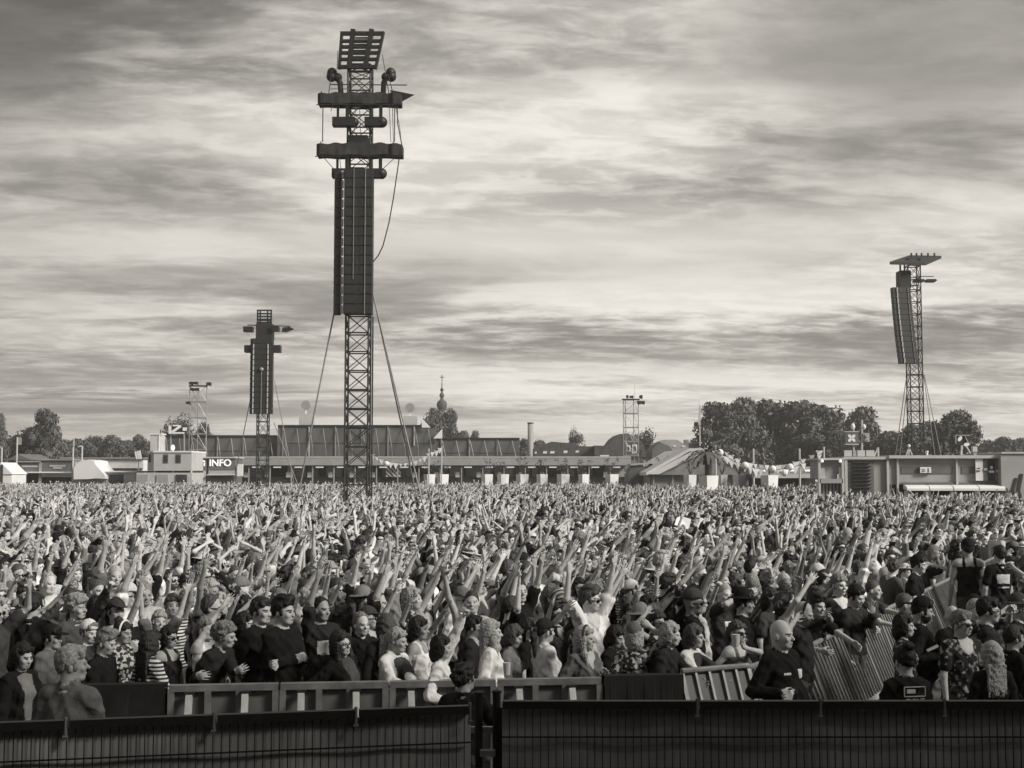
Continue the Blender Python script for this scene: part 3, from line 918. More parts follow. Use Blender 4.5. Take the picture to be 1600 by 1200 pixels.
def main_tower():
    Y = 55.0
    c = W(556, 738, Y); X0 = c.x; Y0 = Y + 0.5
    S = Y / FPX
    px = lambda x: W(x, 700, Y).x
    pz = lambda y: W(556, y, Y).z
    t = empty('delay_tower', (X0, Y0, 0), 'tallest lattice delay tower with long speaker column and draped crossbars', 'tower')
    w = 0.98
    truss(MB(), X0, Y0, 0.0, pz(100), w, 0.82, 0.085, 0.04).build('truss', M_truss, t)
    m = MB(); m.beam((X0 + 0.62, Y0 + 0.1, 0), (X0 + 0.62, Y0 + 0.1, pz(492)), 0.07, n=6); m.build('cable_bundle', M_black, t)
    # speaker column: a main hang and a slimmer side hang
    ztop, zbot = pz(270), pz(494)
    n = 15; bh = (ztop - zbot) / n
    for i in range(n):
        za = ztop - i * bh
        m = MB(); x0, x1 = px(537.5), px(582)
        m.box((x0, Y0 - 1.25, za - bh + 0.025), (x1, Y0 - 0.62, za)); bx = m.build('speaker', M_speaker, t)
        g_ = MB(); g_.box((x0 + 0.05, Y0 - 1.262, za - bh + 0.055), (x0 + 0.52, Y0 - 1.25, za - 0.03)); g_.box((x1 - 0.52, Y0 - 1.262, za - bh + 0.055), (x1 - 0.05, Y0 - 1.25, za - 0.03)); g_.build('grille', M_grille, bx)
        m = MB(); m.box((px(521.5), Y0 - 1.05, za - bh + 0.03), (px(531), Y0 - 0.5, za - 0.005)); m.build('side_speaker', M_speaker, t)
        m = MB(); m.box((px(532.3), Y0 - 1.0, za - bh + 0.05), (px(535.4), Y0 - 0.92, za - 0.02)); m.build('pale_strap', M_strap, t)
    m = MB(); m.beam((px(553), Y0 - 1.28, ztop), (px(553), Y0 - 1.28, zbot + 1.5), 0.025); m.beam((px(571), Y0 - 1.28, ztop), (px(571), Y0 - 1.28, zbot), 0.03); m.build('hang_cable', M_alu, t)
    # draped crossbars
    for (xa, xb, ya, yb) in ((492.5, 624.5, 147.5, 165), (491.5, 627, 226, 245)):
        zt, zb = pz(ya), pz(yb)
        m = MB(); k = 40
        x0, x1 = px(xa), px(xb)
        top, bot = [], []
        for i in range(k + 1):
            x = x0 + (x1 - x0) * i / k
            b = 0.006 * math.sin(i * 1.7) + 0.02 * math.sin(i * 0.37 + ya)
            top.append((x, Y0 - 0.85 + b * 0.4, zt + 0.03 * math.sin(i * 0.9) - 0.0005 * (i - 20) ** 2 * 0.3))
            bot.append((x, Y0 - 0.85 + b, zb + 0.02 * math.sin(i * 0.45)))
        i0 = len(m.v)
        for a, b in zip(top, bot):
            m.v += [Vector(a), Vector(b), Vector((b[0], Y0 - 0.1, b[2])), Vector((a[0], Y0 - 0.1, a[2]))]
        for i in range(k):
            p = i0 + 4 * i; q = p + 4
            for j in range(4):
                j2 = (j + 1) % 4
                m.f.append((p + j, p + j2, q + j2, q + j))
        m.f.append((i0, i0+3, i0+2, i0+1)); m.f.append((i0+4*k, i0+4*k+1, i0+4*k+2, i0+4*k+3))
        m.build('draped_crossbar', M_drape, t, smooth=False)
        m = MB(); m.beam((x0 - 0.05, Y0 - 0.9, zb - 0.08), (x1 + 0.05, Y0 - 0.9, zb - 0.08), 0.045, n=6); m.build('lower_rail', M_truss, t)
        # lamps hung below
        for (xc, hd) in ((535, -1), (588, 1)):
            for q in (-11, 4) if hd < 0 else (-12, 4):
                m = MB(); xx = px(xc + q)
                m.beam((xx, Y0 - 0.7, zb + 0.02), (xx, Y0 - 0.7, pz(yb + 27)), 0.10 if q < 0 else 0.14); m.build('hanger', M_black, t)
            m = MB(); zc = pz(yb + 28)
            xa_, xb_ = (px(516), px(551)) if hd < 0 else (px(567), px(594))
            m.beam((xa_, Y0 - 0.7, zc), (xb_, Y0 - 0.7, zc), 0.42, 0.38)
            if hd > 0: m.ball((xb_, Y0 - 0.7, zc), 0.24, 14)
            else:
                m.ball((xb_ - 0.02, Y0 - 0.7, zc), 0.2, 14)
            m.build('hanging_lamp', M_black, t, smooth=False)
    m = MB()
    for xx in (501, 614.5): m.beam((px(xx), Y0 - 0.85, pz(168)), (px(xx), Y0 - 0.85, pz(225)), 0.05, n=6)
    m.build('link_pole', M_black, t)
    m = MB(); m.path([(px(618), Y0 - 0.7, pz(168)), (px(619), Y0 - 0.7, pz(195)), (px(625), Y0 - 0.7, pz(225)), (px(627), Y0 - 0.7, pz(240)), (px(621.5), Y0 - 0.7, pz(250)), (px(618), Y0 - 0.7, pz(275)), (px(613), Y0 - 0.7, pz(310)), (px(606), Y0 - 0.7, pz(350)), (px(597), Y0 - 0.7, pz(385)), (px(590), Y0 - 0.7, pz(400)), (px(582), Y0 - 0.8, pz(411))], 0.055, 6)
    m.path([(px(615), Y0 - 0.6, pz(168)), (px(622), Y0 - 0.6, pz(200)), (px(626), Y0 - 0.6, pz(235))], 0.025, 5)
    m.build('drooping_cable', M_black, t)
    m = MB()
    for k, (xa, ya, xb, yb_) in enumerate(((517, 165, 514, 178), (553, 165, 551, 213), (559, 165, 561, 213), (606, 166, 609, 226), (611, 166, 613, 226), (528, 246, 531, 270), (574, 246, 572, 270), (500, 246, 520, 268), (620, 246, 596, 268))):
        m.beam((px(xa), Y0 - 0.9, pz(ya)), (px(xb), Y0 - 0.9, pz(yb_)), 0.03, n=5)
    m.build('chain_hoist_lines', M_black, t)
    for xk in (498, 612):
        for yk in (149.5, 228):
            m = MB(); m.box((px(xk), Y0 - 0.97, pz(yk + 14.5)), (px(xk + 1.2), Y0 - 0.89, pz(yk - 2.4))); m.build('clamp_plate', M_speaker, t)
    # head blocks between the crossbars and over the column
    m = MB(); m.box((px(541), Y0 - 0.62, pz(232)), (px(571), Y0 + 0.4, pz(212))); m.build('motor_block', M_black, t)
    m = MB(); m.box((px(541), Y0 - 0.60, pz(276)), (px(566), Y0 + 0.3, pz(262))); m.build('motor_block', M_black, t)
    # bent hooded horns either side of the mast
    for e, pts in ((-1, ((527, 147), (525, 128), (521, 119), (512, 112))), (1, ((594, 147), (595, 128), (598, 118), (606, 112)))):
        m = MB()
        P3 = [Vector((px(a), Y0 - 0.3, pz(b))) for a, b in pts]
        m.path(P3, 0.24, 10)
        m.ball(P3[2], 0.20, 12); m.ball(P3[1], 0.13, 12); m.ball(P3[3], 0.24, 14, 0.95, 1.0, 1.0); m.ball(P3[3] + Vector((e * 0.02, 0, -0.16)), 0.23, 14)
        m.build('hooded_horn', M_black, t)
    m = MB()
    for a, b in (((512, 114), (508, 147)), ((603, 118), (611, 148)), ((600, 124), (604, 146))): m.beam((px(a[0]), Y0 - 0.5, pz(a[1])), (px(b[0]), Y0 - 0.5, pz(b[1])), 0.04, n=5)
    m.beam((px(511), Y0 - 0.6, pz(133)), (px(633), Y0 - 0.6, pz(134)), 0.05, n=6); m.beam((px(511), Y0 - 0.6, pz(140)), (px(540), Y0 - 0.6, pz(140)), 0.03, n=6)
    m.build('guard_rail', M_truss, t)
    m = MB()
    i = 0
    b0 = [(px(607), Y0 - 0.75, pz(143)), (px(607), Y0 - 0.1, pz(143)), (px(607), Y0 - 0.1, pz(152)), (px(607), Y0 - 0.75, pz(152))]
    i = len(m.v); m.v += [Vector(p) for p in b0] + [Vector((px(645), Y0 - 0.4, pz(147)))] + [Vector((px(622), Y0 - 0.4, pz(159)))]
    m.f += [(i, i+1, i+4), (i, i+4, i+5, i+3), (i+1, i+2, i+5, i+4), (i+2, i+3, i+5), (i, i+3, i+2, i+1)]
    m.build('pointed_horn', M_speaker, t)
    # lamp rack on top: five rows of three
    m = MB()
    P = lambda u, v: (px(527 + 69 * u - (4 - 0) * 0 + (523.5 - 527) * v * (1 - u) * 1.0 + (584 - 596) * v * u), Y0 - 0.55 + 0.5 * (1 - v) * 0, pz(52 + 55 * v))
    cols = (0.02, 0.275, 0.70, 0.98)
    for u, ww in zip(cols, (0.11, 0.20, 0.20, 0.11)):
        a = Vector(P(u, -0.02 if ww < .15 else -0.09)); b = Vector(P(u, 1.02)); m.beam(a, b, ww, 0.25, up=(0, 1, 0))
    for v, hh in ((0.02, 0.15), (0.235, 0.12), (0.40, 0.12), (0.57, 0.12), (0.755, 0.12), (0.97, 0.15)):
        a = Vector(P(0.0, v)); b = Vector(P(1.0, v)); m.beam(a, b, 0.18, hh)
    m.build('rack_frame', M_black, t)
    for v in (0.12, 0.31, 0.48, 0.66, 0.86):
        for ua, ub in ((0.06, 0.22), (0.34, 0.64), (0.76, 0.94)):
            if ua > 0.3 and ua < 0.7:
                a = Vector(P(ua, v)); b = Vector(P(ub, v)); q = MB()
                q.beam(a + Vector((0, 0.05, -0.02)), b + Vector((0, 0.05, -0.02)), 0.09, 0.05); q.build('rack_lamp', M_speaker, t)
    m = MB(); m.beam((px(593), Y0 - 0.5, pz(85)), (px(598), Y0 - 0.5, pz(112)), 0.035, n=5); m.beam((px(522), Y0 - 0.5, pz(80)), (px(521), Y0 - 0.5, pz(110)), 0.03, n=5); m.build('stay', M_truss, t)
    # guy wires down to the field
    for a, b in (((523, 478), (443, 795)), ((583, 462), (660, 797)), ((587, 480), (668, 802))):
        m = MB(); A = W(a[0], a[1], Y - 0.3); A.y = Y0 - 0.6
        B = W(b[0], b[1], Y); m.beam((A.x, A.y, A.z), (B.x, Y0 + (2.0 if b[0] > 600 else 1.0), 0.0), 0.075, n=6); m.build('guy_wire', M_rope, t)
main_tower()

def delay_tower(Y, xc, ytop, arr, label, kind):
    c = W(xc, 738, Y); X0, Y0 = c.x, Y
    px = lambda x: W(x, 700, Y).x
    pz = lambda y: W(xc, y, Y).z
    t = empty('delay_tower', (X0, Y0, 0), label, 'tower')
    x0, x1, ya, yb = arr
    n = 14
    if kind == 0:
        truss(MB(), X0, Y0, 0, pz(500), 0.80, 0.98, 0.085, 0.045).build('truss', M_truss, t)
        zt, zb = pz(ya), pz(yb); bh = (zt - zb) / n
        for i in range(n):
            z = zt - i * bh
            m = MB(); m.box((px(x0 + 4.2), Y0 - 1.1, z - bh + 0.03), (px(x1 - 5.0), Y0 - 0.5, z)); m.build('speaker', M_speaker, t)
            for a, b, xs in ((x0, x0 + 3.6, x0 + 5.0), (x1 - 4.6, x1, x1 - 7)):
                m = MB(); m.box((px(a), Y0 - 0.95, z - bh + 0.03), (px(b), Y0 - 0.4, z)); m.build('side_speaker', M_speaker, t)
                if i > 0:
                    m = MB(); m.box((px(xs), Y0 - 1.16, z - bh + 0.04), (px(xs + 1.5), Y0 - 1.1, z - 0.02)); m.build('pale_strap', M_strap, t)
        m = MB(); m.ball((px(411.5), Y0 - 1.15, pz(579)), 0.16); m.beam((px(411.5), Y0 - 1.13, pz(582)), (px(411.5), Y0 - 1.13, pz(648)), 0.05); m.build('shackle', M_alu, t)
        m = MB(); m.box((px(400), Y0 - 0.7, pz(531)), (px(425), Y0 + 0.4, pz(507))); m.build('motor_block', M_speaker, t)
        for a, b, y0, y1 in ((383, 397, 541, 552), (426, 439, 541, 552), (381, 395, 512, 520), (424, 436, 512, 519)):
            m = MB(); m.box((px(a), Y0 - 0.9, pz(y1)), (px(b), Y0 - 0.2, pz(y0))); m.build('lamp', M_black, t)
        m = MB(); i = 0
        m.v += [Vector(p) for p in ((px(441), Y0 - 0.6, pz(513)), (px(452), Y0 - 0.6, pz(512)), (px(459), Y0 - 0.3, pz(515)), (px(448), Y0 - 0.6, pz(521)), (px(440), Y0 - 0.6, pz(520)), (px(446), Y0 + 0.2, pz(516)))]
        m.f += [(0, 4, 3, 2, 1), (0, 1, 5), (1, 2, 5), (2, 3, 5), (3, 4, 5), (4, 0, 5)]; m.build('pointed_horn', M_speaker, t)
        m = MB(); m.beam((px(386), Y0 - 0.5, pz(509)), (px(453), Y0 - 0.5, pz(511)), 0.07); m.beam((px(384), Y0 - 0.6, pz(545)), (px(438), Y0 - 0.6, pz(545)), 0.08); m.build('crossbar', M_truss, t)
        m = MB()
        for u in (401.5, 405.5, 417, 422.5): m.beam((px(u), Y0 - 0.4, pz(485)), (px(u), Y0 - 0.4, pz(508)), 0.10)
        for v in (486, 491, 495.5, 500, 505): m.beam((px(400), Y0 - 0.4, pz(v)), (px(424), Y0 - 0.4, pz(v)), 0.11)
        m.build('rack_frame', M_black, t)
        gw = (((392, 620), (362, 770)), ((429, 595), (462, 770)), ((428, 660), (470, 770)))
    else:
        truss(MB(), px(1431.5), Y0, 0, pz(405), 1.02, 1.0, 0.10, 0.05).build('truss', M_truss, t)
        zt, zb = pz(ya), pz(yb); bh = (zt - zb) / n
        for i in range(n):
            z = zt - i * bh; f = i / (n - 1.0)
            off = 9.5 * (1.35 * f - 0.35 * (1 - f) * f - 0.35 * f)
            m = MB(); xa, xb = px(x0 + 3 + off), px(x0 + 32.5 + off)
            a = 0.30
            pts = [(xa, Y0 - 1.2, z - bh + 0.03), (xb, Y0 - 0.9, z - bh + 0.03), (xb, Y0 - 0.3, z - bh + 0.03), (xa, Y0 - 0.5, z - bh + 0.03)]
            m.prism(pts[::-1], (-0.012, 0, bh - 0.03)); m.build('speaker', M_speaker, t)
            for q, w_ in ((8.7, 1.6), (27, 0.8)):
                m = MB(); m.box((px(x0 + q + off), Y0 - 1.24 if q < 20 else Y0 - 1.02, z - bh + 0.03), (px(x0 + q + w_ + off), Y0 - 1.1 if q < 20 else Y0 - 0.9, z - 0.01)); m.build('pale_strap', M_strap if q < 20 else M_alu, t)
        m = MB(); m.box((px(1407), Y0 - 0.9, pz(452)), (px(1424), Y0 + 0.3, pz(425))); m.build('motor_block', M_speaker, t)
        m = MB(); m.beam((px(1400), Y0 - 0.7, pz(452)), (px(1440), Y0 - 0.2, pz(446)), 0.12); m.beam((px(1409), Y0 - 0.6, pz(414)), (px(1409), Y0 - 0.6, pz(427)), 0.12); m.build('hoist', M_truss, t)
        m = MB()
        top = [W(1390, 411, Y - 1.8), W(1421, 400.5, Y + 2.4), W(1471, 401.5, Y + 2.0), W(1446, 412.5, Y - 1.6)]
        m.prism([p - Vector((0, 0, 0.12)) for p in top], (0, 0, 0.22))
        m.build('roof_panel', M_speaker, t)
        for u in (1424, 1432, 1440, 1450, 1460):
            m = MB(); p = W(u, 400.5, Y + 1.5); m.beam(p, p + Vector((0, 0, 0.28)), 0.12); m.build('clamp', M_black, t)
        m = MB(); m.beam((px(1436), Y0, pz(432)), (px(1465), Y0, pz(432)), 0.06); m.build('crossbar', M_truss, t)
        for a, b in ((1433, 1448), (1452, 1470)):
            m = MB(); m.box((px(a), Y0 - 0.4, pz(441)), (px(b - (4 if b > 1450 else 0)), Y0 + 0.3, pz(437)))
            if b > 1450: m.prism([(px(b-4), Y0-0.4, pz(441)), (px(b), Y0-0.1, pz(438)), (px(b-4), Y0-0.4, pz(437))], (0, 0.5, 0))
            m.build('lamp', M_black, t)
        gw = (((1416, 592), (1398, 720)), ((1419, 592), (1405, 720)), ((1443, 585), (1462, 720)), ((1444, 585), (1472, 720)))
    for a, b in gw:
        A, B = W(a[0], a[1], Y), W(b[0], b[1], Y + 2); k = (A.z) / (A.z - B.z)
        m = MB(); m.beam(A, A + (B - A) * k, 0.07, n=5); m.build('guy_wire', M_rope, t)
delay_tower(98, 410, 485, (393, 427.5, 531, 648), 'small lattice delay tower with straight speaker column beside the info booth', 0)
delay_tower(105, 1431, 400, (1390.5, 1437, 452, 570), 'lattice tower with curved speaker column and flat roof panel before the trees', 1)

# ------------------------------------------------------------------ scaffold light towers
def scaffold(x0, x1, ytop, lab, lamps, wide):
    Y = 152.0
    a, b = W(x0, 738, Y).x, W(x1, 738, Y).x
    zt = W(x0, ytop, Y).z
    t = empty('scaffold_tower', ((a + b) / 2, Y, 0), lab, 'tower')
    d = (b - a)
    m = MB()
    corners = [(a, Y), (b, Y), (b - d * 0.22, Y + d), (a + d * 0.25, Y + d)]
    for (x, y) in corners: m.beam((x, y, 0), (x, y, zt), 0.10, n=6)
    m.build('frame', M_alu, t)
    m = MB(); k = 7
    for i in range(1, k + 1):
        z = zt * i / k
        for j in range(4):
            p, q = corners[j], corners[(j + 1) % 4]
            m.beam((p[0], p[1], z), (q[0], q[1], z), 0.13 if j == 0 else 0.07)
            z0 = zt * (i - 1) / k
            if i % 2 or j: m.beam((p[0], p[1], z0), (q[0], q[1], z), 0.05, n=5)
            if j == 0 and i > 3: m.beam((q[0], q[1], z0), (p[0], p[1], z), 0.05, n=5)
    m.build('bracing', M_alu, t)
    m = MB(); m.beam((a - wide, Y - 0.1, zt), (b + wide, Y - 0.1, zt), 0.16); m.build('top_bar', M_truss, t)
    for (u0, u1, v0, v1) in lamps:
        m = MB(); p0, p1 = W(u0, v1, Y - 0.3), W(u1, v0, Y - 0.3)
        m.prism([(p0.x, p0.y, p0.z + (p1.z - p0.z) * 0.25), (p1.x, p0.y, p0.z), (p1.x, p0.y, p1.z), (p0.x, p0.y, p1.z - (p1.z - p0.z) * 0.1)], (0, 0.7, 0)); m.build('floodlight', M_black, t)
    m = MB(); p = W((x0 + x1) / 2 + 5, ytop, Y); m.beam(p, p + Vector((0, 0, 1.8)), 0.035, n=5); m.build('antenna', M_alu, t)
scaffold(294.5, 321, 603, 'slim scaffold light tower behind the stacked containers', [(295, 300, 596, 602), (300.5, 308, 596, 601), (322, 328.5, 597, 603), (297, 301.5, 606, 611), (302.5, 309.5, 606, 611), (290, 296, 627, 632)], 0.1)
scaffold(974.5, 998, 624, 'slim scaffold light tower behind the dark barn roof', [(979, 982, 617, 622), (984, 990, 618, 622), (999.5, 1004, 617, 623), (996, 1001, 626, 632), (1002, 1007.5, 626, 632)], 0.15)

# ------------------------------------------------------------------ screened scaffold wall
def screen_wall(x0, x1, ytop, Y, lab, seed):
    r = random.Random(seed)
    a, b = W(x0, 738, Y), W(x1, 738, Y); zt = W((x0 + x1) / 2, ytop, Y).z
    t = empty('screened_scaffold', ((a.x + b.x) / 2, Y, 0), lab, 'scaffold wall')
    m = MB(); m.box((a.x, Y, 0), (b.x, Y + 0.3, zt)); m.build('screen', M_screen, t)
    m = MB(); m.beam((a.x, Y - 0.1, zt), (b.x, Y - 0.1, zt), 0.16); m.build('top_rail', M_truss, t)
    m = MB(); m.beam((a.x, Y - 0.06, zt * 0.76), (b.x, Y - 0.06, zt * 0.76), 0.05); m.build('middle_rail', M_dgrey, t)
    n = max(2, int((b.x - a.x) / 1.55))
    for i in range(n):
        x = a.x + (i + 0.4) * (b.x - a.x) / n
        if i % 2 == 0:
            m = MB(); z0 = zt * r.choice((0.3, 0.3, 0.72)); m.beam((x, Y - 0.12, z0), (x, Y - 0.12, zt * 0.985), r.choice((0.06, 0.09, 0.13))); m.build('post', M_grey if r.random() < 0.7 else M_pale, t)
        m = MB(); m.beam((x + 0.1, Y - 0.09, zt * 0.96), (x + 0.55, Y - 1.0, zt * 0.70), 0.055); m.beam((x + 0.55, Y - 1.0, zt * 0.70), (x + 0.75, Y - 0.4, zt * 0.25), 0.05); m.build('raker', M_grey, t)
screen_wall(250, 432.6, 681, 156, 'dark screened scaffold wall behind the info booth', 1)
screen_wall(433.4, 680, 665, 155, 'tallest dark screened scaffold wall behind the big speaker tower', 2)
screen_wall(680.8, 812, 685, 156, 'dark screened scaffold wall beside the chimney', 3)
for (xb0, xb1, yb0, xd, yd, lab) in ((467, 490, 647, 478, 633, 'pale box with round disc on top of the scaffold, by the smaller speaker tower'), (630, 652, 650, 640.5, 637, 'pale box with round disc on top of the scaffold, near the church spire')):
    Y = 155.2
    t = empty('disc_box', W((xb0 + xb1) / 2, 665, Y), lab, 'lamp box')
    m = MB(); m.pxbox(xb0, xb1, yb0, 664.2, Y, 1.4); m.build('box', M_pale, t)
    m = MB(); c = W(xd, yd, Y + 0.5); m.beam(W(xd, yb0, Y + 0.5), c, 0.16); m.build('neck', M_white, t)
    m = MB(); n = 24; r_ = 0.56
    m.prism([(c.x + r_ * math.cos(2*math.pi*i/n), c.y - 0.2, c.z + r_ * math.sin(2*math.pi*i/n)) for i in range(n)], (0, 0.3, 0)); m.build('disc', M_grey, t)
for pts, lab in ((((659, 653), (659, 668), (673, 668)), 'white three-cornered sail beside the disc box'), (((691, 670), (677, 685), (691, 685)), 'white three-cornered sail over the end of the tall screen')):
    P3 = [W(a, b, 154.4) for a, b in pts]; m = MB(); m.prism(P3, (0, 0.12, 0)); o = m.build('sail', M_white, loc=P3[0]); tag(o, lab, 'sail')

# ------------------------------------------------------------------ long bar under its canopy
def long_bar():
    Y = 141.0
    px = lambda x: W(x, 738, Y).x; pz = lambda y: W(600, y, Y).z
    t = empty('bar_building', (px(675), Y, 0), 'long low drinks bar under one flat pale canopy behind the crowd', 'bar')
    x0, x1 = 365, 986
    m = MB(); m.box((px(x0), Y, pz(727)), (px(x1), Y + 7, pz(714))); m.build('canopy', M_grey, t)
    m = MB(); m.box((px(x0), Y - 0.04, pz(715.2)), (px(x1), Y, pz(713.2))); m.build('canopy_edge', M_pale, t)
    m = MB(); m.box((px(x0), Y + 6.5, 0), (px(x1), Y + 6.9, pz(727))); m.build('back_wall', M_dgrey, t)
    m = MB(); m.box((px(x0), Y + 1.2, 0), (px(x1), Y + 1.9, pz(745.5))); m.build('counter', M_dark, t)
    r = random.Random(4); x = x0 + 2
    while x < x1 - 6:
        w = r.choice((8, 12, 16, 22, 24)); w = min(w, x1 - x - 2)
        mm = r.choice((M_pale, M_grey, M_grey, M_dgrey, M_dark, M_grey))
        m = MB(); m.box((px(x), Y + 2.2 + r.random(), pz(745)), (px(x + w), Y + 4.2, pz(727.5))); m.build('booth_panel', mm, t)
        x += w + r.choice((1, 3, 5))
    for x in np.arange(378, 984, 33.3):
        m = MB(); m.box((px(x + 14), Y + 0.6, pz(731.0)), (px(x + 26), Y + 0.75, pz(729.0))); m.build('tube_light', M_lamp, t)
        m = MB(); m.box((px(x), Y + 1.0, pz(746)), (px(x + 6.5), Y + 1.1, pz(737.5))); m.build('menu_board', M_white, t)
        m = MB(); m.beam((px(x + 10), Y + 0.3, 0), (px(x + 10), Y + 0.3, pz(727)), 0.12); m.build('post', M_grey, t)
    m = MB(); m.box((px(602), Y + 0.8, pz(745)), (px(625), Y + 0.95, pz(727.5))); m.build('striped_panel', wave_mat('diagonal_stripes', 0.10, 0.7, 1.3, 'DIAGONAL'), t)
long_bar()

# ------------------------------------------------------------------ info booth, stacked containers, stalls
def info_booth():
    Y = 136.0
    px = lambda x: W(x, 738, Y).x; pz = lambda y: W(340, y, Y).z
    t = empty('info_booth', (px(340), Y, 0), 'info booth with big white INFO letters on a dark sign', 'booth')
    m = MB(); m.box((px(309), Y + 0.2, 0), (px(366), Y + 4, pz(716))); m.build('wall', M_dgrey, t)
    m = MB(); m.box((px(308), Y - 0.3, pz(716)), (px(368), Y + 4.2, pz(713.8))); m.build('roof_edge', M_pale, t)
    m = MB(); m.box((px(325.5), Y - 0.05, pz(734)), (px(364), Y + 0.19, pz(716.2))); s = m.build('sign_board', M_dgrey, t)
    text('lettering', 'INFO', t, (px(344.3), Y - 0.12, pz(723.6)), 1.02, M_lamp, 0.04, offset=0.018)
    m = MB(); m.box((px(310.5), Y - 0.05, pz(735)), (px(322.5), Y + 0.19, pz(716.2))); m.build('sign_board', M_dgrey, t)
    m = MB(); m.box((px(311.3), Y - 0.14, pz(728)), (px(320.3), Y - 0.06, pz(719.4))); m.build('pictogram_plate', M_lamp, t)
    m = MB()
    m.beam((px(313.6), Y - 0.16, pz(727.6)), (px(313.6), Y - 0.16, pz(722)), 0.09); m.beam((px(316), Y - 0.16, pz(722.4)), (px(320), Y - 0.16, pz(722.4)), 0.08); m.beam((px(315.5), Y - 0.16, pz(725.2)), (px(318.5), Y - 0.16, pz(724.4)), 0.08)
    m.ball((px(317), Y - 0.16, pz(726.6)), 0.10, 10); m.build('pictogram', M_dark, t)
    m = MB(); m.box((px(309.5), Y - 0.02, 0), (px(321.5), Y + 0.19, pz(735.2))); m.build('pale_panel', M_pale, t)
    m = MB(); m.box((px(325), Y - 0.5, pz(742.4)), (px(367.5), Y + 0.15, pz(741.2))); m.build('counter', M_white, t)
    m = MB(); m.box((px(326), Y - 0.06, pz(741)), (px(366), Y + 0.15, pz(735))); m.build('shelf_panel', M_grey, t)
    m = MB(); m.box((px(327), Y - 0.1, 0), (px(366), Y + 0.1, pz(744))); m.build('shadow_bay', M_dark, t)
    m = MB(); m.box((px(370), Y + 0.2, pz(744)), (px(378.5), Y + 0.5, pz(725))); m.build('notice_board', M_white, t)
    s = empty('striped_steps', (px(304), Y + 1, 0), 'black and white slatted steps between containers and info booth', 'steps')
    m = MB(); m.box((px(299.6), Y + 1.2, 0), (px(308.6), Y + 2.4, pz(720))); m.build('side', M_dark, s)
    for y in (725, 730, 735, 740):
        m = MB(); m.box((px(299.6), Y + 1.0, pz(y + 2.4)), (px(308.6), Y + 1.19, pz(y))); m.build('slat', M_white, s)
info_booth()
def containers():
    Y = 131.0
    px = lambda x: W(x, 738, Y).x; pz = lambda y: W(260, y, Y).z
    t = empty('site_container', (px(262), Y, 0), 'pale upper office container with small dark windows', 'container')
    m = MB()
    m.prism([(px(240), Y, pz(735.5)), (px(299), Y, pz(735.5)), (px(299), Y + 6, pz(735.5)), (px(225), Y + 6, pz(735.5)), (px(225), Y + 1.2, pz(735.5))], (0, 0, pz(707) - pz(735.5))); m.build('wall', M_pale, t)
    m = MB(); m.prism([(px(239), Y - 0.1, pz(707)), (px(299.6), Y - 0.1, pz(707)), (px(299.6), Y + 6, pz(707)), (px(224), Y + 6, pz(707)), (px(224), Y + 1.1, pz(707))], (0, 0, 0.16)); m.build('roof', M_white, t)
    for a, b in ((255, 262.5), (274.5, 282.5)):
        m = MB(); m.box((px(a), Y - 0.05, pz(723.5)), (px(b), Y + 0.02, pz(709.5))); f = m.build('window', M_dgrey, t)
        g_ = MB(); g_.box((px(a + 1), Y - 0.09, pz(722)), (px(b - 1), Y - 0.05, pz(711.5))); g_.build('pane', M_glass, f)
    m = MB(); m.beam(Vector((px(230.5), Y + 0.7, pz(722))), Vector((px(230.5), Y + 0.7, pz(710))), 0.16, 0.3); m.build('window', M_dark, t)
    lo = empty('site_container', (px(255), Y, 0), 'lower container carrying the office container, with shuttered fronts', 'container')
    m = MB(); m.box((px(213), Y + 0.1, 0), (px(299.4), Y + 6, pz(738.6))); m.build('wall', M_pale, lo)
    m = MB(); m.box((px(214), Y + 0.5, pz(738.5)), (px(299), Y + 5.8, pz(735.7))); m.build('gap_frame', M_dark, lo)
    for x in (239, 268.5, 297):
        m = MB(); m.box((px(x), Y + 0.2, pz(738.5)), (px(x + 1.6), Y + 0.49, pz(735.7))); m.build('spacer', M_white, lo)
    for a, b, mm in ((213, 231, M_grey), (244.5, 262.5, M_grey), (275, 292, M_dark)):
        m = MB(); m.box((px(a), Y + 0.0, 0), (px(b), Y + 0.09, pz(741.5))); m.build('shutter', mm, lo)
    s = empty('roof_cabin', (px(243), Y + 4, 0), 'pale cabin box with a pole standing behind the office container', 'cabin')
    m = MB(); m.pxbox(234.5, 252, 679, 708, Y + 4, 1.5); m.build('panel', M_pale, s)
    m = MB(); m.pxbox(233.5, 253, 677.4, 679, Y + 3.9, 1.7); m.build('cap', M_white, s)
    m = MB(); m.beam((px(231.5), Y + 4, pz(706)), (px(231.5), Y + 4, pz(676.5)), 0.14); m.build('pole', M_white, s)
    s = empty('slashed_sign', (px(277), Y + 8, 0), 'dark framed sign with white bar and slash over the containers', 'sign')
    m = MB(); m.pxbox(264, 291, 664.8, 676.8, Y + 8, 0.3); m.build('board', M_dark, s)
    m = MB()
    for a, b, w_ in (((265.5, 665), (265.5, 676.5), 0.28), ((268.5, 675.5), (282.5, 665.5), 0.26), ((264, 676.6), (288, 676.4), 0.16), ((270, 665), (279, 665), 0.14), ((288.5, 668), (288.5, 673), 0.4)):
        m.beam(W(a[0], a[1], Y + 7.92), W(b[0], b[1], Y + 7.92), w_, 0.1, up=(0, 1, 0))
    m.build('strokes', M_white, s)
    m = MB(); m.beam(W(267, 676, Y + 8.2), W(267, 706, Y + 8.2), 0.12); m.beam(W(288, 676, Y + 8.2), W(288, 706, Y + 8.2), 0.12); m.build('legs', M_grey, s)
    s = empty('striped_sign', (px(214), Y, 0), 'small tilted black and white striped sign beside the office container', 'sign')
    m = MB()
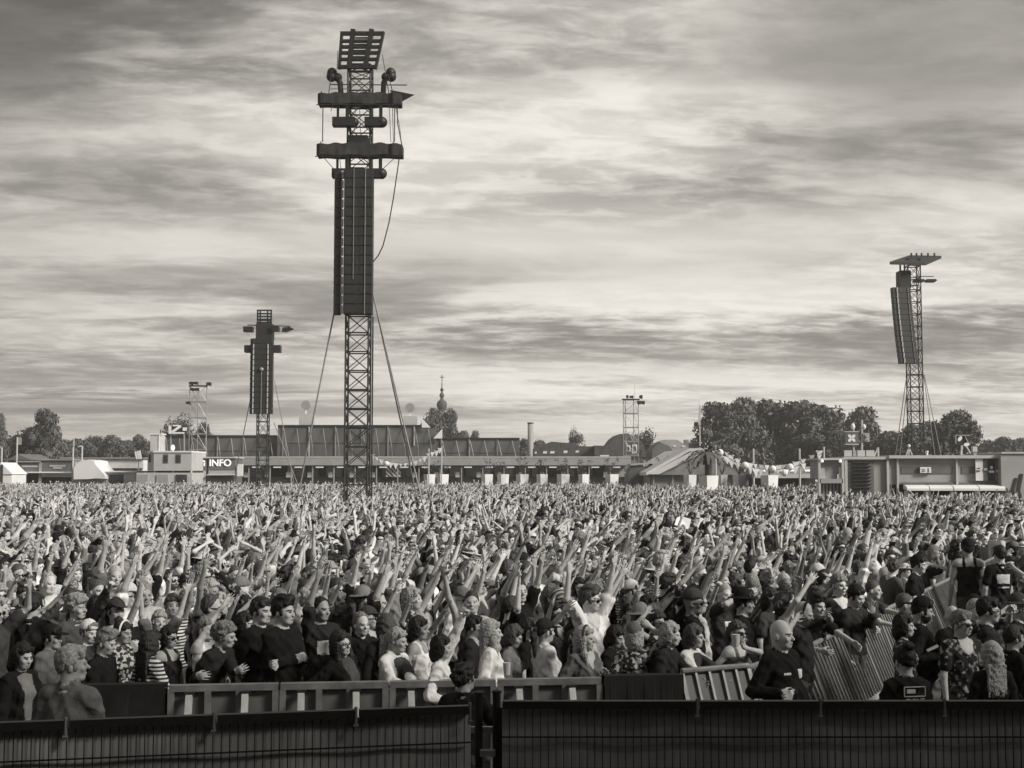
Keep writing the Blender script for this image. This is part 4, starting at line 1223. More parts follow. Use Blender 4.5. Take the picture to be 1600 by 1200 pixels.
    for k in range(3): m.prism([W(210 + 3.2 * k, 706, Y + 0.6), W(212.5 + 3.2 * k, 717.5, Y + 0.6), W(215 + 3.2 * k, 717.5, Y + 0.6), W(212.4 + 3.2 * k, 705 - k, Y + 0.6)], (0, 0.1, 0))
    m.build('stripes', M_white, s)
    m = MB(); m.prism([W(209.4, 705, Y + 0.75), W(211.6, 718.4, Y + 0.75), W(221.6, 718.4, Y + 0.75), W(219.6, 702.6, Y + 0.75)], (0, 0.1, 0)); m.build('board', M_black, s)
    m = MB(); m.beam(W(216.5, 718, Y + 0.85), W(216.5, 736, Y + 0.85), 0.1); m.build('post', M_grey, s)
    s = empty('roof_lamp', W(270, 706, Y + 2), 'small white lamp on the office container roof', 'lamp')
    m = MB(); m.ball(W(270, 699.5, Y + 2), 0.28, 12, 0.8, 0.8, 1.1); m.build('globe', M_lamp, s)
    m = MB(); m.beam(W(270, 706.5, Y + 2), W(270, 701.5, Y + 2), 0.12); m.build('stem', M_white, s)
containers()
def stalls():
    Y = 136.0
    px = lambda x, Y=Y: W(x, 738, Y).x; pz = lambda y, Y=Y: W(100, y, Y).z
    # white pointed tent
    t = empty('market_tent', (px(8), Y - 8, 0), 'white tent with steep roof cut by the edge of the stalls', 'tent'); y = Y - 8
    m = MB(); m.prism([W(-16, 741, y), W(19.5, 741, y), W(1, 722.5, y)], (0, 4, 0)); m.build('roof', M_tent, t)
    m = MB(); m.pxbox(-14, 18.5, 741, 750, y + 0.1, 3.8, True); m.build('wall', M_white, t)
    m = MB(); m.beam((px(3.2, y), y - 0.1, 0), (px(3.2, y), y - 0.1, pz(726, y)), 0.2); m.build('post', M_dark, t)
    for (a, b, ya, yb, lab, bars) in ((27.5, 61, 722.5, 737, 'dark signed food stall with one pale name bar', ((34, 59, 727.5, 730),)), (66, 114, 719.5, 737, 'wide dark signed food stall with two pale name bars', ((77, 102, 726.5, 729.2), (83, 97, 729.8, 732.5)))):
        t = empty('food_stall', (px((a + b) / 2), Y, 0), lab, 'stall')
        m = MB(); m.pxbox(a, b, ya, yb, Y, 0.4); m.build('sign_board', M_dgrey, t)
        for q in bars:
            m = MB(); m.pxbox(q[0], q[1], q[2], q[3], Y - 0.06, 0.05); m.build('name_bar', M_pale, t)
        m = MB(); m.pxbox(a - 2, b + 1, yb, yb + 2, Y - 0.6, 1.0); m.build('awning', M_white, t)
        m = MB(); m.pxbox(a, b, yb + 2.1, yb + 8.5, Y + 0.1, 0.4); m.build('upper_panel', M_pale if b > 100 else M_dark, t)
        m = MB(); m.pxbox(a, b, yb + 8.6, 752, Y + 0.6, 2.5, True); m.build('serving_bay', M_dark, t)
        m = MB(); m.pxbox(b - 1, b + 3.5, ya + 1, 752, Y - 0.1, 0.3, True); m.build('side_post', M_grey, t)
        m = MB(); m.pxbox(a - 1, b + 2, ya - 2.2, ya - 0.2, Y - 0.2, 3.5); m.build('roof', M_grey, t)
    t = empty('service_hall', (px(160), Y + 7, 0), 'long white flat-roofed service hall behind the left food stalls', 'hall'); y = Y + 7
    m = MB(); m.pxbox(95, 224, 717, 732, y, 6, True); m.build('wall', M_white, t)
    m = MB(); m.pxbox(93, 226, 714.8, 716.6, y - 0.3, 6.6); m.build('roof', M_grey, t)
    m = MB(); m.pxbox(149.3, 150.7, 717, 733, y - 0.12, 0.1); m.build('downpipe', M_dark, t)
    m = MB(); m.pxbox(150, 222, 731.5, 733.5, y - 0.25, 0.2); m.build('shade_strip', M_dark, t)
    t = empty('curved_tent', (px(138), Y - 2, 0), 'white curved tent roof spreading beside the wide food stall', 'tent'); y = Y - 2
    m = MB()
    prof = [(115, 749), (115, 731), (118, 728), (124, 721), (137, 718), (147, 720), (149, 726), (157, 735), (163, 741.5), (164, 748), (150, 747.4), (138, 748.5)]
    m.prism([W(a, b, y) for a, b in prof][::-1], (0, 4.5, 0)); m.build('roof', M_tent, t)
    m = MB(); m.pxbox(116, 163, 748.6, 760, y + 0.8, 3, True); m.build('wall', M_grey, t)
    t = empty('low_cabin', (px(178), Y - 1, 0), 'low white cabin with dark opening beside the containers', 'cabin'); y = Y - 1
    m = MB(); m.pxbox(165, 212, 738, 756, y, 3, True); m.build('wall', M_pale, t)
    m = MB(); m.pxbox(170, 193, 741.5, 752, y - 0.05, 0.04, True); m.build('opening', M_dark, t)
    m = MB(); m.pxbox(164, 213, 735.8, 737.8, y - 0.3, 3.6); m.build('roof', M_white, t)
    for (x, y0, lab, fl) in ((25.5, 683, 'pale pole with a square flag over the first food stall', 1), (113.5, 688, 'pale pole with a narrow flag beside the wide food stall', 2), (127.5, 697, 'pale lamp pole with a bent top over the curved tent', 0), (2, 699, 'short pale pole over the steep white tent', 3)):
        yy = Y - 1.2 if fl != 3 else Y - 4.5
        t = empty('pole', (px(x, yy), yy, 0), lab, 'pole')
        m = MB(); m.beam((px(x, yy), yy, 0), (px(x, yy), yy, pz(y0, yy)), 0.17, n=8); m.build('mast', M_pale, t)
        if fl == 1: m = MB(); m.pxbox(x + 1.2, x + 8, y0 + 0.5, y0 + 12, yy, 0.06); m.build('flag', M_grey, t)
        if fl == 2: m = MB(); m.pxbox(x + 0.5, x + 3, y0 - 3, y0 + 9, yy - 0.2, 0.06); m.build('flag', M_pale, t)
        if fl == 0: m = MB(); m.beam(W(x + 0.4, y0, yy), W(x - 4, y0 + 0.5, yy), 0.16); m.build('lamp_arm', M_pale, t)
stalls()

# ------------------------------------------------------------------ church, chimney, houses, marquee
def church():
    Y = 300.0; s = Y / FPX
    c = W(690, 738, Y)
    z = lambda y: W(690, y, Y).z
    t = empty('church', (c.x, Y, 0), 'baroque church spire with onion bulbs rising behind the scaffold wall', 'church')
    m = MB(); m.lathe((c.x, Y, 0), [(r * s, z(y)) for r, y in ((9, 700), (9, 668), (8.6, 656), (6.6, 650), (4.6, 645), (4.4, 641.5), (6.4, 638.5), (7.9, 635), (8.1, 631), (6.8, 627.5), (3.4, 625), (2.2, 623), (2.3, 621.5), (3.6, 619.6), (4.0, 617.6), (3.2, 615.5), (1.6, 613.6), (1.3, 611.8), (2.6, 610.4), (2.9, 609), (2.3, 607.4), (0.9, 606), (0.7, 600), (0.45, 594))], 20); m.build('spire', M_slate, t, smooth=True)
    m = MB(); m.beam((c.x, Y, z(594.5)), (c.x, Y, z(586)), 0.18); m.beam((c.x - 0.5, Y, z(589.5)), (c.x + 0.5, Y, z(589.5)), 0.16); m.build('cross', M_black, t)
    m = MB(); m.box((c.x - 9, Y - 4, 0), (c.x + 9, Y + 14, z(690))); m.build('nave', M_brick, t)
church()
c = W(829, 738, 200)
t = empty('chimney', (c.x, 200, 0), 'tall plain factory chimney beside the end of the scaffold wall', 'chimney')
m = MB(); m.lathe((c.x, 200, 0), [(0.52, 0), (0.44, W(829, 662, 200).z)], 16); m.build('shaft', M_grey, t, smooth=True)
m = MB(); m.lathe((c.x, 200, 0), [(0.50, W(829, 662, 200).z), (0.50, W(829, 660, 200).z)], 16); m.build('rim', M_dgrey, t, smooth=True)

def house(name, pts_front, Y, depth, wall_y, lab, cat, windows=(), chim=None, skylights=(), wallm=None, roofm=None):
    """pts_front: the roof outline in pixels, left to right over the ridge, closed by its own baseline"""
    c = W(pts_front[0][0], 738, Y)
    t = empty(name, (c.x, Y, 0), lab, cat)
    P3 = [W(a, b, Y) for a, b in pts_front]
    m = MB(); m.prism(P3[::-1] if False else P3, (0, depth, 0)); m.build('roof', roofm or M_slate, t)
    x0 = min(p.x for p in P3) + 0.25; x1 = max(p.x for p in P3) - 0.25
    m = MB(); m.box((x0, Y + 0.4, 0), (x1, Y + depth - 0.4, min(p.z for p in P3))); m.build('wall', wallm or M_brick, t)
    for (a, b, y0, y1) in windows:
        m = MB(); m.pxbox(a, b, y0, y1, Y - 0.05, 0.5); f = m.build('window', M_white, t)
        m = MB(); m.pxbox(a + (b-a)*0.25, b - (b-a)*0.25, y0 + (y1-y0)*0.2, y1 - (y1-y0)*0.15, Y - 0.1, 0.04); m.build('pane', M_glass, f)
    for (a, b, y0, y1) in skylights:
        m = MB(); m.prism([W(a, y1, Y - 0.08), W(b - 1, y1, Y - 0.08), W(b, y0, Y - 0.08), W(a + 1, y0, Y - 0.08)], (0, 0.07, 0)); m.build('skylight', M_white, t)
    if chim:
        m = MB(); m.pxbox(*chim, Y + 2, 1.2); m.build('chimney', M_brick, t)
    return t
house('row_house', [(834, 714), (834, 700), (842, 694), (850, 694), (862, 690), (875, 691), (877, 714)], 178, 9, 714, 'dark roofed house just beside the factory chimney', 'house', skylights=((848, 855, 705, 708.5), (859, 867, 705, 708.5), (835, 839, 706, 709)))
house('row_house', [(876, 714), (876, 694), (873, 691), (897, 692.5), (903, 697), (930, 697.5), (930, 714)], 179, 9, 714, 'dark house with paler raised roof strip between the bare tree and chimney', 'house', skylights=((880, 887, 704, 708), (899, 905, 704, 707)))
house('row_house', [(929, 714), (929, 696), (950, 696.5), (966, 704), (974, 714)], 177, 8, 714, 'low dark roofed house in front of the barn', 'house', skylights=((937, 952, 711, 713),))
house('barn', [(946, 714), (950, 697), (960, 684), (967, 678.5), (980, 677), (992, 681), (1003, 690), (1012, 714)], 186, 12, 714, 'big dark barn roof with white dormer windows behind the scaffold tower', 'barn', windows=((979.5, 985, 696, 705), (988, 995.5, 694.5, 708)))
house('low_house', [(1000, 714), (1003, 703), (1018, 708), (1020, 714)], 176, 7, 714, 'low pale house beside the barn', 'house', wallm=M_pale)
house('gable_house', [(1019, 721), (1019, 705), (1025, 694), (1034, 692), (1046, 697), (1053, 706), (1053, 721)], 160, 7, 721, 'round topped dark gable house behind the white marquee', 'house', roofm=M_dgrey)
house('gable_house', [(1031, 691), (1039, 687), (1058, 687), (1068, 693), (1080, 704), (1052, 704)], 164, 8, 721, 'pitched roof house with chimney and skylights beside the big trees', 'house', chim=(1070, 1076, 687, 700), skylights=((1051, 1057, 696, 698), (1065, 1070, 696.5, 698.5)), roofm=M_grey, wallm=M_grey)
c = W(30, 738, 170); house('low_house', [(10, 719), (28, 709), (49, 719)], 165, 8, 719, 'low roofed house behind the first food stall', 'house', roofm=M_dgrey)

def marquee():
    Y = 112.0
    px = lambda x: W(x, 738, Y).x; pz = lambda y: W(1100, y, Y).z
    t = empty('marquee', (px(1100), Y, 0), 'white marquee with a wide low gable in front of the trees', 'marquee')
    m = MB(); m.prism([W(1013, 742, Y), W(1180, 742, Y), W(1105, 706.5, Y), W(1078, 706.5, Y)], (0, 0.5, 0)); m.build('gable', M_grey, t)
    m = MB(); e = 0.25
    A, B, C_, D_ = W(1010, 743, Y - 0.2), W(1077, 705.5, Y - 0.2), W(1105, 705, Y - 0.2), W(1184, 743, Y - 0.2)
    up = Vector((0, 0, 0.28)); dp = Vector((0, 18, 0))
    for p, q in ((A, B), (B, C_), (C_, D_)):
        m.prism([p, q, q + up, p + up], dp)
    m.build('roof', M_tent, t)
    m = MB(); m.prism([W(1013, 741, Y - 0.35), W(1079, 706.5, Y - 0.35), W(1100, 706.5, Y - 0.35), W(1030, 741, Y - 0.35)], (0, 0.1, 0)); m.build('white_flap', M_tent, t)  # strip of the roof's white fabric over the left of the gable
    m = MB(); m.box((px(1016), Y + 0.6, 0), (px(1178), Y + 17, pz(742))); m.build('wall', M_grey, t)
    for x in (1022, 1052, 1085, 1120, 1150, 1172):
        m = MB(); m.beam((px(x), Y + 0.4, 0), (px(x), Y + 0.4, pz(742)), 0.12); m.build('post', M_pale, t)
    m = MB(); m.ball(W(1107, 713, Y - 0.4), 0.24, 12, 1, 0.5, 1); m.build('globe_lamp', M_lamp, t)
marquee()
t = empty('round_hut', (W(997, 738, 118).x, 118, 0), 'dark round topped hut left of the marquee', 'hut')
m = MB(); m.prism([W(a, b, 118) for a, b in ((982, 757), (1012, 757), (1012, 740), (1008, 730), (1000, 725), (992, 726), (985, 733), (982, 742))], (0, 4, 0)); m.build('shell', M_dgrey, t)
m = MB(); m.prism([W(a, b, 117.8) for a, b in ((985, 725), (1020, 722), (1035, 731), (1034, 733), (1018, 724.5), (986, 727.5))], (0, 3.5, 0)); m.build('trim', M_pale, t)

# ------------------------------------------------------------------ planters with young olive trees
def leaf_cloud(m_v, m_f, c, rx, ry, rz, n, s0, s1, r, squash=1.0, shell=0.45):
    for _ in range(n):
        d = Vector((r.gauss(0, 1), r.gauss(0, 1), r.gauss(0, 1))).normalized()
        k = (shell + (1 - shell) * r.random()) ** 0.7
        p = Vector((c[0] + d.x * rx * k, c[1] + d.y * ry * k, c[2] + d.z * rz * k))
        nn = (d + Vector((r.gauss(0, .6), r.gauss(0, .6), r.gauss(0, .6)))).normalized()
        a = nn.orthogonal().normalized(); b = nn.cross(a)
        t = r.uniform(0, 6.28); a, b = a * math.cos(t) + b * math.sin(t), b * math.cos(t) - a * math.sin(t)
        s = r.uniform(s0, s1)
        i = len(m_v)
        m_v += [p - a * s, p + b * s * 0.55, p + a * s, p - b * s * 0.55]
        m_f.append((i, i+1, i+2, i+3))
def planter(x, Y, y0, y1, w, lab, plant, seed):
    r = random.Random(seed)
    a = W(x, y0, Y); sx = Y / FPX; hw = w * sx / 2
    t = empty('planter', (a.x, Y, 0), lab, 'planter', 'pale tapered planters along the back of the field')
    m = MB(); zt = a.z
    b0 = [(-hw*0.72, -hw*0.72), (hw*0.72, -hw*0.72), (hw*0.72, hw*0.72), (-hw*0.72, hw*0.72)]; t0 = [(-hw, -hw), (hw, -hw), (hw, hw), (-hw, hw)]
    z0 = 0.0
    m.v = [Vector((a.x+p, Y+q, z0)) for p, q in b0] + [Vector((a.x+p, Y+q, zt)) for p, q in t0]
    m.f = [(0,3,2,1),(4,5,6,7),(0,1,5,4),(1,2,6,5),(2,3,7,6),(3,0,4,7)]
    # turn it a little, as in the photo two faces show
    an = R(28)
    for i, p in enumerate(m.v):
        d = p - Vector((a.x, Y, 0)); m.v[i] = Vector((a.x + (d.x*math.cos(an) - d.y*math.sin(an)) * 0.82, Y + (d.x*math.sin(an) + d.y*math.cos(an)) * 0.82, p.z))
    m.build('tub', M_white, t)
    if plant == 'twig':
        st = MB(); lv = MB()
        for k in range(9):
            d = Vector((r.uniform(-.7, .7), r.uniform(-.5, .5), r.uniform(0.6, 1.6)))
            st.beam((a.x, Y, zt), Vector((a.x, Y, zt)) + d, 0.05, n=5, taper=0.4)
            leaf_cloud(lv.v, lv.f, Vector((a.x, Y, zt)) + d, 0.3, 0.3, 0.25, 8, 0.07, 0.13, r)
        st.build('stem', M_bark, t); lv.build('foliage', M_foliage, t)
    else:
        st = MB(); st.beam((a.x, Y, zt), (a.x, Y, zt + 1.9), 0.55, n=10, taper=0.9); st.build('stem', M_bark, t)
        lv = MB()
        for k in range(26):
            an = k * 2.399; el = r.uniform(-0.1, 1.0); ln = r.uniform(1.3, 2.1)
            p0 = Vector((a.x, Y, zt + 1.7)); pts = []
            for q in range(7):
                u = q / 6.0
                pts.append(p0 + Vector((math.cos(an) * ln * u, math.sin(an) * ln * u, el * ln * u - 0.9 * u * u)))
            for q in range(6):
                d = (pts[q+1] - pts[q]).normalized(); s_ = d.cross(Vector((0, 0, 1))).normalized() * (0.17 * (1 - abs(q - 2) / 6))
                lv.quadpts([pts[q] - s_, pts[q+1] - s_, pts[q+1] + s_, pts[q] + s_])
        lv.build('fronds', M_foliage2, t)
PL = [(671, 137, 741, 17), (691.5, 135, 741, 18), (761, 133, 741, 17), (786, 133, 741, 17), (816, 131, 741, 18), (847, 130, 741, 16), (880, 129, 741, 18), (912, 128, 741, 15), (956, 125, 741, 19), (1001, 120, 742, 18), (1034, 118, 742, 14), (1052, 116, 742, 17), (1078, 111, 742, 18), (1128, 111, 742, 15), (1155, 110, 742, 18), (1202, 104, 742.5, 24)]
refs = ['behind the two bunting poles', 'beside the nearer bunting pole', 'first of the close pair past the bunting', 'second of the close pair past the bunting', 'standing just left of the chimney', 'standing just right of the chimney', 'below the skylit dark house', 'below the bare treetop', 'below the low dark house', 'before the round topped hut', 'narrow one between hut and marquee', 'under the left eave of the marquee', 'under the left gable slope of the marquee', 'just right of the palm planter', 'under the right gable slope of the marquee', 'wide one under the long bunting']
for i, (x, Y, y0, w) in enumerate(PL):
    planter(x, Y, y0, 757, w, 'pale tapered planter, ' + refs[i], 'twig', i)
planter(1107, 92, 743, 770, 27, 'biggest pale planter with a palm before the marquee', 'palm', 77)

# ------------------------------------------------------------------ bunting
def bunting(pts, poles, Y, lab, rows=1, drop=0.0, seed=0):
    r = random.Random(seed)
    P0 = W(pts[0][0], pts[0][1], Y)
    t = empty('bunting', (P0.x, Y, P0.z), lab, 'bunting')
    m = MB()
    for row in range(rows):
        Q = [W(a, b + drop * row, Y) for a, b in pts]
        m.path(Q, 0.035, 5)
        for p, q in zip(Q, Q[1:]):
            n = max(1, int((q - p).length / 0.40))
            for k in range(n):
                c = p + (q - p) * ((k + 0.5) / n)
                sz = r.uniform(0.24, 0.42); i = r.random(); fl = MB()
                if i > 0.92: fl.ball(c - Vector((0, 0, 0.3)), 0.28, 10); fl.build('globe_lamp', M_white, t)
                else:
                    fl.prism([c + Vector((-sz * .7, 0, 0)), c + Vector((r.uniform(-.08, .08), r.uniform(-.1, .1), -sz * 1.7)), c + Vector((sz * .7, 0, 0))], (0, 0.02, 0)); fl.build('pennant', M_white if i < 0.75 else M_pale, t)
    m.build('cord', M_dark, t)
    for (x, y0, lab2) in poles:
        p = W(x, y0, Y + 0.1)
        o = MB().beam((p.x, p.y, 0), (p.x, p.y, p.z), 0.16, n=8).build('pole', M_pale, loc=(p.x, p.y, 0)); tag(o, lab2, 'pole')
bunting([(573, 703), (585, 712), (600, 719), (615, 723), (630, 724), (645, 721), (660, 715), (672, 706), (680, 706), (690, 698)], [(670, 701, 'bunting pole beside the first planter'), (690, 697, 'tallest bunting pole beside the white sail')], 134, 'short sagging white bunting between the tower and two poles', 1, 0, 1)
bunting([(1118, 698), (1132, 704), (1146, 713), (1160, 720), (1176, 724), (1194, 726), (1212, 727), (1230, 725), (1248, 720), (1262, 714), (1275, 708), (1286, 700)], [(1118, 696, 'bunting pole over the marquee roof'), (1177, 701, 'bunting pole just right of the marquee'), (1249, 701, 'bunting pole before the dark tree foot'), (1287, 698, 'bunting pole beside the kiosk')], 100, 'long double bunting sagging across the dark trees', 2, 7, 2)
m = MB(); p = W(1093, 627, 150); o = empty('flag_pole', (p.x, 150, 0), 'thin white flag pole beside the big trees', 'flag pole')
m.beam((p.x, 150, 0), (p.x, 150, p.z), 0.14, n=8, taper=0.6); m.build('pole', M_white, o)
m = MB(); m.prism([W(1092.2, 632, 149.9), W(1091, 664, 149.9), W(1094.6, 664, 149.9), W(1094.8, 634, 149.9)], (0, 0.05, 0)); m.build('flag', M_pale, o)
m = MB(); m.pxbox(1095, 1099.5, 641, 645, 149.9, 0.1); m.build('cross_flag', M_grey, o)

# food hall behind the long bunting
t = empty('food_stall', (W(1210, 738, 106).x, 106, 0), 'flat food stall with white menu strips under the long bunting', 'stall')
m = MB(); m.pxbox(1178, 1276, 729, 741, 106, 4); m.build('fascia', M_grey, t)
for a, b in ((1184, 1196), (1220, 1232), (1235, 1243), (1258, 1270)):
    m = MB(); m.pxbox(a, b, 734, 736.5, 105.9, 0.08); m.build('menu_strip', M_lamp, t)
m = MB(); m.pxbox(1176, 1278, 741, 747, 105.5, 0.4); m.build('awning', M_pale, t)
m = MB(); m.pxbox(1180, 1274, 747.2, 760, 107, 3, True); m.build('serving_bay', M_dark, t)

# ------------------------------------------------------------------ right-hand kiosk and containers
def right_side():
    Y = 72.0
    def part(t, nm, a, b, y0, y1, mm, dy=0.0, dep=0.1, gr=False):
        m = MB(); m.pxbox(a, b, y0, y1, Y + dy, dep, gr); return m.build(nm, mm, t)
    loc = lambda x: (W(x, 738, Y).x, Y, 0)
    t = empty('kiosk', loc(1298), 'narrow grey kiosk with pale corner posts at the end of the containers', 'kiosk')
    part(t, 'panel', 1282, 1318, 719, 748, M_grey, 0.3, 2.5)
    part(t, 'roof', 1279, 1319.5, 715.6, 718.8, M_pale, -0.1, 3)
    for a, b in ((1279.5, 1282), (1316, 1319)): part(t, 'corner_post', a, b, 718.9, 776, M_pale, 0.0, 0.25, True)
    part(t, 'ledge', 1281, 1317, 748.2, 755, M_grey, 0.0, 0.5)
    part(t, 'lower_slats', 1283, 1317, 755.2, 778, wave_mat('slat_stripes', 0.08, 0.4, 1.6, 'X'), 0.5, 0.3, True)
    p = part(t, 'poster', 1313-4.5, 1313+3, 741, 748, M_white, 0.1, 0.1); part(t, 'bottle_sign', 1311.2, 1314.2, 730, 741, M_white, 0.1, 0.1)
    part(t, 'menu_panel', 1282.5, 1289, 731.5, 747.5, M_pale, 0.2, 0.06)
    for x in (1284.5, 1313):
        m = MB(); m.ball(W(x, 720.5, Y - 0.2), 0.09, 10); m.build('bulb', M_lamp, t)
    t = empty('louvre_container', loc(1355), 'grey container front with a broad bank of dark louvres', 'container')
    part(t, 'wall', 1322, 1388, 718, 776, M_grey, 0.25, 3, True)
    part(t, 'top_trim', 1318.5, 1389, 713.5, 717.8, M_pale, 0.0, 3.2)
    part(t, 'frame_post', 1321, 1324, 718, 776, M_pale, 0.05, 0.18, True); part(t, 'frame_post', 1386.5, 1389, 718, 776, M_pale, 0.05, 0.18, True)
    part(t, 'louvre_field', 1326, 1365, 721, 774, M_dgrey, 0.18, 0.06)
    for y in np.arange(723, 771, 5.6):
        m = MB(); a, b = W(1332, y, Y + 0.1), W(1361, y, Y + 0.1)
        m.box((a.x, Y + 0.02, a.z - 0.02), (b.x, Y + 0.17, a.z + 0.03)); m.build('louvre', M_dark, t)
    t = empty('bar_container', loc(1480), 'long grey bar container with white awnings and hanging banners', 'container')
    part(t, 'wall', 1389.5, 1565, 716.5, 757, M_grey, 0.3, 3)
    part(t, 'top_trim', 1389.3, 1565, 711.4, 716.2, M_pale, -0.1, 3.4)
    for x in (1402, 1494.5): part(t, 'frame_post', x, x + 2, 716.5, 757, M_pale, 0.12, 0.15)
    part(t, 'frame_post', 1402, 1404.5, 757, 778, M_pale, 0.12, 0.15, True); part(t, 'dark_strip', 1408.5, 1488, 728.5, 740, M_dgrey, 0.25, 0.03); part(t, 'dark_strip', 1503, 1522, 728.5, 740, M_dgrey, 0.25, 0.03)
    s = part(t, 'sign_plate', 1438, 1455, 729.8, 739, M_white, 0.08, 0.06)
    part(s, 'sign_border', 1437.2, 1455.8, 729, 739.8, M_dark, 0.15, 0.05)
    m = MB()
    for xa, xb, ya, yb in ((1440.5, 1445.5, 732.6, 733.6), (1441.0, 1446.5, 735.2, 736.2), (1441, 1444, 736.8, 737.4), (1450.2, 1451.4, 731.5, 737.6), (1449.4, 1452.2, 736.8, 737.6)):
        p_, q_ = W(xa, yb, Y + 0.06), W(xb, ya, Y + 0.06); m.box((p_.x, Y + 0.055, p_.z), (q_.x, Y + 0.079, q_.z))
    m.build('sign_marks', M_dgrey, s)
    for a, b, y0, y1, mm in ((1525, 1535.5, 716.8, 751, M_white), (1536.5, 1543, 717, 751, M_dgrey), (1544, 1554.5, 717, 751.5, M_dark), (1555.5, 1563, 717, 751, M_dgrey)):
        bn = part(t, 'banner', a, b, y0, y1, mm, 0.05, 0.08)
        if mm is M_white:
            n = 18; c = W(1529.2, 734, Y); m = MB(); m.prism([(c.x + 0.11*math.cos(2*math.pi*i/n), Y, c.z + 0.11*math.sin(2*math.pi*i/n)) for i in range(n)], (0, 0.04, 0)); m.build('emblem', M_dark, bn)
            m = MB(); m.box((c.x - 0.16, Y - 0.02, c.z - 0.03), (c.x + 0.16, Y - 0.003, c.z + 0.03)); m.build('emblem_bar', M_white, bn)
        elif mm is M_dark:
            m = MB(); m.ball(W(1549.2, 730.5, Y + 0.02), 0.09, 12, 1, 0.4, 1.0); a_ = W(1549.2, 736.5, Y + 0.02); m.box((a_.x - 0.14, Y - 0.01, a_.z - 0.08), (a_.x + 0.14, Y + 0.04, a_.z + 0.05)); m.build('emblem', M_white, bn)
        else:
            a_ = W((a + b) / 2, 736 if a > 1550 else 733, Y + 0.02); m = MB(); m.box((a_.x - 0.1, Y - 0.01, a_.z - 0.07), (a_.x + 0.1, Y + 0.04, a_.z + 0.05)); m.build('emblem', M_pale, bn)
    part(t, 'under_trim', 1404.6, 1565, 753.6, 756.6, M_dgrey, 0.2, 0.09)
    part(t, 'serving_bay', 1406, 1565, 757.4, 780, M_dark, 1.6, 1.5, True)  # near-black box stands in for the shade under the awnings
    for a, b in ((1412.5, 1447), (1448.5, 1484), (1485.5, 1524), (1525.5, 1565)):
        m = MB(); pr = []
        p0, p1 = W(a, 757.5, Y), W(b, 766.5, Y)
        prof = [(0.0, 0.0), (-0.35, -0.02), (-0.62, -0.10), (-0.72, -0.20), (-0.72, p1.z - p0.z), (-0.60, p1.z - p0.z), (0.0, p1.z - p0.z + 0.1)]
        m.prism([(p0.x, Y + 0.15 + q, p0.z + z) for q, z in prof], (p1.x - p0.x, 0, 0)); m.build('awning', M_tent, t)
    for x in (1415, 1445.5, 1450.5, 1486, 1524, 1528): part(t, 'awning_post', x, x + 4, 767, 786, M_white, -0.3, 0.2, True)
    t = empty('hexagon_block', (W(1600, 738, 71.6).x, 71.6, 0), 'plain grey end block with dark angled emblem lines and a ring', 'container')
    def part6(nm, a, b, y0, y1, mm, dy=0.0, dep=0.1, gr=False):
        m = MB(); m.pxbox(a, b, y0, y1, 71.6 + dy, dep, gr); return m.build(nm, mm, t)
    part6('wall', 1566, 1690, 709, 800, M_grey, 0, 5, True)
    part6('top_trim', 1565, 1691, 706.2, 708.8, M_pale, -0.1, 5.2)
    for off, w_ in ((0, 4.2), (9.5, 4.6)):
        m = MB(); k = 1.0 if off == 0 else 1.35
        A, B, C_ = (1588 + off * 0.9, 766 - 19 * k), (1582.5 + off * 0.95, 767), (1590 + off, 767 + 20 * k)
        for p, q in ((A, B), (B, C_)):
            P_, Q_ = W(p[0], p[1], 71.56), W(q[0], q[1], 71.56); m.beam(P_, Q_, w_ * 71.6 / FPX, 0.04, up=(0, 1, 0))
        m.build('angled_emblem', M_dark, t)
    m = MB(); c = W(1572, 767, 71.54)
    for i in range(18):
        a0, a1 = 2*math.pi*i/18, 2*math.pi*(i+1)/18
        m.beam((c.x + 0.075*math.cos(a0), 71.54, c.z + 0.14*math.sin(a0)), (c.x + 0.075*math.cos(a1), 71.54, c.z + 0.14*math.sin(a1)), 0.05)
    m.beam((c.x + 0.1, 71.54, c.z), W(1583, 767, 71.54), 0.03); m.build('ring_emblem', M_dark, t)
    # things on the roofs
    t = empty('clover_sign', W(1331, 713, Y + 1), 'dark square sign with a white four-petal clover on a mast', 'sign')
    part(t, 'board', 1321.5, 1341, 675, 694, M_dgrey, 1.0, 0.15)
    m = MB(); c = W(1330.8, 684.6, Y + 0.97)
    for k in range(4):
        a = R(45 + 90*k); n = 14; u = Vector((math.cos(a), 0, math.sin(a))); v = Vector((-math.sin(a), 0, math.cos(a)))
        m.prism([c + u*(0.15 + 0.125*math.cos(2*math.pi*i/n)) + v*(0.085*math.sin(2*math.pi*i/n)) for i in range(n)], (0, 0.03, 0))
    m.build('clover', M_white, t)
    part(t, 'top_bar', 1320, 1342.5, 673.8, 675.2, M_pale, 0.98, 0.18); part(t, 'bottom_bar', 1321, 1342, 693.6, 695, M_pale, 0.98, 0.18)
    m = MB(); m.beam(W(1334, 674, Y + 1.2), W(1334, 660, Y + 1.2), 0.06); m.beam(W(1334, 694, Y + 1.2), W(1334, 713, Y + 1.2), 0.09); m.build('mast', M_pale, t)
    m = MB(); m.ball(W(1332.5, 666.5, Y + 1.1), 0.13, 10, 1, 1, 1.4); m.build('lamp', M_white, t)
    t = empty('crossed_sign', W(1352, 713, Y + 1), 'small dark sign with a pale cross on a tall mast beside the clover sign', 'sign')
    part(t, 'board', 1349, 1358.5, 676.5, 690.5, M_grey, 1.0, 0.12)
    m = MB(); m.beam(W(1352, 678.5, Y + 0.96), W(1356.5, 688.5, Y + 0.96), 0.06); m.beam(W(1356.5, 678.5, Y + 0.96), W(1352, 688.5, Y + 0.96), 0.06); m.build('cross', M_pale, t)
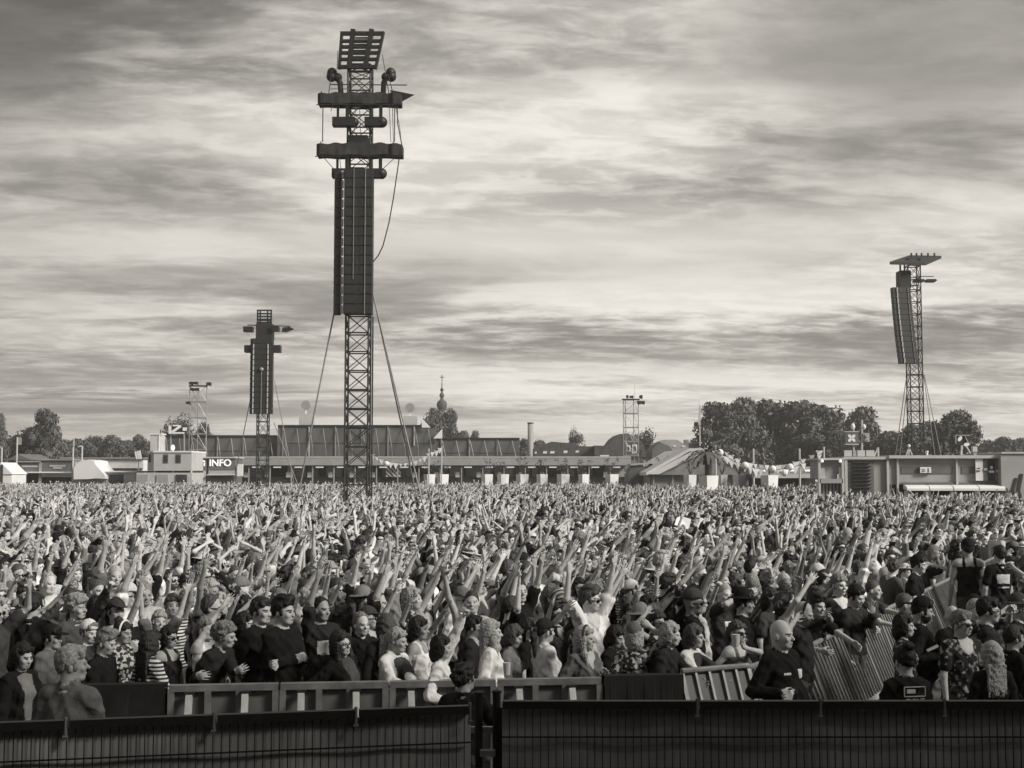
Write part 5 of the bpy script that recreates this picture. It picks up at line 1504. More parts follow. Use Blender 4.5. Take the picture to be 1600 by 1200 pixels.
    m = MB(); m.beam(W(1347, 713, Y + 1.1), W(1347, 656, Y + 1.1), 0.09); m.build('mast', M_pale, t)
    m = MB(); m.ball(W(1350, 667, Y + 1.1), 0.11, 10, 1, 1, 1.4); m.build('lamp', M_white, t)
    t = empty('roof_railing', W(1344, 713, Y + 0.6), 'low pale boxed railing on the louvre container roof', 'railing')
    for a, b in ((1319.5, 1331), (1333, 1338), (1340, 1351.5), (1353.5, 1366)): part(t, 'panel', a, b, 703.5, 713, M_pale if a != 1333 else M_grey, 0.6, 0.12)
    m = MB(); m.beam(W(1366, 713, Y + 0.7), W(1372, 699, Y + 0.7), 0.07); m.beam(W(1372, 699, Y + 0.7), W(1372.5, 713, Y + 0.7), 0.09); m.build('brace', M_pale, t)
    t = empty('ball_finial', W(1420, 711, Y + 1), 'small pale tripod with a ball on the bar container roof', 'finial')
    m = MB()
    for a in (1416, 1420, 1425.5): m.beam(W(a, 711.2, Y + 1), W(1420.3, 699, Y + 1), 0.06)
    m.build('tripod', M_pale, t); m = MB(); m.ball(W(1420.2, 696.6, Y + 1), 0.09, 12); m.build('ball', M_white, t)
    t = empty('roof_vent', W(1448, 711, Y + 1), 'short white vent pipe on the bar container roof', 'vent')
    m = MB(); p = W(1448.5, 711.2, Y + 1); m.lathe((p.x, p.y, p.z - 0.05), [(0.06, 0), (0.055, 0.2), (0.085, 0.21), (0.085, 0.3)], 12); m.build('pipe', M_white, t)
    t = empty('petal_sign', W(1504, 711, Y + 1), 'dark framed sign with two white petals on bent legs', 'sign')
    part(t, 'board', 1493.5, 1515, 680, 696, M_dark, 1.0, 0.12)
    m = MB()
    for (x, y, an) in ((1500, 685.5, 55), (1510.5, 694.5, 10)):
        c = W(x, y, Y + 0.94); n = 14; a = R(an); u = Vector((math.cos(a), 0, math.sin(a))); v = Vector((-math.sin(a), 0, math.cos(a)))
        m.prism([c + u*(0.17*math.cos(2*math.pi*i/n)) + v*(0.10*math.sin(2*math.pi*i/n)) for i in range(n)], (0, 0.04, 0))
    m.build('petals', M_white, t)
    m = MB(); m.beam(W(1493.5, 680, Y + 0.95), W(1515.5, 680.5, Y + 0.95), 0.05); m.beam(W(1493.5, 680, Y + 0.95), W(1493.5, 693, Y + 0.95), 0.05); m.beam(W(1508, 682, Y + 0.95), W(1513, 692, Y + 0.95), 0.045); m.build('frame', M_grey, t)
    m = MB(); m.beam(W(1503, 696, Y + 0.95), W(1502, 711, Y + 0.95), 0.1); m.beam(W(1510, 697, Y + 0.95), W(1516, 708, Y + 0.95), 0.07); m.build('legs', M_pale, t)
    t = empty('roof_box', W(1523.5, 711, Y + 1), 'small slatted pale box on the bar container roof', 'box')
    part(t, 'shell', 1520.5, 1527, 697.5, 706, M_pale, 1.0, 0.3); part(t, 'foot', 1521.5, 1526, 706, 711.3, M_grey, 1.05, 0.2)
right_side()

# ------------------------------------------------------------------ trees
def make_tree(name, w, h, seed, clumps=26, leaves=150, trunk=0.28, ls=(0.16, 0.34), dense=1.0, matl=None):
    """crown of leaf-sized faces gathered in clumps of many sizes, limbs reaching into it; foot at the origin"""
    r = random.Random(seed)
    t = empty(name, (0, 0, 0))
    lv = MB(); br = MB()
    cb = h * trunk
    br.beam((0, 0, 0), (0, 0, cb * 1.2), w * 0.075, n=9, taper=0.75)
    for k in range(clumps):
        a = r.uniform(0, 6.283); v = r.random() ** 0.8
        zz_ = cb + (h - cb) * v
        prof = math.sin(math.pi * min(max(0.18 + 0.80 * v, 0), 0.985)) ** 0.6
        rad = w * 0.5 * prof * math.sqrt(r.uniform(0.1, 1.0)) * 0.80
        c = Vector((rad * math.cos(a), rad * math.sin(a), zz_ - h * 0.04))
        s = w * r.uniform(0.12, 0.23)
        leaf_cloud(lv.v, lv.f, c, s, s, s * r.uniform(0.65, 0.9), int(leaves * dense), ls[0], ls[1], r, shell=0.35)
        if k % 2 == 0: br.beam((0, 0, cb * r.uniform(0.7, 1.2)), c, w * 0.026, n=5, taper=0.3)
    br.build('trunk', M_bark, t); lv.build('crown', matl or M_foliage, t)
    return t
TREES = [make_tree('tree', 9, 12, 1, 44, 180, 0.16, (0.18, 0.40)), make_tree('tree', 8, 12, 2, 40, 180, 0.12, (0.18, 0.40)), make_tree('tree', 10, 11, 3, 48, 180, 0.12, (0.18, 0.42), matl=M_foliage2), make_tree('tree', 9, 10, 4, 26, 120, 0.25, (0.16, 0.34)), make_tree('tree', 9, 10, 5, 40, 170, 0.10, (0.18, 0.40))]
note_kids()
DIM = [(9, 12), (8, 12), (10, 11), (9, 10), (9, 10)]
used = set()
def put_tree(kind, xc, ytop, wpx, Y, lab, rz=0.0):
    wpx = wpx * 1.28
    p = W(xc, 738, Y); zt = W(xc, ytop, Y).z; w = wpx * Y / FPX
    sx = w / DIM[kind][0]; sz = zt / DIM[kind][1]
    if kind in used:
        o = copy_tree(TREES[kind], (p.x, Y, 0), rz, (sx, sx, sz))
    else:
        used.add(kind); o = TREES[kind]; o.location = (p.x, Y, 0); o.rotation_euler = (0, 0, rz); o.scale = (sx, sx, sz)
    tag(o, lab, 'tree', 'trees around the festival field')
G = 'leafy tree in the big clump, '
for a in ((1, 1122, 633, 72, 196, G + 'its outermost beside the flag pole'), (2, 1165, 626, 80, 200, G + 'its rounded second crown behind the marquee'), (0, 1208, 629, 84, 203, G + 'the high crown over the long bunting'), (1, 1252, 630, 78, 199, G + 'the crown behind the last bunting poles'), (0, 1292, 637, 76, 204, G + 'the crown sloping down to the kiosk'), (2, 1352, 640, 78, 190, 'broad pale leafy tree behind the clover sign'), (3, 1318, 668, 60, 186, 'low leafy tree filling the gap behind the clover sign'),
          (4, 1425, 668, 80, 170, 'dark round tree at the foot of the right speaker tower'), (4, 1495, 646, 84, 172, 'tall dark dome-shaped tree behind the petal sign'), (2, 1455, 662, 70, 176, 'dark tree between tower foot and dome-shaped tree'), (0, 1390, 676, 50, 182, 'lower tree behind the boxed roof railing'),
          (1, 69, 643, 46, 190, 'tall dark tree with a heavy rounded head behind the stalls'), (4, 50, 672, 80, 195, 'wide dark tree below the heavy-headed tree'), (0, -6, 650, 34, 188, 'dark tree cut by the picture edge over the steep tent'),
          (3, 276, 652, 62, 176, 'round tree behind the slashed sign'), (4, 318, 664, 30, 178, 'small tree behind the slim scaffold tower at the containers'),
          (4, 677, 643, 38, 240, 'round tree hiding one side of the church spire, beside the disc box'), (1, 703, 643, 36, 242, 'round tree hiding the other side of the church spire, over the white sail'), (0, 722, 676, 34, 235, 'small tree behind the end of the tall scaffold wall'), (2, 742, 676, 26, 232, 'little ragged tree above the low scaffold wall'), (1, 820, 688, 30, 215, 'dark bush-like tree at the foot of the chimney'),
          (3, 899, 672, 28, 205, 'ragged little treetop over the row of dark houses'), (3, 1008, 672, 44, 200, 'dark tree just behind the barn'), (0, 962, 690, 30, 205, 'small dark tree peeping past the barn gable')):
    put_tree(*a, rz=a[1] * 0.37)
for i, (x, y, w) in enumerate(((100, 690, 44), (126, 688, 40), (152, 684, 44), (176, 683, 40), (196, 690, 36), (214, 682, 30), (228, 690, 26), (30, 684, 36), (1545, 690, 34), (1570, 685, 36), (1596, 687, 40), (1622, 684, 40), (845, 690, 30), (1085, 690, 24))):
    where = ('just right of the heavy-headed tree', 'second from the heavy-headed tree', 'third from the heavy-headed tree', 'highest bump of the low line', 'beside the ragged treetop', 'the ragged top over the striped sign', 'the end by the pole of the cabin', 'under the heavy-headed tree', 'just beyond the dome-shaped tree', 'second beyond the dome-shaped tree', 'third beyond the dome-shaped tree', 'behind the end block', 'right beside the factory chimney', 'between pitched house and big clump')[i]
    put_tree((4, 0, 2, 4, 1)[i % 5], x, y, w * 1.25, 235 + (i % 3) * 4, 'low distant tree of the tree line, ' + where, rz=i * 1.3)
# ------------------------------------------------------------------ front fence
def fence(A, B, lab, joints, seed):
    """mesh fence with a dark screen behind; A, B are the ends on the ground, height 1.5 m"""
    A, B = Vector((A[0], A[1], 0)), Vector((B[0], B[1], 0))
    Ln = (B - A).length; u = (B - A) / Ln; n = Vector((u.y, -u.x, 0))      # n points to the photographer
    Hh = 1.5
    t = empty('mesh_fence', A + u * (Ln / 2), lab, 'fence')
    P = lambda s, z, o=0.0: A + u * s + n * o + Vector((0, 0, z))
    m = MB(); d = 0.05
    for i in range(int(Ln / d) + 1):
        m.beam(P(i * d, 0.05, 0.0), P(i * d, Hh - 0.02, 0.0), 0.0052, n=4)
    for k in range(1, 8):
        z = Hh - 0.005 - 0.2 * k
        m.beam(P(0, z, 0.006), P(Ln, z, 0.006), 0.007, n=4); m.beam(P(0, z, -0.006), P(Ln, z, -0.006), 0.007, n=4)
    m.build('wire_mesh', M_fence, t)
    m = MB(); r = random.Random(seed); k = int(Ln / 0.1)
    pts = []
    for i in range(k + 1):
        o = -0.030 - 0.012 * (1 + math.sin(i * 0.9 + 0.8 * math.sin(i * 0.23))) * 0.5
        pts.append((i * Ln / k, o))
    for i in range(k):
        (s0, o0), (s1, o1) = pts[i], pts[i + 1]
        m.quadpts([P(s0, 0.03, o0), P(s1, 0.03, o1), P(s1, Hh - 0.03, o1), P(s0, Hh - 0.03, o0)])
    m.build('screen_cloth', M_fencecloth, t, smooth=False)
    js = [0.0] + [j for j in joints if 0 < j < Ln] + [Ln]
    for a, b in zip(js, js[1:]):
        m = MB(); m.beam(P(a + 0.006, Hh + 0.002), P(b - 0.006, Hh + 0.002), 0.055, 0.05); rl = m.build('top_rail', M_fence, t)
        m = MB(); m.beam(P(b - 0.015, Hh - 0.09, 0.02), P(b - 0.015, Hh + 0.045, 0.02), 0.022, n=6); m.beam(P(b - 0.03, Hh - 0.07, 0.025), P(b + 0.0, Hh - 0.07, 0.025), 0.02, n=6); m.build('clip', M_dgrey, rl)
    for a in np.arange(0.0, Ln, 2.5):
        m = MB(); m.beam(P(float(a), 0, -0.1), P(float(a), Hh - 0.03, -0.1), 0.06); m.build('post', M_fence, t)
    return t
def gx(px, Y): return W(px, 1100, Y).x
LA, LB = (gx(-90, 7.62), 7.62), (gx(737, 8.24), 8.24)
fence(LA, LB, 'black mesh fence panel running up to the gate gap, nearer side sloping', [0.86 * k - 0.15 for k in range(1, 5)], 1)
RA, RB = (gx(784, 8.40), 8.40), (gx(1690, 8.40), 8.40)
fence(RA, RB, 'straight black mesh fence panel beyond the gate gap', [1.275, 2.07, 2.87, 3.67], 2)
t = empty('fence_gate', W(760, 1100, 8.4) - Vector((0, 0, W(760, 1100, 8.4).z)), 'dark narrow gate posts with a latch between the two fence panels', 'gate')
for x, yy in ((748, 1084), (776, 1082)):
    m = MB(); p = W(x, yy, 8.5); m.beam((p.x, 8.5, 0), (p.x, 8.5, p.z), 0.055, n=10); m.lathe((p.x, 8.5, p.z), [(0.034, 0), (0.034, 0.012), (0.01, 0.02)], 10); m.build('post', M_fence, t)
m = MB(); a, b = W(731, 1142, 8.52), W(791, 1142, 8.52); m.beam((a.x, 8.56, a.z), (b.x, 8.56, a.z), 0.035, 0.04); m.build('cross_bar', M_grey, t)
m = MB(); a = W(762, 1176, 8.45); m.beam((a.x - 0.05, 8.44, a.z), (a.x + 0.05, 8.44, a.z), 0.05, 0.04); m.ball((a.x, 8.42, a.z - 0.035), 0.022, 10); m.build('latch', M_dgrey, t)
m = MB(); a, b = W(752, 1181, 8.5), W(773, 1200, 8.5); m.beam((a.x, 8.52, 0.9), (b.x, 8.52, 0.9), 0.03, 0.25); m.build('lock_plate', M_fence, t)

# ------------------------------------------------------------------ crowd barriers
def barrier(A, B, style, lab, grp, top=1.12):
    A, B = Vector((A[0], A[1], 0)), Vector((B[0], B[1], 0))
    Ln = (B - A).length; u = (B - A) / Ln; n = Vector((u.y, -u.x, 0))
    t = empty('crowd_barrier', (A + B) / 2, lab, 'barrier', grp)
    P = lambda s, z, o=0.0: A + u * s + n * o + Vector((0, 0, z))
    if style == 'cloth':
        m = MB(); k = 14; 
        for i in range(k):
            s0, s1 = Ln * i / k, Ln * (i + 1) / k
            o0, o1 = 0.10 + 0.03 * math.sin(i * 1.9), 0.10 + 0.03 * math.sin((i + 1) * 1.9)
            m.quadpts([P(s0, 0.02, o0 + .08), P(s1, 0.02, o1 + .08), P(s1, top + 0.02, 0.06), P(s0, top + 0.02, 0.06)])
            m.quadpts([P(s0, top + 0.02, 0.06), P(s1, top + 0.02, 0.06), P(s1, top + 0.02, -0.06), P(s0, top + 0.02, -0.06)])
            m.quadpts([P(s1, 0.02, -o1), P(s0, 0.02, -o0), P(s0, top + 0.02, -0.06), P(s1, top + 0.02, -0.06)])
        m.build('black_cloth', M_cloth, t)
        m = MB(); m.beam(P(0.01, top - 0.05), P(Ln - 0.01, top - 0.05), 0.07, 0.06); m.build('top_rail', M_rail, t)
        return t
    if style == 'front':
        m = MB(); m.beam(P(0.008, top - 0.028), P(Ln - 0.008, top - 0.028), 0.09, 0.055); m.build('top_rail', M_rail, t)
        m = MB(); m.box((0, 0, 0), (0.001, 0.001, 0.001)) if False else None
        q = MB(); q.prism([P(0.01, 0.06, -0.012), P(Ln - 0.01, 0.06, -0.012), P(Ln - 0.01, top - 0.06, -0.012), P(0.01, top - 0.06, -0.012)], n * 0.010); q.build('backing_sheet', M_sheet, t)
        for f in (0.03, 0.36, 0.64, 0.97):
            m = MB(); m.beam(P(Ln * f, 0.05, 0.03), P(Ln * f, top - 0.058, 0.03), 0.055, 0.045, up=n); m.build('upright', M_rail, t)
        for f in (0.20, 0.70):
            m = MB(); m.beam(P(Ln * f + 0.02, 0.08, 0.62), P(Ln * f, top - 0.085, 0.085), 0.058, 0.05, up=n); br = m.build('brace', M_railbright, t)
            m = MB(); m.beam(P(Ln * f - 0.045, top - 0.072, 0.07), P(Ln * f + 0.045, top - 0.072, 0.07), 0.05, 0.028); m.build('brace_cap', M_black, br)
        m = MB(); m.prism([P(0, 0.01, 0.0), P(Ln, 0.01, 0.0), P(Ln, 0.01, -1.1), P(0, 0.01, -1.1)], (0, 0, 0.03)); m.build('tread_plate', M_rail, t)
        return t
    if style == 'slat':
        lo = 0.36
        m = MB(); m.beam(P(0, top, -0.02), P(Ln, top, -0.02), 0.055, n=8); m.build('top_rail', M_rail, t)
        m = MB(); m.beam(P(0, lo, 0.30), P(Ln, lo, 0.30), 0.05, 0.04); m.build('lower_rail', M_railbright, t)
        q = MB(); q.prism([P(0.0, lo, 0.265), P(Ln, lo, 0.265), P(Ln, top - 0.03, -0.05), P(0.0, top - 0.03, -0.05)], n * 0.008); q.build('backing_sheet', M_sheet, t)
        k = max(3, int(Ln / 0.13))
        for i in range(k + 1):
            s = Ln * i / k
            m = MB(); m.beam(P(s, 0.05 if i in (0, k) else lo, 0.40 if i in (0, k) else 0.29), P(s, top - 0.02, -0.02), 0.024 if i not in (0, k) else 0.042, 0.02, up=n); m.build('slat', M_rail, t)
        m = MB(); m.prism([P(0, 0.01, 0.4), P(Ln, 0.01, 0.4), P(Ln, 0.01, -0.6), P(0, 0.01, -0.6)], (0, 0, 0.03)); m.build('tread_plate', M_dgrey, t)
        return t
FA, FB = Vector((gx(262, 11.5), 11.5)), Vector((gx(941, 11.93), 11.93))
GF = 'aluminium panels of the front crowd barrier'
labs = ['panel below the man leaning in a black sweater', 'panel below the man with folded arms', 'panel below the woman in the white cardigan', 'panel below the blond woman in the white jacket']
for i in range(4):
    a, b = FA.lerp(FB, i / 4 + 0.0008), FA.lerp(FB, (i + 1) / 4 - 0.0008)
    barrier(a, b, 'front', 'grey front barrier with pale braces, ' + labs[i], GF)
d = (FB - FA).normalized()
barrier(FA - d * 2.2, FA - d * 0.01, 'cloth', 'barrier under black cloth behind the man in the grey jacket', GF)
barrier(FB + d * 0.01, FB + d * 0.75, 'cloth', 'short barrier under black cloth below the patterned top', GF)
C0 = FB + d * 0.76
C1 = Vector((gx(1172, 12.35), 12.35)); C2 = Vector((3.13, 13.7))
barrier(C0, C1, 'slat', 'slatted barrier below the woman in the striped white jacket', GF, 1.16)
barrier(C1 + (C2 - C1) * 0.01, C2, 'slat', 'slatted corner barrier behind the security guard', GF, 1.14)
def wing(Y): return 3.13 + (Y - 13.7) * 0.515
GW = 'slatted panels of the side barrier'
names = ['nearest to the security guard', 'below the black-shirted man leaning over', 'reaching to the bend with the pale end sheet', 'just beyond the dark-haired woman with the phone', 'before the pale corrugated stretch', 'the pale corrugated stretch', 'beside the crew member with the printed back', 'last one before the picture edge']
Yb = [13.72, 14.8, 15.9, 17.0, 18.6, 20.4, 22.6, 25.0, 28.0]
for i in range(8):
    barrier((wing(Yb[i]), Yb[i]), (wing(Yb[i + 1]) - 0.01, Yb[i + 1] - 0.02), 'slat', 'slatted side barrier panel, ' + names[i], GW, 1.15)

# ------------------------------------------------------------------ people
def head_pose(par):
    lean = R(par.get('lean', 0)); sl = R(par.get('tilt', 0))
    piv = np.array([0, 0.0, 0.95]); Ru = roty(sl) @ rotx(lean)
    Rh = Ru @ (rotz(R(par.get('yaw', 0))) @ rotx(-lean * 0.7) @ rotx(R(par.get('pitch', 0))) @ roty(R(par.get('roll', 0))))
    hp = piv + Ru @ (np.array((0, -0.005, 1.52)) - piv)
    return hp, Rh
PEOPLE = []      # (x, y, px) of the people placed one by one
HEROES = []      # (px, short description)
def hero(px, ytop, Y, phi, label, short=None, hair=('short', 'dark'), skin='mid', shirt='black', pants='denim', acc='light', hat=None, glasses=None, wL=None, wR=None, res=0.0095, lookup=None, group='people at the front barrier', **par):
    hp, Rh = head_pose(par)
    ztop = CAMZ + (HOR - ytop) * Y / FPX
    z1 = (hp + Rh @ np.array((0, 0.0, 0.232)))[2]
    drop = par.get('crouch', 0.0) * 0.10
    s = ztop / (z1 - drop)
    par['h'] = 1.75 * s
    par['seed'] = len(PEOPLE)
    cr = rotz(-R(phi))
    for k, w in (('L', wL), ('R', wR)):
        if w is not None:
            w = dict(w); v = np.asarray(w['w'], float)
            w['w'] = cr @ v / s
            if 'n' in w: w['n'] = cr @ np.asarray(w['n'], float)
            if 'hd' in w: w['hd'] = cr @ np.asarray(w['hd'], float)
            if 'pole' in w: w['pole'] = cr @ np.asarray(w['pole'], float)
            par[k] = w
    me, Hm, s = body_mesh(par, res / s, 0)
    hc = rotz(R(phi)) @ ((Hm @ np.array((0, 0, 0.11, 1)))[:3] * s)
    p = W(px, ytop + 20, Y)
    o = bpy.data.objects.new('person', me); link(o)
    o.location = (p.x - hc[0], Y - hc[1], -drop * s * 1.0)
    o.rotation_euler = (0, 0, R(phi))
    tag(o, label, 'person', group)
    dress(o, skin, shirt, pants, hair[1], acc)
    if hair[0] != 'bald': head_child(o, 'hair', hair_mesh(hair[0]), Hm, s, M_hair[hair[1]])
    if hat: head_child(o, {'band': 'headband', 'hat': 'brimmed_hat', 'bucket': 'bucket_hat', 'beanie': 'woollen_hat'}.get(hat[0], 'cap'), hat_mesh(hat[0]), Hm, s, M_shirt[hat[1]], 1.03)
    if glasses: head_child(o, 'sunglasses' if glasses == 'dark' else 'glasses', glass_mesh(glasses == 'dark'), Hm, s, None)
    PEOPLE.append((o.location.x, o.location.y, px))
    if short: HEROES.append((px, Y, short))
    o['hs'] = s
    return o, Hm, s
def A(x, y, z, hand=None, **k):
    q = {'w': (x, y, z)}
    if hand: q['hand'] = hand
    q.update(k); return q

# --- left of the picture
o, Hm, s = hero(113, 1006, 9.3, 165, 'man with grey hair seen from behind in a grey jacket, before the barrier', 'the man in the grey jacket', ('short', 'grey'), 'tan', 'grey', sleeve='long', collar=True, yaw=-55, wt=0.6, ease=0.02, wL=A(-0.2, 0.05, -0.85), wR=A(0.22, 0.2, -0.8))
hero(36, 1002, 11.2, 60, 'woman with a dark bob in a pale vest over black, at the far edge', 'the woman with the dark bob and vest', ('bob', 'black'), 'mid', 'black', fem=True, acc='mid', open=True, sleeve='long', pitch=8)
hero(82, 975, 12.4, 75, 'person in a sand-coloured quilted waistcoat behind the woman with dark bob', 'the sand waistcoat wearer', ('short', 'black'), 'tan', 'grey', ease=0.035, sleeve='long', collar=True, hood=True, hat=('cap', 'black'))
hero(166, 982, 11.9, 80, 'grey-haired man in a black jacket looking down to one side', 'the grey-haired man in black', ('quiff', 'fair'), 'mid', 'black', sleeve='long', collar=True, pitch=14)
hero(139, 968, 13.0, 60, 'man with a white cap looking down behind the grey-haired man', 'the man with the white cap', ('short', 'fair'), 'pale', 'dark', hat=('backcap', 'cream'), pitch=8)
hero(192, 968, 12.9, 70, 'woman in a flowered top with a white headband, dark hair', 'the woman with the white headband', ('bun', 'dark'), 'tan', 'flower', fem=True, hat=('band', 'white'), sleeve='short', pitch=6)
hero(236, 984, 12.0, 140, 'woman seen from behind with long dark hair and a striped top', 'the woman in the striped top', ('longback', 'dark'), 'mid', 'stripe', fem=True, sleeve='long', wR=A(0.25, 0.1, -0.5), wL=A(-.2, 0.05, -.75))
hero(117, 948, 14.0, 15, 'woman in dark sunglasses and open grey cardigan lifting an arm to her head', 'the woman in sunglasses with the lifted arm', ('bob', 'dark'), 'mid', 'slate', fem=True, acc='light', open=True, glasses='dark', sleeve='long', wR=A(-0.14, -0.12, 0.16, 'relaxed'))
hero(229, 918, 15.4, 60, 'young man in light sunglasses and pale shirt, one arm thrown up', 'the man in the pale shirt with sunglasses', ('buzz', 'dark'), 'pale', 'light', glasses='dark', sleeve='short', wL=A(0.28, -0.05, 0.22), wR=A(0.1, -.2, -.55))
hero(152, 904, 15.0, 50, 'tall crop-haired man in black, taller than everyone around him', 'the tall crop-haired man', ('buzz', 'brown'), 'mid', 'black', wt=0.4)
hero(149, 930, 14.0, 190, 'man from behind with dark cropped hair and light collar', 'the man with the light collar', ('short', 'black'), 'mid', 'grey', collar=True)
hero(52, 925, 13.6, 175, 'man from behind with black hair and dark jacket at the outer edge', 'the black-haired man from behind', ('short', 'black'), 'mid', 'ink', collar=True, sleeve='long')
hero(264, 976, 12.9, 65, 'woman in round sunglasses with dark hair tied up, leaning to her friend', 'the woman in round sunglasses', ('bob', 'black'), 'tan', 'ink', fem=True, glasses='dark', sleeve='none', neck='tank')
hero(352, 970, 12.15, 70, 'man leaning over the barrier in a black sweater, hands clasped', 'the man leaning in the black sweater', ('messy', 'fair'), 'mid', 'ink', sleeve='long', lean=26, yaw=12, wt=0.5,
     wR=A(-0.20, -0.30, -0.34, 'relaxed', hd=(1, -.2, 0)), wL=A(0.20, -0.42, -0.34, 'relaxed', hd=(0.8, -0.1, 0.5), n=(0, 1, 0)))
hero(322, 962, 12.9, 62, 'bare-shouldered person stretching both arms high over the barrier crowd', 'the person stretching both bare arms', ('pony', 'fair'), 'mid', 'white', neck='tank', sleeve='none', fem=True, wL=A(0.36, -0.05, 0.38), wR=A(0.22, 0.15, 0.34))
hero(383, 955, 13.2, 80, 'laughing dark-haired woman peeping out behind the two men in black', None, ('bob', 'black'), 'mid', 'ink', fem=True, smile=True)
hero(408, 932, 12.75, 62, 'short-haired man in a black tee beside the man with folded arms', 'the man in the black tee', ('short', 'dark'), 'mid', 'black', wt=0.5, sleeve='short', wL=A(0.12, -0.15, -0.62), wR=A(-0.22, 0.0, -0.62))
hero(443, 931, 12.25, 60, 'man in a black jumper standing upright with folded arms', 'the man with folded arms', ('quiff', 'black'), 'mid', 'black', sleeve='long', wt=0.5, yaw=8,
     wL=A(0.0, -0.21, -0.46, 'fist', pole=(0.8, 0.1, -0.5)), wR=A(0.13, -0.10, -0.45, 'fist', pole=(-0.8, 0.1, -0.5)))
o, Hm, s = hero(533, 983, 12.0, 55, 'woman with clear glasses and long dark hair in a black hooded jacket', 'the woman with glasses and hooded jacket', ('long', 'dark'), 'pale', 'black', fem=True, acc='slate', open=True, hood=True, sleeve='long', glasses='clear', tilt=-9, wt=0.5, ease=0.03, wL=A(0.14, -0.2, -0.42, 'relaxed'), wR=A(-0.15, -0.2, -0.55, 'relaxed'))
hero(565, 955, 13.1, 35, 'smiling fair-haired man in a dark open jacket', 'the smiling fair-haired man', ('receding', 'fair'), 'pale', 'black', sleeve='long', smile=True, collar=True, beard=False)
hero(602, 958, 12.75, 200, 'woman from behind with long wavy dark hair and black top', 'the woman with long wavy dark hair', ('longback', 'brown'), 'mid', 'ink', fem=True, sleeve='long')
hero(621, 979, 12.2, 55, 'woman with a blond ponytail in a white cardigan leaning on the barrier', 'the woman in the white cardigan', ('pony', 'blond'), 'mid', 'white', fem=True, acc='slate', open=True, sleeve='long', collar=True, lean=14, yaw=18, wL=A(0.20, -0.36, -0.37, 'relaxed', hd=(0.6, -0.2, -0.8)), wR=A(0.14, -0.40, -0.38, 'relaxed', hd=(0.8, -0.2, -0.6)))
hero(655, 962, 12.9, 75, 'woman in a pale tank top reaching one bare arm far up', 'the woman in the pale tank top', ('bob', 'dark'), 'tan', 'white', fem=True, neck='tank', sleeve='none', wL=A(0.30, -0.15, 0.25), wR=A(0.05, -0.2, -.5))
hero(690, 990, 11.95, 85, 'woman with a black bob and white sweater holding one sleeve high', 'the woman with the black bob', ('bob', 'black'), 'mid', 'white', fem=True, sleeve='long', wL=A(0.20, 0.08, 0.28, 'fist'), wR=A(0.10, -0.25, -0.48, 'relaxed'))
hero(726, 1034, 10.4, 170, 'person bending down in black with messy dark hair by the gate', 'the bending messy-haired person', ('messy', 'dark'), 'tan', 'black', lean=10, sleeve='long', yaw=-35, wL=A(-0.3, 0.2, -0.5), wR=A(0.3, 0.2, -0.5))
hero(741, 960, 13.4, 80, 'young dark-haired man in profile with a thin necklace', 'the dark-haired man in profile', ('short', 'black'), 'tan', 'ink', neck='scoop', sleeve='short')
hero(768, 966, 12.35, 95, 'woman with long straight blond hair in a white jacket', 'the blond woman in the white jacket', ('long', 'blond'), 'pale', 'white', fem=True, sleeve='long', acc='light', ease=0.02, wL=A(0.16, -0.22, -0.55, 'grip'), wR=A(0.14, -0.33, -0.48, 'grip', hd=(1, 0, 0)))
hero(803, 975, 12.75, 75, 'woman with a dark bob looking down in a grey scarf', 'the woman in the grey scarf', ('bob', 'brown'), 'mid', 'mid', fem=True, pitch=16, collar=True, sleeve='long')
hero(852, 966, 12.75, 120, 'woman in a pale safari shirt with a cap, reaching one arm skyward', 'the woman in the pale safari shirt', ('pony', 'dark'), 'mid', 'cream', fem=True, hat=('cap', 'ink'), sleeve='short', ease=0.03, collar=True, wL=A(0.30, -0.1, 0.36), wR=A(-0.1, 0.1, -.6))
hero(832, 964, 13.4, 60, 'person in a black top reaching up between scarf and safari shirt', None, ('short', 'brown'), 'mid', 'black', sleeve='short', wL=A(0.26, -0.1, 0.42))
hero(914, 976, 12.35, 40, 'woman with long fair hair and sunglasses pushed up, grey blouse', 'the woman with sunglasses pushed up', ('long', 'blond'), 'mid', 'grey', fem=True, hat=('band', 'dark'), yaw=25, neck='v', collar=True, ease=0.025, sleeve='long', wL=A(0.18, -0.25, -0.34, 'relaxed', hd=(0, 0, 1)), wR=A(-0.16, -.2, -0.6))
hero(962, 976, 13.0, 60, 'dark-haired woman all in black with a bowed head', 'the bowed dark-haired woman', ('bob', 'black'), 'tan', 'black', fem=True, sleeve='long', pitch=16)
hero(990, 972, 12.5, 185, 'blond woman from behind in a patterned top, hand held to her cap', 'the blond woman in the patterned top', ('bob', 'blond'), 'pale', 'flower', fem=True, hat=('cap', 'grey'), sleeve='short', wR=A(0.16, 0.02, 0.08, 'relaxed'), wL=A(-0.2, 0.1, -0.6))
hero(1026, 952, 13.3, 45, 'woman in dark sunglasses with dark top beside the patterned top', 'the sunglasses woman in the dark top', ('pony', 'dark'), 'tan', 'black', fem=True, glasses='dark', neck='scoop', sleeve='none', wR=A(-0.12, -0.1, 0.1, 'relaxed'))
hero(1048, 970, 12.45, 62, 'woman with short blond hair in a black coat leaning on the rail', 'the blond woman in the black coat', ('bob', 'blond'), 'pale', 'ink', fem=True, sleeve='long', collar=True, lean=10, yaw=10, wt=0.4, wL=A(0.24, -0.30, -0.42, 'relaxed', hd=(1, -.2, -.3)), wR=A(0.05, -0.35, -0.44, 'relaxed', hd=(1, -.2, -.3)))
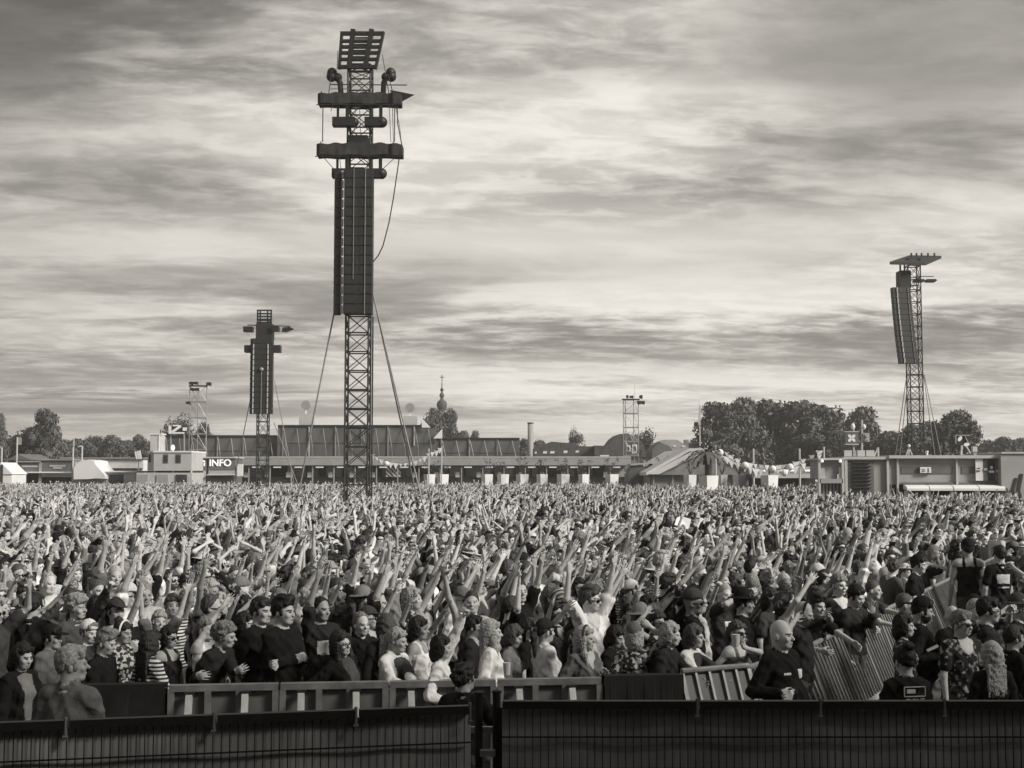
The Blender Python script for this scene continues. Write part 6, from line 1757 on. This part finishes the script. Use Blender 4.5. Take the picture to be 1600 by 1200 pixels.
hero(1085, 974, 12.65, 55, 'woman with a brown bob in a white jacket with dark stripes', 'the woman in the striped white jacket', ('bob', 'brown'), 'mid', 'cream', fem=True, acc='dark', open=True, sleeve='long', lean=12, yaw=14, wL=A(0.30, -0.28, -0.36, 'relaxed', hd=(0.5, -.2, -1)), wR=A(0.18, -0.35, -0.38, 'relaxed'))
o, Hm, s = hero(1152, 968, 12.95, 40, 'woman in sunglasses holding up a pale drink cup', 'the woman holding a cup', ('pony', 'brown'), 'mid', 'grey', fem=True, glasses='dark', neck='tank', sleeve='none', wL=A(0.02, -0.26, -0.12, 'grip', hd=(0, -.1, 1)), wR=A(-0.1, -0.2, -0.4))
cupP = W(1150, 1001, 12.6)
m = MB(); m.lathe((cupP.x, cupP.y, cupP.z - 0.06), [(0.030, 0), (0.036, 0.06), (0.040, 0.12), (0.034, 0.119)], 14); o = m.build('drink_cup', M_pale, loc=cupP); tag(o, 'pale plastic drink cup held up before sunglasses', 'cup')
cupP = W(792, 1044, 11.93)
m = MB(); m.lathe((cupP.x, cupP.y, cupP.z - 0.06), [(0.028, 0), (0.033, 0.055), (0.038, 0.11), (0.032, 0.109)], 14); o = m.build('drink_cup', M_pale, loc=cupP); tag(o, 'small drink cup in the hand of the blond woman in white', 'cup')
# the guard
o, Hm, s = hero(1221, 966, 11.2, 42, 'broad bald security guard in a black jacket with a pale chest badge', 'the security guard', ('bald', 'brown'), 'pale', 'black', 'black', acc='cream', sleeve='long', wt=1.0, yaw=12, collar=True, ease=0.03, print=[(0.055, 0.125, 1.255, 1.335, 'f'), (-0.13, -0.055, 1.30, 1.312, 'f')],
     wL=A(0.02, -0.30, -0.48, 'grip', hd=(-1, -0.2, 0)), wR=A(-0.08, -0.30, -0.46, 'grip', hd=(1, -0.2, 0)))
hero(1277, 926, 14.3, 30, 'dark-haired man in a black tee leaning on the side barrier', 'the man leaning on the side barrier', ('quiff', 'dark'), 'mid', 'black', lean=16, pitch=6, acc='light', print=[(0.07, 0.11, 1.28, 1.32, 'f')], wR=A(-0.06, -0.35, -0.45, 'relaxed', hd=(1, -.2, -.4)), wL=A(0.34, -0.40, -0.40, 'relaxed', hd=(0.6, -.2, -.6)))
hero(1311, 896, 15.6, 25, 'fair-haired woman in a dark grey top with one hand on the side barrier', 'the fair-haired woman at the side barrier', ('pony', 'fair'), 'pale', 'dark', fem=True, neck='v', sleeve='short', wL=A(0.32, -0.35, -0.48, 'fist'), wR=A(-.05, -.2, -.6))
hero(1338, 915, 15.3, 40, 'person in a dark cap bending over the side barrier with an open palm', 'the capped person with open palm', ('short', 'black'), 'mid', 'ink', hat=('beanie', 'ink'), pitch=16, sleeve='long', wL=A(0.10, -0.3, -0.18, 'open', n=(0, -1, 0), hd=(0, 0, 1)))
hero(1365, 905, 16.4, 60, 'man in a dark shirt with a long forearm reaching out over the side barrier', None, ('buzz', 'brown'), 'mid', 'dark', lean=12, wL=A(0.36, -0.3, -0.30, 'relaxed'), wR=A(0.2, -.4, -.42, 'relaxed'))
hero(1256, 938, 13.3, 60, 'bald man with sunglasses pushed up on his head behind the guard', 'the bald man behind the guard', ('bald', 'grey'), 'tan', 'ink', pitch=15, hat=('band', 'black'), wR=A(-0.12, -0.15, -0.05, 'relaxed'), wL=A(0.22, -.1, 0.0, 'relaxed'))
hero(1163, 922, 14.0, 75, 'dark-haired man in a black shirt with a wide-brimmed hat', 'the man in the wide-brimmed hat', ('short', 'black'), 'tan', 'black', hat=('hat', 'black'), wt=0.4, acc='light', print=[(-0.10, -0.03, 1.37, 1.40, 'b'), (0.0, 0.07, 1.37, 1.40, 'b')])
hero(1205, 918, 14.9, 40, 'woman in clear glasses laughing behind the bald man', 'the laughing woman in glasses', ('bob', 'dark'), 'pale', 'dark', fem=True, glasses='clear', smile=True)
hero(1228, 915, 15.2, 50, 'smiling woman with tied dark hair beside the woman in glasses', None, ('pony', 'dark'), 'pale', 'grey', fem=True, smile=True)
# --- beyond the side barrier
PG = 'people in the walkway beside the barrier'
hero(1415, 925, 14.4, 75, 'crop-haired man in black looking along the walkway', 'the crop-haired man in the walkway', ('buzz', 'brown'), 'tan', 'black', group=PG, sleeve='short')
hero(1413, 957, 12.9, 70, 'woman with a black bob and a dotted dark blouse in the walkway', 'the woman in the dotted blouse', ('bob', 'black'), 'mid', 'floral_dark', fem=True, group=PG, sleeve='short')
o, Hm, s = hero(1442, 933, 13.3, 78, 'bearded man in a cap worn backwards looking at his phone', 'the bearded man with the phone', ('short', 'black'), 'tan', 'black', hat=('backcap', 'black'), beard=True, group=PG, wt=0.6, pitch=10, sleeve='long', wL=A(0.16, -0.22, -0.42, 'grip', hd=(0.8, 0, 0.5)), wR=A(0.06, -0.3, -0.44, 'relaxed'))
ph = W(1458, 1014, 12.95); m = MB(); m.prism([ph + Vector((-0.055, 0, -0.03)), ph + Vector((0.055, 0, 0.02)), ph + Vector((0.06, 0.06, 0.025)), ph + Vector((-0.05, 0.06, -0.025))], (0, 0, 0.012)); q = m.build('phone', M_pale, loc=ph); tag(q, 'pale phone held low by the bearded man', 'phone')
hp_ = head_child(bpy.data.objects[o.name], 'cap_patch', np_mesh('cap_patch', [(-0.035, -0.107, 0.185), (0.035, -0.107, 0.185), (0.035, -0.086, 0.235), (-0.035, -0.086, 0.235), (-0.035, -0.099, 0.185), (0.035, -0.099, 0.185), (0.035, -0.078, 0.235), (-0.035, -0.078, 0.235)], [(0,1,2,3), (4,7,6,5), (0,4,5,1), (1,5,6,2), (2,6,7,3), (3,7,4,0)], [M_white]), Hm, s, None, 1.03)
o, Hm, s = hero(1413, 1005, 10.4, 190, 'woman from behind with black hair up and a dark hooded top with a printed frame', 'the black-haired woman from behind', ('bun', 'black'), 'mid', 'black', fem=True, group=PG, hood=True, sleeve='long', ease=0.025, wt=0.4)
# print on the back: outlined box with a filled bar and the word below
def print_on_back(o, s, z, w, h, word):
    y = 0.172
    m = MB(); t_ = 0.006
    for a, b in (((-w, z - h), (w, z - h)), ((w, z - h), (w, z + h)), ((w, z + h), (-w, z + h)), ((-w, z + h), (-w, z - h))):
        m.beam((a[0], y, a[1]), (b[0], y, b[1]), t_, 0.010, up=(0, 1, 0))
    m.box((-w * 0.05, y - 0.004, z - h * 0.35), (w * 0.75, y + 0.004, z + h * 0.5))
    c = m.build('back_print', M_shirt['light']); c.parent = o; c.scale = (s, s, s)
    cu = bpy.data.curves.new('print_word', 'FONT'); cu.body = word; cu.size = h * 1.3; cu.extrude = 0.004; cu.align_x = 'CENTER'; cu.align_y = 'CENTER'
    cu.materials.append(M_shirt['light']); q = text_mesh(bpy.data.objects.new('print_word', cu), 'print_word'); q.parent = o
    q.rotation_euler = (R(90), 0, R(180)); q.location = (0, (y + 0.004) * s, (z - h * 2.0) * s); q.scale = (s, s, s)
print_on_back(o, s, 1.385, 0.095, 0.040, 'FRONT')
hero(1503, 952, 12.4, 20, 'person in tinted sunglasses and a dark flowered tee', 'the person in the flowered tee', ('short', 'fair'), 'mid', 'floral_dark', glasses='dark', group=PG, yaw=15, sleeve='short', neck='scoop')
hero(1545, 932, 12.9, 70, 'dark-haired man with clear glasses and light collar in the walkway', 'the man with clear glasses', ('short', 'black'), 'mid', 'ink', glasses='clear', group=PG, acc='light', sleeve='short')
hero(1549, 1000, 11.3, 185, 'woman from behind with a long blond ponytail and black top', 'the woman with the long blond ponytail', ('longback', 'blond'), 'mid', 'black', fem=True, group=PG, sleeve='long')
hero(1585, 975, 12.4, 95, 'person in black looking away at the outer edge of the walkway', 'the person at the outer edge', ('short', 'dark'), 'tan', 'black', group=PG, sleeve='long')
hero(1487, 944, 14.2, 200, 'bald man from behind in black', 'the bald man from behind', ('bald', 'grey'), 'mid', 'black', group=PG)
hero(1522, 930, 14.6, 160, 'man from behind with a round black woollen hat', 'the man in the round woollen hat', ('short', 'black'), 'mid', 'black', hat=('beanie', 'black'), group=PG)
hero(1592, 930, 13.6, 60, 'man with dark sunglasses and a brimmed hat by the picture edge', 'the man in the brimmed hat', ('short', 'grey'), 'mid', 'black', hat=('hat', 'dark'), glasses='dark', group=PG)
o, Hm, s = hero(1562, 852, 20.3, 185, 'crew member from behind with a pale square print on a black shirt', 'the crew member', ('short', 'black'), 'mid', 'black', group=PG, acc='light', res=0.012, print=[(-0.10, 0.10, 1.20, 1.34, 'b'), (-0.09, 0.09, 1.13, 1.15, 'b')])
hero(1512, 842, 20.6, 175, 'crew member from behind in a black cap and black vest', 'the crew member in the cap', ('short', 'black'), 'tan', 'black', group=PG, hat=('cap', 'black'), res=0.012, neck='tank', sleeve='none')
hero(1436, 868, 19.3, 60, 'dark-haired person leaning over the pale corrugated barrier', 'the person over the corrugated barrier', ('short', 'black'), 'mid', 'black', hat=('beanie', 'black'), res=0.012, lean=15)
# the paper sheet held above the heads
ps = W(1069, 814, 29.0)
m = MB(); a, b = W(1057, 810, 29), W(1080, 811, 29); c2, d2 = W(1076, 827, 28.9), W(1054, 820, 28.9); e2 = W(1063, 806, 29.05)
m.prism([d2, c2, b, e2, a], (0, 0.012, 0)); o = m.build('paper_sheet', M_white, loc=ps); tag(o, 'white paper sheet held above the heads of the crowd', 'paper')

# ------------------------------------------------------------------ people further back, one by one: a few poses, copied
POSES = []
PR = random.Random(21)
def pose(fem, up, **k):
    d = dict(fem=fem, **k)
    if up == 2: d['L'] = {'w': (0.20, -0.26, 0.30)}; d['R'] = {'w': (-0.16, -0.28, 0.34)}
    elif up == 1: d['L'] = {'w': (0.20, -0.26, 0.36)}; d['R'] = {'w': (-0.20, -0.12, -0.70)}
    elif up == -1: d['R'] = {'w': (-0.20, -0.22, 0.36)}; d['L'] = {'w': (0.22, -0.1, -0.70)}
    elif up == 3: d['L'] = {'w': (0.04, -0.26, 0.30), 'n': (-1, 0, 0)}; d['R'] = {'w': (-0.04, -0.26, 0.30), 'n': (1, 0, 0)}
    elif up == 4: d['L'] = {'w': (0.10, -0.34, 0.02), 'hand': 'grip'}; d['R'] = {'w': (-0.06, -0.34, 0.02), 'hand': 'grip'}
    elif up == 5: d['L'] = {'w': (0.10, -0.22, 0.06), 'hand': 'relaxed'}
    elif up == 6: d['L'] = {'w': (0.30, -0.10, 0.44)}; d['R'] = {'w': (-0.30, -0.08, 0.42)}
    elif up == 7: d['L'] = {'w': (0.12, -0.40, 0.24), 'hand': 'point'}
    d['up'] = up
    for q in ('L', 'R'):
        if q in d and up in (1, 2, -1, 6, 3) and d[q]['w'][2] > 0:
            d[q]['w'] = tuple(np.asarray(d[q]['w']) + np.array([PR.uniform(-.08, .08), PR.uniform(-.06, .10), PR.uniform(-.20, .08)]))
    d['ribbed'] = True
    return d
for i, (f, up, k) in enumerate(((0,1,{}), (1,1,dict(sleeve='none', neck='scoop')), (0,2,{}), (1,2,dict(sleeve='none', neck='tank')), (0,-1,dict(wt=0.5)), (1,-1,{}), (0,0,dict(sleeve='long')), (1,0,dict(sleeve='long', open=True)),
     (0,3,{}), (1,3,dict(sleeve='none', neck='tank')), (0,4,{}), (1,5,dict(neck='v')), (0,6,dict(neck='v')), (1,6,{}), (0,7,dict(sleeve='long', collar=True)), (1,7,dict(sleeve='none', neck='tank')),
     (0,0,dict(wt=0.8)), (1,0,dict(neck='scoop')), (0,1,dict(beard=True)), (0,2,dict(beard=True, wt=0.4)), (1,1,dict(smile=True)), (0,-1,dict(sleeve='none', neck='tank')))):
    p_ = pose(bool(f), up, **k); p_['yaw'] = (-18, 10, 25, -5, 15)[i % 5]; p_['pitch'] = (0, -6, 5, -3)[i % 4]; p_['roll'] = (0, 5, -6)[i % 3]; p_['seed'] = i
    if i % 3 == 1 and not k.get('open'): p_['print'] = [((-.10, .10, 1.17, 1.31, 'f'), (-.08, .08, 1.22, 1.28, 'f'), (-.06, .06, 1.10, 1.30, 'f'))[i % 2 + (i % 4) // 3]]
    me, Hm, s = body_mesh(p_, 0.0135, 1)
    POSES.append((p_, me, Hm, s))
HAIR_M = (('short', 'cropped'), ('quiff', 'swept up'), ('buzz', 'very short'), ('receding', 'thinning'), ('messy', 'tousled'))
HAIR_F = (('long', 'long'), ('bob', 'chin-length'), ('pony', 'tied-back'), ('bun', 'knotted'), ('curly', 'curly'))
HC = (('black', 'black'), ('dark', 'dark'), ('dark', 'dark'), ('brown', 'brown'), ('brown', 'brown'), ('fair', 'fair'), ('blond', 'blond'), ('grey', 'grey'))
SH = (('black', 'black'), ('ink', 'black'), ('dark', 'dark'), ('slate', 'dark grey'), ('grey', 'grey'), ('mid', 'mid-grey'), ('white', 'white'), ('cream', 'cream'), ('dark', 'dark'), ('slate', 'dark grey'), ('white', 'white'), ('light', 'pale'), ('check', 'checked'), ('grey', 'grey'), ('cream', 'cream'), ('floral_dark', 'dark flowered'), ('black', 'black'), ('mid', 'mid-grey'), ('stripe', 'striped'))
UPW = {0: 'arms down', 1: 'one arm stretched up', -1: 'one arm up', 2: 'both arms up', 3: 'clapping overhead', 4: 'holding a phone out', 5: 'hand by the chin', 6: 'arms spread high', 7: 'pointing ahead'}
ORD = ['first', 'second', 'third', 'fourth', 'fifth', 'sixth', 'seventh', 'eighth', 'ninth', 'tenth', 'eleventh', 'twelfth', 'thirteenth', 'fourteenth', 'fifteenth', 'sixteenth', 'seventeenth', 'eighteenth', 'nineteenth', 'twentieth']
def right_edge(Y): return min(0.425 * Y + 0.4, 60)
cand = []
r = random.Random(11)
Y = 13.0; row = 0
while Y < 129:
    sp = 0.50 if Y < 40 else 0.56 if Y < 70 else 0.66
    dyr = 0.54 if Y < 40 else 0.64 if Y < 70 else 0.80
    xl = -(0.425 * Y + 0.6); xr = right_edge(Y)
    x = xl + (row % 2) * sp * 0.5
    while x < xr:
        X_, Y_ = x + r.uniform(-.15, .15), Y + r.uniform(-.19, .19)
        x += sp
        pit = X_ > wing(Y_) - 0.28
        if pit and X_ < wing(Y_) + 0.75: continue
        if pit and Y_ > 70: pass
        if pit and Y_ < 24 and (r.random() < 0.62 or (Y_ > 13.6 and 0.285 < X_ / Y_ < 0.372)): continue
        if Y_ > 69 and X_ > (1268 - 800) / 2000 * Y_ : continue
        if Y_ > 64.5 and X_ > (1560 - 800) / 2000 * Y_ : continue
        if Y_ < 12.9: continue
        if any(abs(X_ - a) < (0.33 if not pit else 0.5) and abs(Y_ - b) < 0.40 for a, b, _ in PEOPLE): continue
        if abs(X_ + 6.7) < 0.75 and abs(Y_ - 55.5) < 1.0: continue
        if r.random() < 0.06: continue
        cand.append((X_, Y_, pit))
    Y += dyr; row += 1
cand.sort(key=lambda q: q[1])
NIND = 300 - len(PEOPLE)
near, far = cand[:NIND], cand[NIND:]
ranks = {}
for i, (X_, Y_, pit) in enumerate(near):
    px = 800 + FPX * X_ / Y_
    if pit: choice = r.choice([6, 7, 16, 17, 10, 11])
    else:
        choice = r.choice([0, 1, 2, 3, 4, 5, 8, 9, 12, 13, 14, 15, 18, 19, 20, 21, 0, 1, 4, 20] if r.random() < 0.70 else [6, 7, 10, 11, 16, 17])
    p_, me, Hm, s0 = POSES[choice]
    o = bpy.data.objects.new('person', me); link(o)
    o.location = (X_, Y_, 0)
    phi = r.gauss(60, 28) if not pit else r.choice([r.gauss(200, 40), r.gauss(70, 40)])
    o.rotation_euler = (0, 0, R(phi))
    sc_ = r.gauss(0.965, 0.035) * (0.95 if p_['fem'] else 1.02); o.scale = (sc_, sc_, sc_)
    hk, hn = r.choice(HAIR_F if p_['fem'] else HAIR_M); hc, hcn = r.choice(HC)
    sh, shn = r.choice(SH) if not pit and (Y_ > 14 or r.random() < 0.35) else r.choice(SH[:5])
    dress(o, r.choice(('pale', 'mid', 'mid', 'mid', 'tan', 'tan', 'brown') if r.random() < 0.5 else ('pale', 'mid')), sh, r.choice(('black', 'denim', 'grey')), hc, 'ink' if sh in ('white', 'cream', 'light') else r.choice((sh, sh, 'light', 'white')))
    extra = ''
    hatk = None
    if r.random() < 0.20:
        hatk = r.choice((('cap', 'cap'), ('backcap', 'backwards cap'), ('hat', 'brimmed hat'), ('cap', 'cap'), ('cap', 'cap')))
        hm, hmn = r.choice((('black', 'black'), ('grey', 'grey'), ('mid', 'mid-grey'), ('slate', 'dark grey'), ('check', 'checked'), ('light', 'pale'), ('dark', 'dark')))
        head_child(o, {'hat': 'brimmed_hat', 'bucket': 'bucket_hat'}.get(hatk[0], 'cap'), hat_mesh(hatk[0]), Hm, s0, M_shirt[hm], 1.03)
        extra = hmn + ' ' + hatk[1]
    if hatk is None or hk not in ('quiff', 'messy', 'bun'):
        head_child(o, 'hair', hair_mesh(hk), Hm, s0, M_hair[hc])
    if r.random() < 0.30:
        head_child(o, 'sunglasses', glass_mesh(True), Hm, s0, None)
        gl = True
    else: gl = False
    ref = min(HEROES, key=lambda q: abs(q[0] - px) + (200 if q[1] > Y_ else 0))[2]
    ranks[ref] = ranks.get(ref, 0) + 1
    k = ranks[ref]
    look = (extra if extra else hn.split()[0] + ' ' + hcn + ' hair') + (', shades' if gl else '')
    lab = f"{look}, {shn} top, {UPW[p_['up']]}, {ORD[min(k, 20) - 1]} behind {ref}"
    w_ = lab.split()
    if len(w_) > 16: lab = f"{shn} top, {UPW[p_['up']]}, {ORD[min(k, 20) - 1]} behind {ref}"
    if len(lab.split()) > 16: lab = f"{shn} top, {ORD[min(k, 20) - 1]} behind {ref}"
    tag(o, lab, 'person', 'people close behind the front barrier' if not pit else PG)
    PEOPLE.append((X_, Y_, px))

# ------------------------------------------------------------------ the rest of the crowd: one mass
def chance_mat(name, k, stops, rough=0.85):
    """one material, a different grey on each person of the mass"""
    m = bpy.data.materials.new(name); m.use_nodes = True; t = m.node_tree; b = t.nodes['Principled BSDF']
    b.inputs['Roughness'].default_value = rough; b.inputs['Specular IOR Level'].default_value = 0.2
    oi = t.nodes.new('ShaderNodeObjectInfo')
    ml = t.nodes.new('ShaderNodeMath'); ml.operation = 'MULTIPLY_ADD'; ml.inputs[1].default_value = 917.3; ml.inputs[2].default_value = k * 13.7
    t.links.new(oi.outputs['Random'], ml.inputs[0])
    wn = t.nodes.new('ShaderNodeTexWhiteNoise'); wn.noise_dimensions = '1D'; t.links.new(ml.outputs[0], wn.inputs['W'])
    cr = t.nodes.new('ShaderNodeValToRGB'); cr.color_ramp.interpolation = 'CONSTANT'
    el = cr.color_ramp.elements
    el[0].position = 0.0; el[0].color = (stops[0][1],) * 3 + (1,)
    el[1].position = stops[1][0]; el[1].color = (stops[1][1],) * 3 + (1,)
    for p, v in stops[2:]:
        e = el.new(p); e.color = (v, v, v, 1)
    t.links.new(wn.outputs['Value'], cr.inputs[0]); t.links.new(cr.outputs[0], b.inputs['Base Color'])
    return m
CM = [chance_mat('mass_skin', 1, ((0, .50), (.35, .42), (.72, .33), (.93, .17)), 0.55),
      chance_mat('mass_shirt', 2, ((0, .013), (.15, .03), (.28, .07), (.50, .13), (.62, .19), (.72, .46), (.86, .55), (.94, .64))),
      chance_mat('mass_trousers', 3, ((0, .015), (.4, .06), (.8, .14))), M_shoe, M_eye,
      chance_mat('mass_hair', 4, ((0, .014), (.28, .03), (.5, .06), (.72, .15), (.86, .30)), 0.5), M_lip, M_shirt['light']]
variants = []
vr = random.Random(5)
for i in range(26):
    up = [1, 2, 3, -1, 6, 0, 0, 2, 0, 1, 3, 2, 5, -1, 4, 6, 0, 5, 0, 7, 1, 2, 3, 0, 0, -1][i]
    p_ = pose(bool(i % 2), up, sleeve=vr.choice(['none', 'short', 'short', 'long', 'long']), wt=vr.random() * 0.6)
    p_['yaw'] = vr.uniform(-30, 30); p_['pitch'] = vr.uniform(-10, 8); p_['tilt'] = vr.uniform(-8, 8); p_['seed'] = i; p_['lean'] = vr.uniform(-4, 8)
    for q in ('L', 'R'):
        if q in p_: p_[q]['w'] = tuple(np.asarray(p_[q]['w']) + np.array([vr.uniform(-.12, .12), vr.uniform(-.12, .16), vr.uniform(-.20, .06)]))
    V, F, M, Hm, s = person_geo(p_, 0.020, 2)
    hk = vr.choice(['long', 'bob', 'pony', 'curly'] if i % 2 else ['short', 'quiff', 'buzz', 'messy', 'receding'])
    HV, HF = hair_geo(hk, 0.020)
    HV = (np.c_[HV, np.ones(len(HV))] @ Hm.T)[:, :3] * s
    parts_V = [V, HV]; parts_F = [F, HF + len(V)]; parts_M = [M, np.full(len(HF), HAIRC)]
    if i % 5 == 2:
        KV, KF = hat_geo(vr.choice(['cap', 'hat', 'bucket'])); KV = (np.c_[KV, np.ones(len(KV))] @ Hm.T)[:, :3] * s
        parts_V.append(KV); parts_F.append(KF + len(V) + len(HV)); parts_M.append(np.full(len(KF), PANTS if i % 2 else ACC))
    me = np_mesh('mass_person', np.concatenate(parts_V), np.concatenate(parts_F), CM, np.concatenate(parts_M), smooth=True)
    variants.append(bpy.data.objects.new('mass_person', me))
CALM = [5, 6, 8, 16, 17, 18, 23, 24, 14, 12]
pm = bpy.data.meshes.new('crowd'); pm.from_pydata([(x, y, 0.0) for x, y, _ in far], [], [])
for nm, ty, vals in (('pick', 'INT', [(r.choice(CALM) if (Y_ > 55 and r.random() < 0.5) else r.randrange(len(variants))) for _x, Y_, _p in far]), ('turn', 'FLOAT', [R(r.gauss(60, 36)) for _ in far]), ('size', 'FLOAT', [min(max(r.gauss(0.965, 0.05), .84), 1.10) for _ in far])):
    at = pm.attributes.new(nm, ty, 'POINT'); at.data.foreach_set('value', vals)
crowd = link(bpy.data.objects.new('crowd', pm))
tag(crowd, 'dense mass of festival people with raised arms filling the field', 'crowd', kind='stuff')
gn = bpy.data.node_groups.new('crowd_nodes', 'GeometryNodeTree')
gn.interface.new_socket('Geometry', in_out='INPUT', socket_type='NodeSocketGeometry'); gn.interface.new_socket('Geometry', in_out='OUTPUT', socket_type='NodeSocketGeometry')
gi = gn.nodes.new('NodeGroupInput'); go = gn.nodes.new('NodeGroupOutput')
jn = gn.nodes.new('GeometryNodeGeometryToInstance')
for v in variants:
    n = gn.nodes.new('GeometryNodeObjectInfo'); n.inputs['Object'].default_value = v
    gn.links.new(n.outputs['Geometry'], jn.inputs[0])
ip = gn.nodes.new('GeometryNodeInstanceOnPoints')
gn.links.new(gi.outputs[0], ip.inputs['Points']); gn.links.new(jn.outputs[0], ip.inputs['Instance'])
ip.inputs['Pick Instance'].default_value = True
def attr(nm, ty):
    n = gn.nodes.new('GeometryNodeInputNamedAttribute'); n.data_type = ty; n.inputs['Name'].default_value = nm; return n.outputs['Attribute']
gn.links.new(attr('pick', 'INT'), ip.inputs['Instance Index'])
cx = gn.nodes.new('ShaderNodeCombineXYZ'); gn.links.new(attr('turn', 'FLOAT'), cx.inputs[2])
gn.links.new(cx.outputs[0], ip.inputs['Rotation'])
cs = gn.nodes.new('ShaderNodeCombineXYZ')
sz_ = attr('size', 'FLOAT')
for k in range(3): gn.links.new(sz_, cs.inputs[k])
gn.links.new(cs.outputs[0], ip.inputs['Scale'])
gn.links.new(ip.outputs[0], go.inputs[0])
md = crowd.modifiers.new('mass', 'NODES'); md.node_group = gn
# ------------------------------------------------------------------ evening haze over the field
hz_m = bpy.data.materials.new('evening_haze'); hz_m.use_nodes = True
t = hz_m.node_tree; t.nodes.clear()
pv = t.nodes.new('ShaderNodeVolumePrincipled'); ou = t.nodes.new('ShaderNodeOutputMaterial')
pv.inputs['Color'].default_value = (0.9, 0.88, 0.84, 1); pv.inputs['Density'].default_value = 0.0006; pv.inputs['Anisotropy'].default_value = 0.2
t.links.new(pv.outputs[0], ou.inputs['Volume'])
o = MB().box((-400, -80, -1.0), (400, 440, 45.0)).build('haze', hz_m)
tag(o, 'thin evening haze over the whole field', 'haze', kind='stuff')
for o in sc.objects:
    if 'hs' in o.keys(): del o['hs']
print('people', len(PEOPLE), 'mass', len(far), 'near limit', near[-1][1])
